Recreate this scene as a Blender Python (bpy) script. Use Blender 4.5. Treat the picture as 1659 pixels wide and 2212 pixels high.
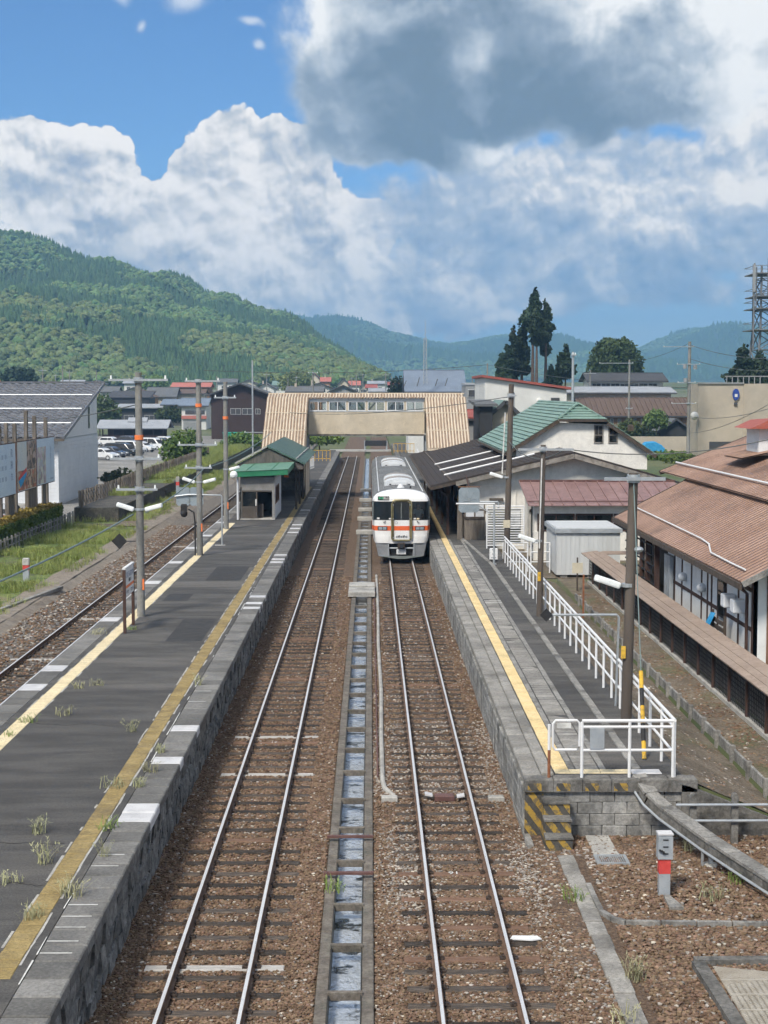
import bpy, bmesh, math, random
from mathutils import Vector, Matrix
random.seed(7)
for o in list(bpy.data.objects): bpy.data.objects.remove(o)
SC = bpy.context.scene
COL = SC.collection
PI = math.pi
R = math.radians

# ------------------------------------------------------------------ camera
CAMH = 8.5                       # eye height above the rail heads
FPX, CX, CY = 3320.0, 829.5, 1106.0   # photo measured on a 1659 x 2212 sheet
TH = math.atan(259.0 / FPX); PS = math.atan(29.5 / FPX)
fwd = Vector((math.sin(PS)*math.cos(TH), math.cos(PS)*math.cos(TH), -math.sin(TH)))
rgt = Vector((math.cos(PS), -math.sin(PS), 0))
upv = rgt.cross(fwd)
cam_d = bpy.data.cameras.new('camera'); cam = bpy.data.objects.new('camera', cam_d); COL.objects.link(cam)
cam.matrix_world = Matrix(((rgt.x, upv.x, -fwd.x, 0), (rgt.y, upv.y, -fwd.y, 0), (rgt.z, upv.z, -fwd.z, CAMH), (0, 0, 0, 1)))
cam_d.sensor_fit = 'VERTICAL'; cam_d.sensor_height = 36.0; cam_d.lens = FPX/2212*36
cam_d.clip_start = 0.5; cam_d.clip_end = 20000
SC.camera = cam
SC.cycles.use_denoising = True; SC.cycles.adaptive_threshold = .03; SC.cycles.adaptive_min_samples = 12
SC.cycles.max_bounces = 4; SC.cycles.diffuse_bounces = 2; SC.cycles.glossy_bounces = 2
SC.cycles.transparent_max_bounces = 8; SC.cycles.volume_bounces = 1
SC.cycles.caustics_reflective = False; SC.cycles.caustics_refractive = False

def ray(x, y):
    return fwd + rgt*((x-CX)/FPX) + upv*((CY-y)/FPX)
def at(x, y, z=0.0):             # the point of the level z that the pixel looks at
    d = ray(x, y); t = (z-CAMH)/d.z
    return Vector((0, 0, CAMH)) + d*t
def atY(x, y, Y):                # the point at distance Y
    d = ray(x, y); t = Y/d.y
    return Vector((0, 0, CAMH)) + d*t

# ------------------------------------------------------------------ sky
SUN_EL, SUN_AZ = R(48), R(210)   # azimuth clockwise from the track direction
W = bpy.data.worlds.new('World'); SC.world = W; W.use_nodes = True
nt = W.node_tree; nt.nodes.clear()
class NB:                        # small node helper
    def __init__(s, t): s.t = t
    def n(s, ty, **k):
        nd = s.t.nodes.new(ty)
        for a, v in k.items(): setattr(nd, a, v)
        return nd
    def put(s, sock, v):
        if hasattr(v, 'is_linked') or isinstance(v, bpy.types.NodeSocket): s.t.links.new(v, sock)
        else: sock.default_value = v
    def m(s, op, a, b=0.0, c=None, clamp=False):
        nd = s.n('ShaderNodeMath', operation=op); nd.use_clamp = clamp
        s.put(nd.inputs[0], a); s.put(nd.inputs[1], b)
        if c is not None: s.put(nd.inputs[2], c)
        return nd.outputs[0]
    def v(s, op, a, b=(0, 0, 0)):
        nd = s.n('ShaderNodeVectorMath', operation=op)
        s.put(nd.inputs[0], a); s.put(nd.inputs[1], b)
        return nd.outputs['Value'] if op in ('LENGTH', 'DOT_PRODUCT', 'DISTANCE') else nd.outputs[0]
    def mr(s, v, a, b, c=0.0, d=1.0, smooth=True):
        nd = s.n('ShaderNodeMapRange'); nd.interpolation_type = 'SMOOTHSTEP' if smooth else 'LINEAR'
        s.put(nd.inputs[0], v)
        for i, q in enumerate((a, b, c, d)): s.put(nd.inputs[i+1], q)
        return nd.outputs[0]
    def noise(s, vec, scale, detail=5, rough=.55, dist=0.0, out='Fac'):
        nd = s.n('ShaderNodeTexNoise'); s.put(nd.inputs['Vector'], vec)
        nd.inputs['Scale'].default_value = scale; nd.inputs['Detail'].default_value = detail
        nd.inputs['Roughness'].default_value = rough; nd.inputs['Distortion'].default_value = dist
        return nd.outputs[out]
    def voro(s, vec, scale, smooth=.4, feature='SMOOTH_F1'):
        nd = s.n('ShaderNodeTexVoronoi', feature=feature); s.put(nd.inputs['Vector'], vec)
        nd.inputs['Scale'].default_value = scale
        if 'Smoothness' in nd.inputs: nd.inputs['Smoothness'].default_value = smooth
        return nd.outputs['Distance']
    def mix(s, f, a, b, blend='MIX'):
        nd = s.n('ShaderNodeMix', data_type='RGBA', blend_type=blend)
        s.put(nd.inputs[0], f); s.put(nd.inputs[6], a); s.put(nd.inputs[7], b)
        return nd.outputs[2]
    def mixf(s, f, a, b):
        nd = s.n('ShaderNodeMix', data_type='FLOAT')
        s.put(nd.inputs[0], f); s.put(nd.inputs[2], a); s.put(nd.inputs[3], b)
        return nd.outputs[0]

B = NB(nt)
def noise2(vec, scale, detail, rough=.55, out='Fac'):
    o = B.noise(vec, scale, detail, rough, out=out); o.node.noise_dimensions = '2D'; return o
def voro2(vec, scale):
    o = B.voro(vec, scale, feature='F1'); o.node.voronoi_dimensions = '2D'; return o
tc = B.n('ShaderNodeTexCoord')
sx = B.n('ShaderNodeSeparateXYZ'); nt.links.new(tc.outputs['Generated'], sx.inputs[0])
az = B.m('ARCTAN2', sx.outputs[0], sx.outputs[1]); el = B.m('ARCSINE', sx.outputs[2])
cp = B.n('ShaderNodeCombineXYZ'); B.put(cp.inputs[0], az); B.put(cp.inputs[1], el)
P = cp.outputs[0]
wz = noise2(P, 11, 4, .6, out='Color')
wv = B.v('SUBTRACT', wz, (.5, .5, .5))
def scaled(vec, k):
    o = B.v('SCALE', vec); o.node.inputs['Scale'].default_value = k; return o
def texture(da, de):             # billowing cloud relief, about -.5 .. .5
    q = B.v('ADD', B.v('ADD', P, scaled(wv, .022)), (da, de, 0))
    f = B.m('SUBTRACT', noise2(q, 17, 8, .60), .5)
    v1 = B.m('SUBTRACT', .40, voro2(q, 30)); v2 = B.m('SUBTRACT', .40, voro2(q, 75)); v3 = B.m('SUBTRACT', .40, voro2(q, 170))
    return f, B.m('ADD', B.m('ADD', B.m('MULTIPLY', v1, .8), B.m('MULTIPLY', v2, .45)), B.m('MULTIPLY', v3, .18))
f0, v0 = texture(0, 0); f1, v1 = texture(.0022, .0048)
def blob_sum(blobs, warp, soft, gen):
    Q = B.v('MULTIPLY', B.v('ADD', P, scaled(wv, warp)), (1, 1, 0)); acc = None
    for (cx, cy, rx, ry) in blobs:
        nd = B.n('ShaderNodeVectorMath', operation='MULTIPLY_ADD'); B.put(nd.inputs[0], Q)
        nd.inputs[1].default_value = (FPX/rx, FPX/ry, 0)
        nd.inputs[2].default_value = (-(cx-800)/rx, -(847-cy)/ry, 0)
        e = B.m('POWER', math.e**soft, B.m('SUBTRACT', 1.0, B.v('LENGTH', nd.outputs[0])))
        acc = e if acc is None else B.m('ADD', acc, e)
    h = B.m('MAXIMUM', B.m('DIVIDE', B.m('LOGARITHM', B.m('ADD', acc, 1e-4), math.e), soft), -1.2)
    return B.mixf(outside, h, B.m('ADD', gen_n, gen))
# unseen clouds beyond the frame: same kinds, weighted white to brighten the foreground
outside = B.m('MAXIMUM', B.mr(B.m('ABSOLUTE', B.m('SUBTRACT', az, .01)), .27, .36), B.mr(el, .27, .36))
gen_n = B.m('MULTIPLY', B.m('SUBTRACT', noise2(P, 3.2, 3, .5), .5), 4.0)
hbA = blob_sum([(20, 395, 170, 118), (150, 400, 130, 132), (235, 430, 90, 110), (300, 500, 220, 120), (420, 420, 55, 95), (490, 372, 85, 125),
                (600, 385, 110, 122), (670, 440, 80, 110), (740, 520, 110, 90), (810, 500, 60, 60), (250, 620, 500, 150), (700, 660, 330, 110)], .010, 6, .40)
hbB = blob_sum([(790, 200, 165, 150), (820, 310, 130, 60), (1180, 215, 260, 110), (1000, 60, 380, 110), (1420, 110, 380, 120), (1380, 220, 260, 100), (1650, 130, 180, 110), (1000, 250, 200, 120), (900, 330, 180, 45)], .06, 5, -.40)
hbC = blob_sum([(1240, 430, 260, 110), (1480, 430, 220, 100), (1150, 540, 260, 100), (1420, 560, 300, 70), (980, 430, 150, 70), (1640, 350, 140, 90), (900, 500, 130, 90), (1600, 480, 200, 90),
                (960, 580, 230, 120), (1330, 360, 330, 50), (1050, 370, 200, 50), (1590, 300, 140, 70), (1250, 640, 420, 40), (1380, 610, 80, 24), (1080, 600, 160, 40), (860, 660, 300, 50)], .03, 5, .25)
hbS = blob_sum([(1190, 45, 190, 75), (1560, 215, 150, 100), (1620, 70, 200, 60), (975, 150, 60, 80), (860, 60, 160, 50), (760, 60, 60, 60), (1020, 320, 120, 40)], .07, 4, -1.0)
hbW = blob_sum([(415, 40, 75, 30), (268, 40, 26, 30), (310, 95, 16, 15), (5, 132, 30, 13), (560, 130, 18, 12), (350, 8, 40, 10), (120, 5, 20, 10), (540, 90, 35, 12)], .02, 5, -1.6)
def height(base, f, v, kf, kv): return B.m('ADD', base, B.m('ADD', B.m('MULTIPLY', f, kf), B.m('MULTIPLY', v, kv)))
sky = B.n('ShaderNodeTexSky', sky_type='NISHITA'); sky.sun_disc = False
sky.sun_elevation = SUN_EL; sky.sun_rotation = SUN_AZ; sky.altitude = 500; sky.air_density = 1.0; sky.dust_density = .3; sky.ozone_density = 3.0
bg_sky = B.n('ShaderNodeBackground'); B.put(bg_sky.inputs[0], B.mix(1.0, sky.outputs[0], (.60, .86, 1.12, 1), 'MULTIPLY')); bg_sky.inputs[1].default_value = .056
def ramp(f, *st):
    nd = B.n('ShaderNodeValToRGB'); B.put(nd.inputs[0], f); cr = nd.color_ramp
    cr.elements[0].position, cr.elements[0].color = st[0][0], (*st[0][1], 1)
    cr.elements[1].position, cr.elements[1].color = st[-1][0], (*st[-1][1], 1)
    for p, c in st[1:-1]: cr.elements.new(p).color = (*c, 1)
    return nd.outputs[0]
big = noise2(P, 8, 4, .55)
Ql = B.v('ADD', P, scaled(wv, .03)); lobes = B.m('SUBTRACT', noise2(Ql, 13, 3, .5), noise2(B.v('ADD', Ql, (.010, .020, 0)), 13, 3, .5))
df = B.m('SUBTRACT', f0, f1); dv = B.m('SUBTRACT', v0, v1)
relief = B.m('ADD', B.m('MULTIPLY', df, 2.1), B.m('MULTIPLY', dv, .62))
# cumulus bank: bright crowns, blue grey hollows
hA = height(hbA, f0, v0, .42, .36)
mA = B.mr(hA, .03, .09)
litA = B.m('ADD', B.m('SUBTRACT', .90, B.m('MULTIPLY', B.mr(hbA, .05, .75), .26)), B.m('MULTIPLY', relief, .95))
litA = B.m('ADD', litA, B.m('MULTIPLY', B.m('SUBTRACT', B.mr(el, .035, .115), 1.0), .30))
litA = B.m('ADD', litA, B.m('ADD', B.m('MULTIPLY', B.m('SUBTRACT', big, .5), .5), B.m('MULTIPLY', lobes, 1.25)))
cA = ramp(litA, (.0, (.27, .36, .49)), (.36, (.42, .48, .57)), (.62, (.68, .69, .70)), (.85, (.93, .90, .86)), (1.0, (1.05, 1.0, .94)))
# broken cumulus to the right
hC = height(hbC, f0, v0, 1.2, .35)
mC = B.mr(hC, -.10, .34)
litC = B.m('ADD', .54, B.m('MULTIPLY', relief, .80))
litC = B.m('ADD', litC, B.m('ADD', B.m('MULTIPLY', B.m('SUBTRACT', big, .5), 1.0), B.m('MULTIPLY', lobes, 1.5)))
litC = B.m('ADD', litC, B.m('MULTIPLY', B.mr(el, .05, .14), .12))
cC = ramp(litC, (.1, (.26, .37, .53)), (.50, (.44, .52, .63)), (.74, (.66, .69, .73)), (1, (1.0, .96, .90)))
# grey shower cloud overhead
hB = height(hbB, f0, v0, 1.1, .10)
mB = B.mr(hB, -.14, .30)
litB = B.m('ADD', B.m('SUBTRACT', .64, B.m('MULTIPLY', B.mr(hB, .0, .65), .40)), B.m('MULTIPLY', relief, .30))
litB = B.m('ADD', litB, B.m('MULTIPLY', B.m('SUBTRACT', noise2(P, 7.5, 6, .58), .52), 2.0))
litB = B.m('ADD', litB, B.m('MULTIPLY', B.mr(B.m('ADD', hbS, B.m('MULTIPLY', f0, 1.6)), -.7, .9), .62))
cB = ramp(litB, (.0, (.17, .235, .305)), (.35, (.28, .35, .43)), (.62, (.50, .56, .62)), (1, (.95, .95, .93)))
# wisps and the pale band above the hills
mW = B.m('MULTIPLY', B.mr(height(hbW, f0, v0, 1.5, .2), -.1, .9), .8)
band = B.m('MULTIPLY', B.mr(el, .15, .0), .72)
bandc = B.mix(noise2(B.v('MULTIPLY', P, (5, 34, 1)), 1.6, 4, .55), (.19, .34, .58, 1), (.48, .57, .70, 1))
col = B.mix(mB, B.mix(mC, B.mix(mA, B.mix(mW, bandc, (.80, .84, .90, 1)), cA), cC), cB)
inv = lambda q: B.m('SUBTRACT', 1.0, q)
clear = B.m('MULTIPLY', B.m('MULTIPLY', B.m('MULTIPLY', inv(mA), inv(mB)), B.m('MULTIPLY', inv(mC), inv(mW))), inv(band))
below = B.mr(el, -.02, .0)
cover = B.m('MAXIMUM', inv(clear), inv(below))
bg_c = B.n('ShaderNodeBackground'); B.put(bg_c.inputs[0], col); bg_c.inputs[1].default_value = .56
ms = B.n('ShaderNodeMixShader'); B.put(ms.inputs[0], cover)
nt.links.new(bg_sky.outputs[0], ms.inputs[1]); nt.links.new(bg_c.outputs[0], ms.inputs[2])
wo = B.n('ShaderNodeOutputWorld'); nt.links.new(ms.outputs[0], wo.inputs[0])

# ------------------------------------------------------------------ sun: the place lies under broken cloud, so it is weak and soft
sd = bpy.data.lights.new('sun', 'SUN'); sun = bpy.data.objects.new('sun', sd); COL.objects.link(sun)
sd.energy = 2.2; sd.angle = R(12); sd.color = (1, .93, .82)
sdir = Vector((math.sin(SUN_AZ)*math.cos(SUN_EL), math.cos(SUN_AZ)*math.cos(SUN_EL), math.sin(SUN_EL)))
sun.rotation_euler = sdir.to_track_quat('Z', 'Y').to_euler()
sun.location = (0, -20, 60)
W.cycles.sampling_method = 'MANUAL'; W.cycles.sample_map_resolution = 256
vs = SC.view_settings; vs.view_transform = 'Standard'; vs.look = 'None'; vs.gamma = 1; vs.use_curve_mapping = False
vs.exposure = 0.97

# ------------------------------------------------------------------ materials
MATS = {}
def mat(name, c1, c2=None, scale=4.0, rough=.8, bump=0.0, bscale=None, metal=0.0, rand=0.0, stain=None, sscale=.6, samt=.5,
        stretch=(1, 1, 1), spec=.4, detail=6, alpha=None, edges=(.35, .65), bdist=.02, coat=0.0, sharp=(.48, .68), hue=0.0, grain=None):
    if name in MATS: return MATS[name]
    m = bpy.data.materials.new(name); m.use_nodes = True; MATS[name] = m
    t = m.node_tree; b = NB(t); bs = t.nodes['Principled BSDF']
    bs.inputs['Roughness'].default_value = rough; bs.inputs['Metallic'].default_value = metal
    bs.inputs['Specular IOR Level'].default_value = spec
    if coat: bs.inputs['Coat Weight'].default_value = coat; bs.inputs['Coat Roughness'].default_value = .08
    g = b.n('ShaderNodeNewGeometry'); mp = b.n('ShaderNodeMapping'); t.links.new(g.outputs['Position'], mp.inputs['Vector'])
    mp.inputs['Scale'].default_value = stretch; V = mp.outputs[0]
    c = (*c1, 1)
    if c2 is not None:
        f = b.mr(b.noise(V, scale, detail, .6), *edges)
        c = b.mix(f, (*c1, 1), (*c2, 1))
    if stain is not None:
        f = b.m('MULTIPLY', b.mr(b.noise(V, sscale, 6, .65), *sharp), samt)
        c = b.mix(f, c, (*stain, 1))
    if grain:
        hv = b.n('ShaderNodeHueSaturation'); b.put(hv.inputs['Value'], b.mr(b.noise(g.outputs['Position'], grain[0], 3, .7), .3, .7, 1-grain[1], 1+grain[1])); b.put(hv.inputs['Color'], c); c = hv.outputs[0]
    if rand or hue:
        oi = b.n('ShaderNodeObjectInfo'); hs = b.n('ShaderNodeHueSaturation')
        b.put(hs.inputs['Value'], b.mr(oi.outputs['Random'], 0, 1, 1-rand/2, 1+rand/2, smooth=False))
        if hue: b.put(hs.inputs['Hue'], b.mr(b.m('FRACT', b.m('MULTIPLY', oi.outputs['Random'], 7.31)), 0, 1, .5-hue, .5+hue, smooth=False))
        b.put(hs.inputs['Color'], c); c = hs.outputs[0]
    b.put(bs.inputs['Base Color'], c)
    if bump:
        bp = b.n('ShaderNodeBump'); bp.inputs['Strength'].default_value = bump; bp.inputs['Distance'].default_value = bdist
        b.put(bp.inputs['Height'], b.noise(V, bscale or scale*4, 4, .6)); t.links.new(bp.outputs[0], bs.inputs['Normal'])
    return m
def glass(name, tint, through=.5, rough=.03):
    if name in MATS: return MATS[name]
    m = bpy.data.materials.new(name); m.use_nodes = True; MATS[name] = m
    t = m.node_tree; b = NB(t); t.nodes.remove(t.nodes['Principled BSDF'])
    tr = b.n('ShaderNodeBsdfTransparent'); tr.inputs[0].default_value = (*tint, 1)
    gl = b.n('ShaderNodeBsdfGlossy'); gl.inputs['Roughness'].default_value = rough
    df = b.n('ShaderNodeBsdfDiffuse'); df.inputs[0].default_value = (.02, .025, .028, 1)
    fr = b.n('ShaderNodeFresnel'); fr.inputs[0].default_value = 1.5
    m1 = b.n('ShaderNodeMixShader'); m1.inputs[0].default_value = through
    t.links.new(df.outputs[0], m1.inputs[1]); t.links.new(tr.outputs[0], m1.inputs[2])
    m2 = b.n('ShaderNodeMixShader'); t.links.new(fr.outputs[0], m2.inputs[0])
    t.links.new(m1.outputs[0], m2.inputs[1]); t.links.new(gl.outputs[0], m2.inputs[2])
    t.links.new(m2.outputs[0], t.nodes['Material Output'].inputs[0])
    return m
def leaf(name, c1, c2, scale=.5, rand=.5, hue=.02, rough=.65):
    m = mat(name, c1, c2, scale=scale, rough=rough, rand=rand, hue=hue, detail=3, spec=.25)
    return m

mat('asphalt', (.056, .054, .053), (.090, .086, .082), scale=1.3, rough=.92, bump=.35, bscale=60, stain=(.135, .127, .118), sscale=.35, samt=.8, stretch=(.38, 1.5, 1), grain=(26, 0.3))
mat('asphalt_lot', (.20, .195, .185), (.26, .25, .235), scale=.2, rough=.95, stain=(.15, .145, .135), sscale=.08, samt=.6, grain=(3, 0.12))
mat('concrete', (.20, .195, .185), (.30, .29, .27), scale=2.0, rough=.9, bump=.3, bscale=30, stain=(.085, .083, .078), sscale=1.1, samt=.8, rand=.12, grain=(16, 0.2))
mat('concrete_dark', (.12, .115, .107), (.20, .193, .18), scale=2.2, rough=.92, bump=.4, bscale=24, stain=(.045, .045, .043), sscale=1.4, samt=.8, rand=.25, grain=(14, 0.28))
mat('concrete_pale', (.36, .35, .33), (.46, .45, .42), scale=2.0, rough=.88, bump=.2, bscale=30, stain=(.2, .195, .18), sscale=1.1, samt=.7, rand=.12, grain=(14, 0.15))
mat('coping', (.145, .142, .137), (.205, .200, .190), scale=1.6, rough=.92, bump=.3, bscale=40, stain=(.075, .074, .072), sscale=.8, samt=.75, rand=.55, grain=(18, 0.22))
mat('coping_painted', (.52, .52, .54), (.60, .60, .61), scale=3, rough=.8, bump=.15, bscale=40, stain=(.35, .35, .36), sscale=2, samt=.5)
mat('paver', (.225, .215, .198), (.31, .298, .275), scale=1.6, rough=.92, bump=.3, bscale=40, stain=(.115, .11, .102), sscale=.6, samt=.75, rand=.30, grain=(18, 0.22))
mat('wall_stone', (.11, .11, .107), (.20, .197, .188), scale=3, rough=.95, bump=.6, bscale=16, stain=(.33, .33, .32), sscale=2.6, samt=.55, rand=.5, bdist=.04, sharp=(.55, .7), grain=(9, 0.35))
mat('wall_block', (.17, .17, .165), (.32, .315, .30), scale=2.2, rough=.92, bump=.3, bscale=30, stain=(.06, .06, .056), sscale=1.6, samt=.8, rand=.35, stretch=(1, 1, .5), grain=(14, 0.25))
mat('tactile_old', (.25, .185, .075), (.33, .25, .11), scale=2, rough=.85, bump=.3, bscale=70, stain=(.16, .125, .07), sscale=1.2, samt=.7, rand=.16, grain=(22, 0.22))
mat('tactile_pale', (.66, .56, .36), (.74, .63, .42), scale=2, rough=.85, bump=.3, bscale=70, stain=(.42, .33, .17), sscale=.7, samt=.5, rand=.10, grain=(22, 0.18))
mat('tactile_new', (.70, .53, .26), (.77, .60, .33), scale=2, rough=.8, bump=.3, bscale=70, stain=(.42, .33, .17), sscale=.9, samt=.45, rand=.10, grain=(22, 0.16))
mat('line_white', (.62, .62, .60), (.74, .74, .72), scale=6, rough=.8, stain=(.3, .3, .29), sscale=4, samt=.6)
mat('ballast', (.095, .060, .040), (.17, .115, .078), scale=22, rough=.95, bump=1.0, bscale=26, stain=(.20, .165, .13), sscale=9, samt=.5, detail=4, bdist=.05, grain=(14, 0.35))
mat('ballast_grey', (.11, .095, .082), (.20, .18, .16), scale=20, rough=.95, bump=1.0, bscale=26, stain=(.26, .24, .22), sscale=9, samt=.5, detail=4, bdist=.05)
mat('stone_brown', (.135, .085, .055), (.215, .146, .098), scale=5, rough=.9, rand=.7, hue=.015)
mat('stone_grey', (.25, .225, .20), (.34, .31, .28), scale=12, rough=.9, rand=.8, hue=.01)
mat('stone_pale', (.46, .42, .35), (.55, .50, .42), scale=12, rough=.9, rand=.5)
mat('earth', (.13, .105, .078), (.20, .165, .125), scale=1.2, rough=.95, bump=.7, bscale=14, stain=(.10, .115, .045), sscale=.5, samt=.7, bdist=.05, grain=(12, 0.35))
mat('ground', (.075, .105, .040), (.13, .14, .065), scale=.05, rough=.95, stain=(.20, .19, .17), sscale=.02, samt=.6)
mat('turf', (.085, .130, .035), (.15, .185, .055), scale=.7, rough=.95, bump=.6, bscale=20, stain=(.19, .165, .10), sscale=.28, samt=.9, sharp=(.52, .66), grain=(5, 0.35))
mat('rail_rust', (.105, .062, .042), (.16, .10, .068), scale=6, rough=.75, bump=.2, bscale=50)
mat('rail_top', (.74, .73, .71), (.86, .85, .83), scale=2, rough=.38, metal=.45, stretch=(8, .3, 1))
mat('sleeper', (.040, .034, .030), (.085, .066, .053), scale=5, rough=.9, bump=.5, bscale=18, stretch=(1, 6, 6), rand=1.0, stain=(.14, .115, .095), sscale=2.5, samt=.5)
mat('sleeper_rusty', (.15, .085, .055), (.22, .135, .095), scale=5, rough=.9, bump=.4, bscale=18, stretch=(1, 6, 6), rand=.3)
mat('sleeper_white', (.36, .35, .33), (.50, .48, .46), scale=5, rough=.85, stretch=(1, 6, 6), bump=.2, stain=(.25, .22, .2), sscale=3, samt=.6)
mat('fastener', (.035, .026, .022), (.075, .055, .045), scale=30, rough=.85)
mat('drain_wall', (.115, .10, .086), (.19, .17, .145), scale=3, rough=.92, bump=.4, bscale=30, stain=(.075, .075, .06), sscale=1.5, samt=.75, rand=.15, grain=(14, 0.25))
mat('steel_brown', (.11, .055, .05), (.15, .08, .07), scale=5, rough=.7)
mat('white_paint', (.74, .75, .76), (.80, .81, .82), scale=3, rough=.45, stain=(.55, .53, .5), sscale=3, samt=.3)
mat('grey_paint', (.30, .33, .36), (.37, .40, .43), scale=3, rough=.5, stain=(.22, .23, .24), sscale=2, samt=.4)
mat('galv', (.40, .43, .46), (.50, .53, .55), scale=5, rough=.45, metal=.5)
mat('pole_concrete', (.20, .20, .19), (.27, .265, .25), scale=1.5, rough=.9, bump=.2, bscale=30, stain=(.14, .138, .13), sscale=1.0, samt=.7, stretch=(1, 1, .35), grain=(8, 0.12))
mat('pole_brown', (.085, .070, .060), (.12, .10, .085), scale=1.5, rough=.85, bump=.2, bscale=20, stretch=(1, 1, .3))
mat('orange', (.80, .19, .05), (.86, .24, .08), scale=6, rough=.6)
mat('black', (.018, .018, .020), (.03, .03, .032), scale=4, rough=.7)
mat('lamp_white', (.82, .86, .86), (.88, .90, .90), scale=6, rough=.3)
mat('hazard_yellow', (.62, .37, .035), (.74, .46, .06), scale=8, rough=.8, stain=(.2, .15, .06), sscale=7, samt=.75)
mat('hazard_black', (.05, .048, .045), (.085, .08, .075), scale=6, rough=.85)
mat('rust', (.22, .085, .04), (.3, .13, .07), scale=8, rough=.9)
mat('red_paint', (.55, .055, .05), (.62, .08, .07), scale=6, rough=.6)
mat('cream_wall', (.76, .74, .69), (.82, .80, .75), scale=.8, rough=.9, stain=(.58, .56, .51), sscale=.5, samt=.45, stretch=(1, 1, .5), grain=(3, 0.07))
mat('roof_brown', (.032, .025, .023), (.052, .041, .037), scale=2, rough=.85, bump=.5, bscale=9, stretch=(.3, 1.5, .3), stain=(.035, .028, .025), sscale=.5, samt=.7, grain=(6, 0.2))
mat('roof_green', (.155, .255, .21), (.225, .33, .28), scale=1.2, rough=.55, stain=(.10, .17, .15), sscale=.6, samt=.5, rand=.12)
mat('wood_dark', (.060, .048, .040), (.095, .075, .062), scale=3, rough=.9, stretch=(2, 2, .4), bump=.3, bscale=20)
mat('wood_grey', (.105, .090, .075), (.185, .16, .135), scale=3, rough=.92, stretch=(2, 2, .3), bump=.5, bscale=16, rand=.4)
mat('soffit', (.10, .085, .075), (.14, .12, .10), scale=2, rough=.9)
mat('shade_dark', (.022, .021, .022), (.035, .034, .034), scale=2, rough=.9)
mat('roof_red', (.235, .145, .138), (.29, .185, .175), scale=1.5, rough=.55, stain=(.18, .10, .10), sscale=.9, samt=.5, rand=.10, grain=(5, 0.12))
mat('roof_corr', (.30, .182, .130), (.38, .245, .182), scale=.5, rough=.6, stain=(.105, .068, .052), sscale=.22, samt=.8, stretch=(1, 1, 1), grain=(5, 0.14))
mat('plaster', (.74, .75, .76), (.80, .81, .82), scale=1, rough=.9, stain=(.5, .5, .5), sscale=.8, samt=.3)
mat('timber', (.055, .030, .024), (.085, .048, .038), scale=4, rough=.8, stretch=(2, 2, .4))
mat('timber_brown', (.16, .085, .05), (.22, .12, .075), scale=4, rough=.75, stretch=(2, 2, .4))
mat('lattice_black', (.016, .016, .018), (.028, .028, .03), scale=4, rough=.75)
mat('cap_brown', (.30, .225, .175), (.37, .285, .225), scale=1.2, rough=.6, stain=(.2, .14, .1), sscale=.6, samt=.5, grain=(6, 0.12))
mat('beige_panel', (.52, .45, .34), (.58, .505, .39), scale=1.0, rough=.6, stain=(.42, .36, .27), sscale=.6, samt=.4, stretch=(1, 1, .4), rand=.06, grain=(3, 0.06))
mat('corr_cream', (.58, .49, .38), (.67, .58, .46), scale=3, rough=.8, stain=(.42, .29, .19), sscale=1.4, samt=.7, stretch=(2.2, .3, .3), sharp=(.5, .66))
mat('alu', (.52, .53, .53), (.60, .61, .61), scale=3, rough=.4, metal=.3)
mat('tile_grey', (.115, .12, .135), (.165, .17, .19), scale=2, rough=.45, rand=.35, stain=(.2, .2, .21), sscale=.5, samt=.4)
mat('panel_white', (.63, .655, .69), (.69, .71, .74), scale=1.2, rough=.75, rand=.05, stain=(.54, .57, .61), sscale=.6, samt=.4)
mat('siding_white', (.70, .71, .72), (.76, .765, .77), scale=1, rough=.8, stain=(.6, .6, .6), sscale=.7, samt=.3)
mat('shed_metal', (.55, .57, .58), (.62, .64, .65), scale=1.2, rough=.5, stretch=(3, 3, .3), stain=(.45, .44, .42), sscale=1, samt=.3)
mat('wire', (.10, .11, .11), rough=.6)
mat('wire_teal', (.16, .22, .22), rough=.6)
glass('glass', (.55, .62, .62), .55)
glass('glass_train', (.62, .70, .68), .82)
glass('glass_clear', (.85, .9, .9), .88)
mat('mirror_grey', (.32, .38, .42), (.42, .48, .52), scale=2, rough=.35, metal=.4, stain=(.25, .3, .33), sscale=2, samt=.6)
mat('blue', (.02, .26, .56), (.05, .33, .62), scale=3, rough=.7)
mat('grass_blade', (.17, .23, .055), (.28, .31, .10), scale=2, rough=.7, rand=.7, hue=.015)
mat('weed_dry', (.31, .31, .17), (.42, .41, .24), scale=5, rough=.8, rand=.5, hue=.015)
mat('weed_green', (.16, .25, .05), (.26, .34, .10), scale=5, rough=.8, rand=.5)
leaf('leaf_broad', (.075, .135, .040), (.13, .19, .065), .12, .6, .02)
leaf('leaf_olive', (.095, .138, .048), (.145, .178, .066), .12, .5, .012)
leaf('leaf_conifer', (.055, .110, .045), (.085, .15, .06), .12, .5, .012)
leaf('leaf_light', (.085, .155, .05), (.13, .20, .07), .12, .5, .02)
leaf('leaf_dark', (.018, .036, .020), (.032, .055, .026), .3, .5, .015)
leaf('leaf_round', (.035, .058, .020), (.070, .095, .034), .3, .5, .02)
leaf('leaf_shrub', (.08, .14, .03), (.15, .21, .05), 1.0, .5, .02)
leaf('leaf_hedge', (.20, .17, .035), (.28, .22, .05), 1.0, .5, .02)
mat('bark', (.085, .062, .05), (.13, .095, .078), scale=3, rough=.95, stretch=(3, 3, .4), bump=.5, bscale=10)

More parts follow.
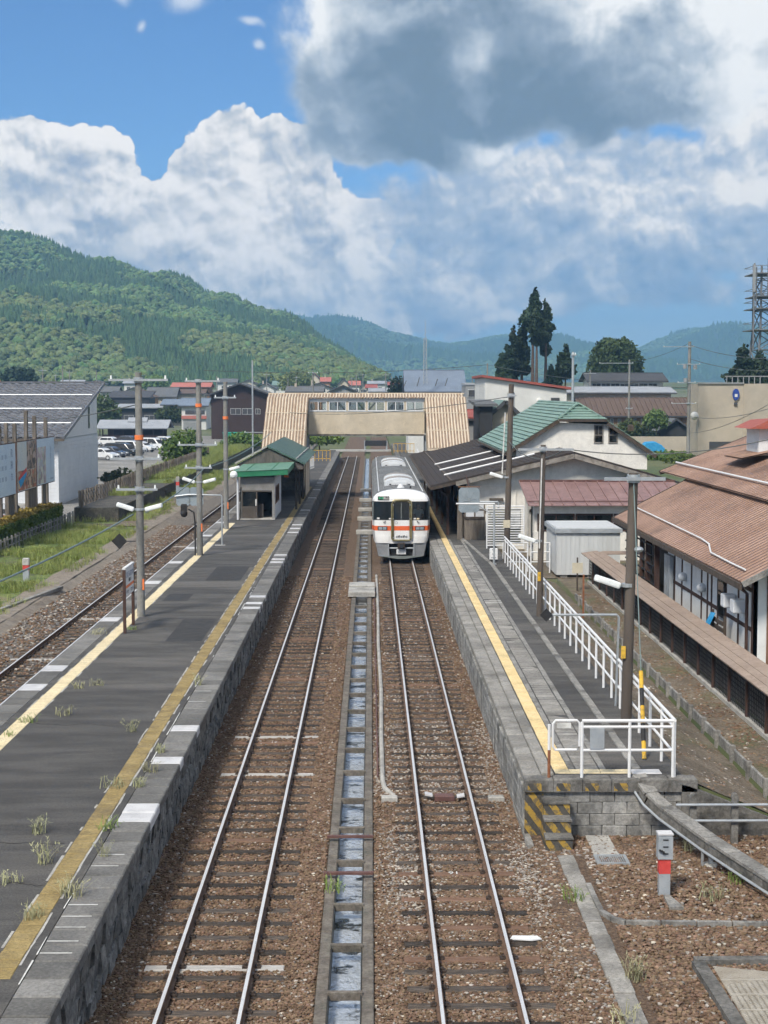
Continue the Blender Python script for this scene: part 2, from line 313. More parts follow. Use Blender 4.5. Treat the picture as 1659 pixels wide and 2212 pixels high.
# ------------------------------------------------------------------ geometry
class MB:
    def __init__(s): s.v = []; s.f = []
    def add(s, vs, fs):
        n = len(s.v); s.v += [tuple(q) for q in vs]; s.f += [tuple(i+n for i in q) for q in fs]; return s
    def box(s, x0, x1, y0, y1, z0, z1):
        return s.add([(x0, y0, z0), (x1, y0, z0), (x1, y1, z0), (x0, y1, z0), (x0, y0, z1), (x1, y0, z1), (x1, y1, z1), (x0, y1, z1)],
                     [(0, 3, 2, 1), (4, 5, 6, 7), (0, 1, 5, 4), (1, 2, 6, 5), (2, 3, 7, 6), (3, 0, 4, 7)])
    def cbox(s, c, d, bev=0.0):       # box with chamfered top edges
        x, y, z = c; a, b_, h = d[0]/2, d[1]/2, d[2]
        if not bev: return s.box(x-a, x+a, y-b_, y+b_, z, z+h)
        vs = []
        for zz, k in ((z, 0), (z+h-bev, 0), (z+h, bev)):
            vs += [(x-a+k, y-b_+k, zz), (x+a-k, y-b_+k, zz), (x+a-k, y+b_-k, zz), (x-a+k, y+b_-k, zz)]
        fs = [(0, 3, 2, 1), (8, 9, 10, 11)]
        for l in (0, 4):
            for i in range(4): fs.append((l+i, l+(i+1) % 4, l+4+(i+1) % 4, l+4+i))
        return s.add(vs, fs)
    def bar(s, p, q, w, h=None, up=(0, 0, 1)):   # square bar from p to q
        p, q = Vector(p), Vector(q); h = h or w
        d = (q-p).normalized(); u = Vector(up)
        if abs(d.dot(u)) > .95: u = Vector((1, 0, 0))
        a = d.cross(u).normalized()*w/2; c = a.cross(d).normalized()*h/2
        vs = [p-a-c, p+a-c, p+a+c, p-a+c, q-a-c, q+a-c, q+a+c, q-a+c]
        return s.add(vs, [(0, 1, 2, 3), (7, 6, 5, 4), (0, 4, 5, 1), (1, 5, 6, 2), (2, 6, 7, 3), (3, 7, 4, 0)])
    def tube(s, pts, r, n=8, caps=True, r1=None):
        pts = [Vector(p) for p in pts]; rings = []; m = len(pts)
        for i, p in enumerate(pts):
            d = (pts[min(i+1, m-1)]-pts[max(i-1, 0)]).normalized()
            u = Vector((0, 0, 1)) if abs(d.z) < .95 else Vector((1, 0, 0))
            a = d.cross(u).normalized(); c = a.cross(d).normalized()
            rr = r if r1 is None else r+(r1-r)*i/(m-1)
            rings.append([p+(a*math.cos(2*PI*k/n)+c*math.sin(2*PI*k/n))*rr for k in range(n)])
        vs = [q for g in rings for q in g]; fs = []
        for i in range(m-1):
            for k in range(n): fs.append((i*n+k, i*n+(k+1) % n, (i+1)*n+(k+1) % n, (i+1)*n+k))
        if caps: fs.append(tuple(range(n))[::-1]); fs.append(tuple((m-1)*n+k for k in range(n)))
        return s.add(vs, fs)
    def cyl(s, x, y, z0, z1, r, r1=None, n=12): return s.tube([(x, y, z0), (x, y, z1)], r, n, True, r1)
    def prism(s, prof, a0, a1, axis='y'):        # closed 2D outline pushed along an axis
        n = len(prof)
        def pt(p, a): return (p[0], a, p[1]) if axis == 'y' else ((a, p[0], p[1]) if axis == 'x' else (p[0], p[1], a))
        vs = [pt(p, a0) for p in prof]+[pt(p, a1) for p in prof]
        fs = [tuple(range(n)), tuple(range(2*n-1, n-1, -1))]+[(i, i+n, (i+1) % n+n, (i+1) % n) for i in range(n)]
        return s.add(vs, fs)
    def quad(s, a, b_, c, d): return s.add([a, b_, c, d], [(0, 1, 2, 3)])
    def slab(s, a, b_, c, d, t):                 # quad with thickness t, downwards along its normal
        a, b_, c, d = map(Vector, (a, b_, c, d)); n = (b_-a).cross(d-a).normalized()*t
        vs = [a, b_, c, d, a-n, b_-n, c-n, d-n]
        return s.add(vs, [(0, 1, 2, 3), (7, 6, 5, 4), (0, 4, 5, 1), (1, 5, 6, 2), (2, 6, 7, 3), (3, 7, 4, 0)])
    def sphere(s, c, r, n=8, m=6, sq=(1, 1, 1)):
        vs = [(c[0], c[1], c[2]+r*sq[2])]
        for i in range(1, m):
            a = PI*i/m
            for k in range(n): vs.append((c[0]+r*sq[0]*math.sin(a)*math.cos(2*PI*k/n), c[1]+r*sq[1]*math.sin(a)*math.sin(2*PI*k/n), c[2]+r*sq[2]*math.cos(a)))
        vs.append((c[0], c[1], c[2]-r*sq[2])); L = len(vs)-1; fs = []
        for k in range(n): fs.append((0, 1+k, 1+(k+1) % n)); fs.append((L, L-n+(k+1) % n, L-n+k))
        for i in range(m-2):
            for k in range(n): fs.append((1+i*n+k, 1+(i+1)*n+k, 1+(i+1)*n+(k+1) % n, 1+i*n+(k+1) % n))
        return s.add(vs, fs)
    def mesh(s, name, m, origin=(0, 0, 0), smooth=False, fix=True):
        me = bpy.data.meshes.new(name); o = Vector(origin)
        me.from_pydata([(v[0]-o.x, v[1]-o.y, v[2]-o.z) for v in s.v], [], s.f); me.update()
        if fix:
            bm = bmesh.new(); bm.from_mesh(me); bmesh.ops.recalc_face_normals(bm, faces=bm.faces); bm.to_mesh(me); bm.free()
        if smooth:
            me.polygons.foreach_set('use_smooth', [True]*len(me.polygons)); me.set_sharp_from_angle(angle=R(38))
        me.materials.append(MATS[m] if isinstance(m, str) else m)
        return me
    def build(s, name, m, parent=None, origin=None, smooth=False, fix=True, bev=0.0):
        if origin is None: origin = wloc(parent) if parent is not None else (0, 0, 0)
        o = bpy.data.objects.new(name, s.mesh(name, m, origin, smooth, fix)); COL.objects.link(o)
        if parent is not None: o.parent = parent
        else: o.location = origin
        if bev:
            md = o.modifiers.new('bevel', 'BEVEL'); md.width = bev; md.segments = 2; md.limit_method = 'ANGLE'
        return o
def wloc(o):
    p = Vector((0, 0, 0))
    while o is not None: p += Vector(o.location); o = o.parent
    return p
def tag(o, label=None, cat=None, group=None, kind=None):
    if label: o['label'] = label
    if cat: o['category'] = cat
    if group: o['group'] = group
    if kind: o['kind'] = kind
    return o
def thing(name, label, cat, loc=(0, 0, 0), group=None):
    o = bpy.data.objects.new(name, None); COL.objects.link(o); o.location = loc; o.empty_display_size = .3
    return tag(o, label, cat, group)
def inst(me, name, parent=None, loc=(0, 0, 0), rot=(0, 0, 0), scale=(1, 1, 1)):   # world place, shared mesh
    o = bpy.data.objects.new(name, me); COL.objects.link(o)
    if parent is not None:
        o.parent = parent; o.location = Vector(loc)-wloc(parent)
    else: o.location = loc
    o.rotation_euler = rot; o.scale = scale
    return o
def struct(name, mb, m, **k): return tag(mb.build(name, m, **k), kind='structure')
def copy_tree(o, parent=None):
    c = o.copy(); COL.objects.link(c); c.parent = parent
    for ch in o.children: copy_tree(ch, c)
    return c
def sag(p, q, d, n=14):
    p, q = Vector(p), Vector(q)
    return [p.lerp(q, i/n)-Vector((0, 0, 4*d*(i/n)*(1-i/n))) for i in range(n+1)]
def cable(label, pts, r=.02, m='wire', name='overhead_wire', group='overhead wires'):
    return tag(MB().tube(pts, r, 6).build(name, m, origin=pts[0]), label, 'wire', group)
def text_part(body, size, m, parent, matrix, name='lettering', font_w=None):
    c = bpy.data.curves.new(name, 'FONT'); c.body = body; c.size = size; c.align_x = 'CENTER'; c.align_y = 'CENTER'; c.extrude = .001
    t = bpy.data.objects.new('tmp', c); COL.objects.link(t)
    dg = bpy.context.evaluated_depsgraph_get(); me = bpy.data.meshes.new_from_object(t.evaluated_get(dg)); bpy.data.objects.remove(t)
    me.materials.clear(); me.materials.append(MATS[m])
    o = bpy.data.objects.new(name, me); COL.objects.link(o); o.parent = parent
    o.matrix_local = Matrix.Translation(-wloc(parent)) @ matrix
    return o
def axes(loc, xdir, ydir):        # matrix with text running along xdir, upright along ydir
    x = Vector(xdir).normalized(); y = Vector(ydir).normalized(); z = x.cross(y)
    return Matrix(((x.x, y.x, z.x, loc[0]), (x.y, y.y, z.y, loc[1]), (x.z, y.z, z.z, loc[2]), (0, 0, 0, 1)))

PROTO = bpy.data.collections.new('prototypes')     # shapes that the scattered stuff is made of
def proto(name, me):
    o = bpy.data.objects.new(name, me); PROTO.objects.link(o); return o
def scatter(name, label, cat, pts, protos):
    """one object: points (x, y, z, scale, zscale, rot, index) carrying instances of the prototypes"""
    me = bpy.data.meshes.new(name); me.from_pydata([p[:3] for p in pts], [], [])
    for an, k in (('sc', 3), ('sz', 4), ('rz', 5)):
        at_ = me.attributes.new(an, 'FLOAT', 'POINT'); at_.data.foreach_set('value', [float(p[k]) for p in pts])
    at_ = me.attributes.new('ix', 'INT', 'POINT'); at_.data.foreach_set('value', [int(p[6]) for p in pts])
    o = bpy.data.objects.new(name, me); COL.objects.link(o)
    g = bpy.data.node_groups.new(name, 'GeometryNodeTree')
    g.interface.new_socket('Geometry', in_out='INPUT', socket_type='NodeSocketGeometry')
    g.interface.new_socket('Geometry', in_out='OUTPUT', socket_type='NodeSocketGeometry')
    N = g.nodes.new; L = g.links.new
    gi, go = N('NodeGroupInput'), N('NodeGroupOutput'); jn = N('GeometryNodeJoinGeometry')
    for p in reversed(protos):
        oi = N('GeometryNodeObjectInfo'); oi.inputs['Object'].default_value = p; oi.inputs['As Instance'].default_value = True
        L(oi.outputs['Geometry'], jn.inputs[0])
    ip = N('GeometryNodeInstanceOnPoints'); L(gi.outputs[0], ip.inputs['Points']); L(jn.outputs[0], ip.inputs['Instance'])
    ip.inputs['Pick Instance'].default_value = True
    def attr(n, ty='FLOAT'):
        a = N('GeometryNodeInputNamedAttribute'); a.data_type = ty; a.inputs['Name'].default_value = n; return a.outputs['Attribute']
    L(attr('ix', 'INT'), ip.inputs['Instance Index'])
    c1 = N('ShaderNodeCombineXYZ'); L(attr('rz'), c1.inputs[2])
    er = N('FunctionNodeEulerToRotation'); L(c1.outputs[0], er.inputs[0]); L(er.outputs[0], ip.inputs['Rotation'])
    c2 = N('ShaderNodeCombineXYZ'); s_ = attr('sc'); L(s_, c2.inputs[0]); L(s_, c2.inputs[1]); L(attr('sz'), c2.inputs[2]); L(c2.outputs[0], ip.inputs['Scale'])
    L(ip.outputs[0], go.inputs[0])
    md = o.modifiers.new('scatter', 'NODES'); md.node_group = g
    return tag(o, label, cat, kind='stuff')

# ------------------------------------------------------------------ terrain
from mathutils import noise as MN
def nz(x, y, s=1.0, o=0.0): return MN.noise(Vector((x*s+o, y*s-o, o*.37)))
def lerp(a, b, t): t = max(0, min(1, t)); return a+(b-a)*t
def sstep(t): t = max(0, min(1, t)); return t*t*(3-2*t)
def valley(y): return max(0.0, y-300)*.024 if y < 900 else 14.4+(y-900)*.004
def gz(x, y):
    v = valley(y)
    if y > 300: return v
    if -13.4 <= x <= 3.05: return -.42
    if x < -13.8: return 0.0
    if x < -13.4: return -.2
    if y < 29.5: return -.16
    if y < 67 and x > 6.1:
        return lerp(.93, .10, (x-6.15)/2.0) if x < 8.2 else .30
    return .30
XS = [-2650, -1800, -1200, -700, -500, -400, -300, -200, -120, -80, -60, -40, -30, -24, -20, -17, -15, -13.81, -13.79, -13.41, -13.39, -8, -3, 0, 3.04, 3.06, 4, 5, 6.09, 6.11, 6.6, 7.1, 7.6, 8.15, 8.21, 9, 10,
      12, 15, 20, 26, 34, 44, 60, 80, 110, 150, 200, 300, 400, 600, 1000, 1800, 2650]
YS = [-80, -30, 0, 10, 18, 24, 29.49, 29.51, 34, 40, 46, 52, 58, 66.9, 67.1, 80, 100, 130, 160, 200, 240, 270, 299, 330, 380, 450, 530, 620, 720, 850, 1000, 1300, 1800, 2600, 3600, 4700]
g_ = MB(); nx = len(XS)
g_.v = [(x, y, gz(x, y)) for y in YS for x in XS]
g_.f = [(j*nx+i, j*nx+i+1, (j+1)*nx+i+1, (j+1)*nx+i) for j in range(len(YS)-1) for i in range(nx-1)]
struct('ground', g_, 'ground', fix=False)

def prof(pts, Y, dy=0.0):
    p = [((x-800)/FPX*Y, (847-y)/FPX*Y+CAMH-dy) for x, y in pts]
    def f(X):
        if X <= p[0][0]: return p[0][1]+6*nz(X, 0, .012, 3.1)*min(1, (p[0][0]-X)/80)
        for (a, b_), (c, d) in zip(p, p[1:]):
            if X <= c: return b_+(d-b_)*(X-a)/(c-a)
        return p[-1][1]
    return f
H1 = prof([(0, 478), (30, 488), (70, 490), (110, 500), (150, 520), (200, 542), (250, 543), (295, 562), (340, 582), (380, 572), (415, 585), (450, 612), (475, 622),
           (500, 617), (540, 637), (580, 655), (625, 657), (665, 682), (700, 712), (740, 735), (780, 764), (810, 792), (835, 812), (860, 830)], 1400, 11)
H2 = prof([(0, 622), (40, 635), (75, 631), (120, 645), (170, 655), (215, 670), (270, 700), (300, 722), (340, 716), (400, 732), (440, 765), (520, 792), (600, 806), (700, 818)], 930, 9)
H3 = prof([(-200, 640), (300, 640), (560, 668), (680, 687), (720, 683), (760, 691), (800, 701), (840, 716), (880, 723), (930, 736), (970, 741), (1010, 736), (1060, 726), (1090, 722), (1150, 735),
           (1195, 725), (1230, 740), (1280, 752), (1330, 765), (1390, 746), (1420, 731), (1470, 713), (1520, 713), (1560, 716), (1610, 706), (1659, 700), (1800, 680), (2300, 700)], 4200, 8)
def hill_left(x, y):
    v = valley(y)
    t = (y-760)/640; h1 = -5
    if 0 < t <= 1: h1 = v+(H1(x)-v)*(t**.9)+ (H1(x)-v)*.55*(nz(x, y*.35, .009, 1.7)*t*(1-t)*1.8)
    elif t > 1: h1 = v+(H1(x)-v)*max(0, 1-(t-1)*1.1)
    t2 = (y-700)/230
    h2 = v+(H2(x)-v)*(sstep(t2) if t2 < 1 else max(0, 1-(t2-1)*.8)) if t2 > 0 else -5
    h2 += 5*nz(x, y, .014, 5.0)*(1 if 0 < t2 < 2 else 0)
    return max(h1, h2, v-2)
def hill_far(x, y):
    v = valley(y); t = (y-2700)/1500
    if t <= 0: return v-3
    k = t**.8 if t <= 1 else max(0, 1-(t-1)*.8)
    return v+(H3(x)-v)*k+(H3(x)-v)*.8*nz(x, y*.5, .0035, 9.0)*max(0, t*(1-t))*2.2
def field(name, fn, x0, x1, y0, y1, st, m):
    g = MB(); nx = int((x1-x0)/st)+1; ny = int((y1-y0)/st)+1
    g.v = [(x0+i*st, y0+j*st, fn(x0+i*st, y0+j*st)) for j in range(ny) for i in range(nx)]
    g.f = [(j*nx+i, j*nx+i+1, (j+1)*nx+i+1, (j+1)*nx+i) for j in range(ny-1) for i in range(nx-1)]
    return struct(name, g, m, smooth=True, fix=False)
mat('forest_floor', (.030, .055, .020), (.055, .085, .032), scale=.06, rough=.95, bump=.5, bscale=.2, bdist=2)
field('wooded_hill', hill_left, -900, 180, 680, 2000, 14, 'forest_floor')
field('far_mountains', hill_far, -2600, 2600, 2650, 4750, 35, 'forest_floor')

# forest crowns
def conifer_mesh(name, m, seed, layers=6, spikes=9, slim=1.0):
    rd = random.Random(seed); b = MB(); H = 3.4
    for L in range(layers):
        t = L/(layers-1); z0 = H*(.10+.72*t); z1 = min(H, z0+H*.30); r = (1-t*.86)*slim
        vs = [(0, 0, z1)]; k = spikes*2
        for i in range(k):
            a = 2*PI*i/k+rd.uniform(-.12, .12)+L*.5; rr = r*(rd.uniform(.92, 1.12) if i % 2 == 0 else rd.uniform(.5, .72))
            vs.append((rr*math.cos(a), rr*math.sin(a), z0-(.10 if i % 2 == 0 else -.14)*H*.5+rd.uniform(-.05, .05)))
        vs.append((0, 0, z0+.12))
        b.add(vs, [(0, 1+i, 1+(i+1) % k) for i in range(k)]+[(k+1, 1+(i+1) % k, 1+i) for i in range(k)])
    b.cyl(0, 0, 0, H*.2, .07, n=5)
    return b.mesh(name, m)
def broad_mesh(name, m, seed, lobes=9, flat=.8, dens=1.0):
    rd = random.Random(seed); b = MB()
    for L in range(lobes):
        a = rd.uniform(0, 2*PI); rr = rd.uniform(.15, .72) if L else 0; zc = 1.0+rd.uniform(-.3, .55)*flat if L else 1.25
        c = Vector((rr*math.cos(a), rr*math.sin(a), zc)); r = rd.uniform(.32, .55) if L else .62
        n0 = len(b.v); b.sphere((0, 0, 0), 1, 8, 6)
        for i in range(n0, len(b.v)):
            v = Vector(b.v[i]); k = 1+.42*MN.noise(v*2.3+Vector((L*3.1, seed, 0)))
            v = v*r*k; v.z *= .78; b.v[i] = tuple(c+v)
    b.cyl(0, 0, 0, .9, .09, n=5)
    return b.mesh(name, m)
P_BROAD = [proto('crown', broad_mesh('crown', m_, s_)) for m_, s_ in (('leaf_broad', 1), ('leaf_olive', 2), ('leaf_light', 3), ('leaf_olive', 4))]
P_CON = [proto('crown', conifer_mesh('crown', m_, s_)) for m_, s_ in (('leaf_conifer', 1), ('leaf_conifer', 5))]
rd = random.Random(11); pts = []
y = 705.0
while y < 1470:
    x = -480.0+rd.uniform(0, 4)
    st = 3.6 if y < 960 else 4.9
    while x < 60:
        X, Y_ = x+rd.uniform(-2.2, 2.2), y+rd.uniform(-2.2, 2.2); x += st
        hl = hill_left(X, Y_)
        if hl < valley(Y_)+1.0: continue
        a = (hl-CAMH)/Y_
        if Y_ > 1000 and a < (H2(X*930/Y_)-CAMH+6)/930: continue        # behind the lower hill
        front = Y_ < 1010
        nzv = nz(X, Y_, .010, 2.0)+.5*nz(X, Y_, .03, 7.0)
        if front: con = nzv > .36 or (-150 < X*930/Y_ < -70 and nzv > -.1)
        else: con = nzv > -.12
        if con:
            s = rd.uniform(1.6, 2.4); pts.append((X, Y_, hl-1, s, s*rd.uniform(.8, 1.1), rd.uniform(0, 6.3), 4+rd.randrange(2)))
        else:
            s = rd.uniform(1.9, 3.5); ix = (rd.choice((1, 3, 1, 0)) if front else rd.choice((0, 0, 2, 0)))
            pts.append((X, Y_, hl-1.5, s, s*rd.uniform(.9, 1.3), rd.uniform(0, 6.3), ix))
    y += st*.92
scatter('hillside_forest', 'dense mixed forest covering the green hillside beyond the town', 'forest', pts, P_BROAD+P_CON)
pts = []; y = 2760.0
while y < 4300:
    x = -1150.0
    while x < 1200:
        X, Y_ = x+rd.uniform(-6, 6), y+rd.uniform(-7, 7); x += 13
        if X/Y_ < -.05: continue                                        # hidden by the near hill
        hf = hill_far(X, Y_)
        if hf < valley(Y_)+4: continue
        con = nz(X, Y_, .004, 3.3) > -.05
        s = rd.uniform(4.5, 7) if con else rd.uniform(5, 8)
        pts.append((X, Y_, hf-3, s, s*(rd.uniform(.7, 1.0) if con else .9), rd.uniform(0, 6.3), rd.randrange(4, 6) if con else rd.choice((0, 0, 2))))
    y += 15
scatter('mountain_forest', 'forest on the far hazy blue mountains', 'forest', pts, P_BROAD+P_CON)

# ------------------------------------------------------------------ ballast, tracks, drain
XA, XB, XC = -2.36, 1.55, -10.66
def sheet(name, m, x0, x1, y0, y1, z, kind='structure', nx=1, ny=1, amp=0.0):
    b = MB()
    for j in range(ny+1):
        for i in range(nx+1):
            X, Y_ = x0+(x1-x0)*i/nx, y0+(y1-y0)*j/ny
            b.v.append((X, Y_, z+(amp*nz(X, Y_, 1.3, 4.0) if amp else 0)))
    b.f = [(j*(nx+1)+i, j*(nx+1)+i+1, (j+1)*(nx+1)+i+1, (j+1)*(nx+1)+i) for j in range(ny) for i in range(nx)]
    return tag(b.build(name, m, fix=False, smooth=amp > 0), kind=kind)
sheet('ballast_bed', 'ballast', -3.97, -.80, -20, 300, -.175, nx=10, ny=500, amp=.02)
sheet('ballast_bed', 'ballast', .03, 3.03, -20, 300, -.175, nx=10, ny=500, amp=.02)
sheet('ballast_bed', 'ballast_grey', -13.75, -8.85, -20, 300, -.185, nx=8, ny=300, amp=.03)
sheet('gravel_yard', 'ballast', 3.05, 16, -20, 29.45, -.13, nx=24, ny=60, amp=.05)

def rail_prof(x):
    return [(x-.0625, -.145), (x+.0625, -.145), (x+.0625, -.132), (x+.012, -.115), (x+.012, -.045), (x+.033, -.035), (x+.033, -.004), (x-.033, -.004), (x-.033, -.035), (x-.012, -.045), (x-.012, -.115), (x-.0625, -.132)]
SLM = {}
def sleeper_mesh(m):
    if m not in SLM: SLM[m] = MB().cbox((0, 0, -.14), (2.1, .2, .14), .012).mesh('sleeper', m)
    return SLM[m]
SLEEPER_Y = {}
def track(label, xc, y0, y1, special=()):
    t = thing('railway_track', label, 'track', (xc, 45, -.145), 'station tracks')
    for s in (-1, 1):
        x = xc+s*.566
        r = MB().prism(rail_prof(x), -15, y1).build('rail', 'rail_rust', t)
        MB().box(x-.025, x+.025, -15, y1, -.004, .001).build('running_surface', 'rail_top', r)
    rr = random.Random(int(xc*10)); y = y0; ys = []
    fb = MB()
    while y < y1:
        m = 'sleeper'
        for (sy, sm) in special:
            if abs(sy-y) < .33: y, m = sy, sm
        o = inst(sleeper_mesh(m), 'sleeper', t, (xc+rr.uniform(-.04, .04), y, -.145+rr.uniform(-.006, .004)), (0, 0, rr.uniform(-.008, .008)))
        ys.append(y)
        if y < 110:
            for s in (-1, 1):
                for q in (-1, 1):
                    fx = xc+s*.566+q*.095
                    fb.box(fx-.045, fx+.045, y-.06, y+.06, -.147, -.115); fb.box(fx-.02, fx+.02, y-.028, y+.028, -.116, -.085)
        y += .66+rr.uniform(-.035, .035)
    SLEEPER_Y[xc] = ys
    tag(fb.build('rail_fastener', 'fastener', t), kind='stuff')
    return t
WH, RU = 'sleeper_white', 'sleeper_rusty'
tA = track('rusty track with bright rails along the island platform, left of the drain', XA, 18.3, 205,
           [(22.58, WH), (34.35, WH), (37.5, RU), (38.15, WH), (29.2, RU), (46, RU), (53.5, RU), (63.3, RU), (75, RU), (90, RU)])
tB = track('track with bright rails leading straight to the parked train', XB, 18.5, 205,
           [(27.1, RU), (25.7, RU), (24.3, RU), (22.9, RU), (45, RU), (58, RU)])
tC = track('track with one rail showing beyond the far edge of the island platform', XC, 14, 205, [(49.5, WH), (58.4, WH), (66, RU), (73, WH), (86, WH)])
text_part('91', .21, 'line_white', tB, Matrix.Translation((XB-.05, 27.1, 0)) @ Matrix.Scale(1, 4), name='sleeper_number').location.z = .0
for ch in tB.children:
    if ch.name.startswith('sleeper_number'): ch.location = (-.05, 27.1-45, .006)
text_part('17', .17, 'line_white', tA, Matrix.Identity(4), name='sleeper_number').location = (-.03, 37.5-45, .006)
# joint boxes between the rails of the train's track
t = thing('track_sensor', 'small maroon box with pale wings between the rails of the train track', 'sensor', (XB, 32.1, -.14))
MB().cbox((XB+.02, 32.1, -.14), (.42, .26, .11), .02).build('box', 'steel_brown', t)
for s in (-1, 1):
    MB().slab((XB+.02+s*.26, 31.98, -.05), (XB+.02+s*.42, 31.98, -.02), (XB+.02+s*.42, 32.2, -.02), (XB+.02+s*.26, 32.2, -.05), .03).build('wing', 'coping_painted', t)
for dx, lb in ((-1.15, 'pale concrete cable block left of the maroon track box'), (1.12, 'pale concrete cable block right of the maroon track box')):
    tag(MB().cbox((XB+dx, 32.1, -.17), (.34, .22, .11), .02).build('cable_block', 'concrete_pale', origin=(XB+dx, 32.1, -.17)), lb, 'block', 'cable blocks')
tag(MB().add([(0, 0, 0), (.34, -.06, 0), (.50, .0, 0), (.44, .12, 0), (.36, .13, 0), (.05, .14, 0), (0, 0, .02), (.34, -.06, .02), (.50, .0, .02), (.44, .12, .02), (.36, .13, .02), (.05, .14, .02)],
            [(0, 5, 4, 3, 2, 1), (6, 7, 8, 9, 10, 11)]+[(i, (i+1) % 6, (i+1) % 6+6, i+6) for i in range(6)]).build('plate_shard', 'white_paint', origin=(0, 0, 0)), 'white broken plate lying beside the right rail', 'debris')
bpy.data.objects['plate_shard'].location = at(1102, 2030, -.12)
pipe = [at(805, 1200, -.14)+Vector((0, 0, 0))]
pp = [(.28, 72, -.12), (.30, 60, -.12), (.27, 52, -.12), (.31, 44, -.12), (.27, 38, -.12), (.27, 33.6, -.12), (.31, 33.0, -.13), (.44, 32.6, -.15), (.52, 32.5, -.2)]
tag(MB().tube(pp, .055, 8).build('cable_duct', 'concrete_pale', origin=pp[0], smooth=True), 'grey cable duct lying along the drain, ending in a bend', 'pipe')
tag(MB().bar((.16, 34, -.12), (.16, 66, -.12), .03).build('duct_pipe', 'steel_brown', origin=(.16, 34, -.12)), 'thin brown pipe along the right drain wall', 'pipe')

# drain between the tracks
DR = thing('drain_channel', 'open concrete drain with cross struts running between the two tracks', 'drain', (-.39, 45, -.9))
seg = MB().cbox((0, 0, -.85), (.18, 1.985, .80), .015).mesh('wall_segment', 'drain_wall')
y = 16.0; k = 0
while y < 205:
    if y < 64 or y > 67.5:
        for x in (-.70, -.045): inst(seg, 'wall_segment', DR, (x, y+1, -.045+random.uniform(-.006, .006)))
    y += 2.0
strut = MB().cbox((0, 0, -.10), (.51, .09, .12), .01).mesh('strut', 'drain_wall')
sy = [21.4, 23.3, 25.2, 27.6, 29.75, 31.9, 34.3, 36.5, 38.8, 41.0, 43.3]
while sy[-1] < 118: sy.append(sy[-1]+2.25)
for yy in sy:
    if not 63.5 < yy < 68: inst(strut, 'strut', DR, (-.372, yy, -.07))
for yy in (26.7, 28.95): MB().box(-.83, .05, yy-.045, yy+.045, -.03, .012).build('steel_crossbar', 'steel_brown', DR)
for (ya, yb) in ((64.0, 65.6), (66.2, 67.4)):
    MB().cbox((-.37, (ya+yb)/2, -.06), (1.12, yb-ya, .20), .02).build('cover_slab', 'concrete_pale', DR)
for ya in (93, 103, 111, 121, 133): MB().cbox((-.37, ya, -.08), (1.0, .9, .22), .02).build('cover_slab', 'concrete_pale', DR)
tag(sheet('drain_floor', 'concrete_dark', -.62, -.12, 10, 205, -.72), kind='structure')
wm = bpy.data.materials.new('drain_water'); wm.use_nodes = True; MATS['drain_water'] = wm
wb = NB(wm.node_tree); ws = wm.node_tree.nodes['Principled BSDF']; ws.inputs['Roughness'].default_value = .16; ws.inputs['Metallic'].default_value = .55
gg = wb.n('ShaderNodeNewGeometry'); bp = wb.n('ShaderNodeBump'); bp.inputs['Strength'].default_value = .8; bp.inputs['Distance'].default_value = .05
wb.put(ws.inputs['Base Color'], wb.mix(wb.mr(wb.noise(wb.v('MULTIPLY', gg.outputs['Position'], (1.3, 2.0, 1)), 1.25, 5, .6), .37, .47), (.05, .055, .05, 1), (.70, .75, .80, 1)))  # bright sky reflection and dark ripple bands painted into the water colour
wb.put(bp.inputs['Height'], wb.noise(wb.v('MULTIPLY', gg.outputs['Position'], (9, 5, 1)), 1.3, 4, .6)); wm.node_tree.links.new(bp.outputs[0], ws.inputs['Normal'])
for x_ in (-.607, -.142): MB().box(x_-.006, x_+.006, 10, 205, -.7, -.09).build('shade_lining', mat('drain_shade', (.022, .022, .019), (.04, .04, .033), scale=4, rough=.5), DR)  # dark strips paint the trench shade onto the inner drain walls
sheet('water', 'drain_water', -.62, -.12, 10, 205, -.34)

# ballast stones
def stone_mesh(m, seed):
    bm = bmesh.new(); bmesh.ops.create_icosphere(bm, subdivisions=1, radius=1.0); rd_ = random.Random(seed)
    for v in bm.verts: v.co *= rd_.uniform(.72, 1.2); v.co.z *= .72
    me = bpy.data.meshes.new('stone'); bm.to_mesh(me); bm.free(); me.materials.append(MATS[m]); return me
P_ST = [proto('stone', stone_mesh(m_, s_)) for m_, s_ in (('stone_brown', 1), ('stone_brown', 2), ('stone_grey', 3), ('stone_pale', 4))]
rd = random.Random(5)
def stones(x0, x1, y0, y1, dens, z, smin, smax, greyf, skip=None, amp=0.0):
    out = []; n = int((x1-x0)*(y1-y0)*dens)
    for _ in range(n):
        X, Y_ = rd.uniform(x0, x1), rd.uniform(y0, y1)
        if skip and skip(X, Y_): continue
        gp = greyf(X, Y_); q = rd.random()
        ix = 3 if q < .003+gp*.06 else (2 if q < .008+gp*.6 else rd.randrange(2))
        s = rd.uniform(smin, smax)*(1.25 if ix >= 2 and rd.random() < .15 else 1)
        out.append((X, Y_, (z if not callable(z) else z(X, Y_))+rd.uniform(-.012, .018), s, s*rd.uniform(.7, 1.1), rd.uniform(0, 6.3), ix))
    return out
def near_sleeper(xc):
    import bisect
    ys = SLEEPER_Y[xc]
    def f(X, Y_):
        if abs(X-xc) > 1.06: return False
        i = bisect.bisect(ys, Y_)
        d = min(abs(ys[j]-Y_) for j in (i-1, i) if 0 <= j < len(ys))
        return d < .115 or (abs(abs(X-xc)-.566) < .08)
    return f
gA_ = lambda X, Y_: .06+.10*max(0, nz(X, Y_, .5))
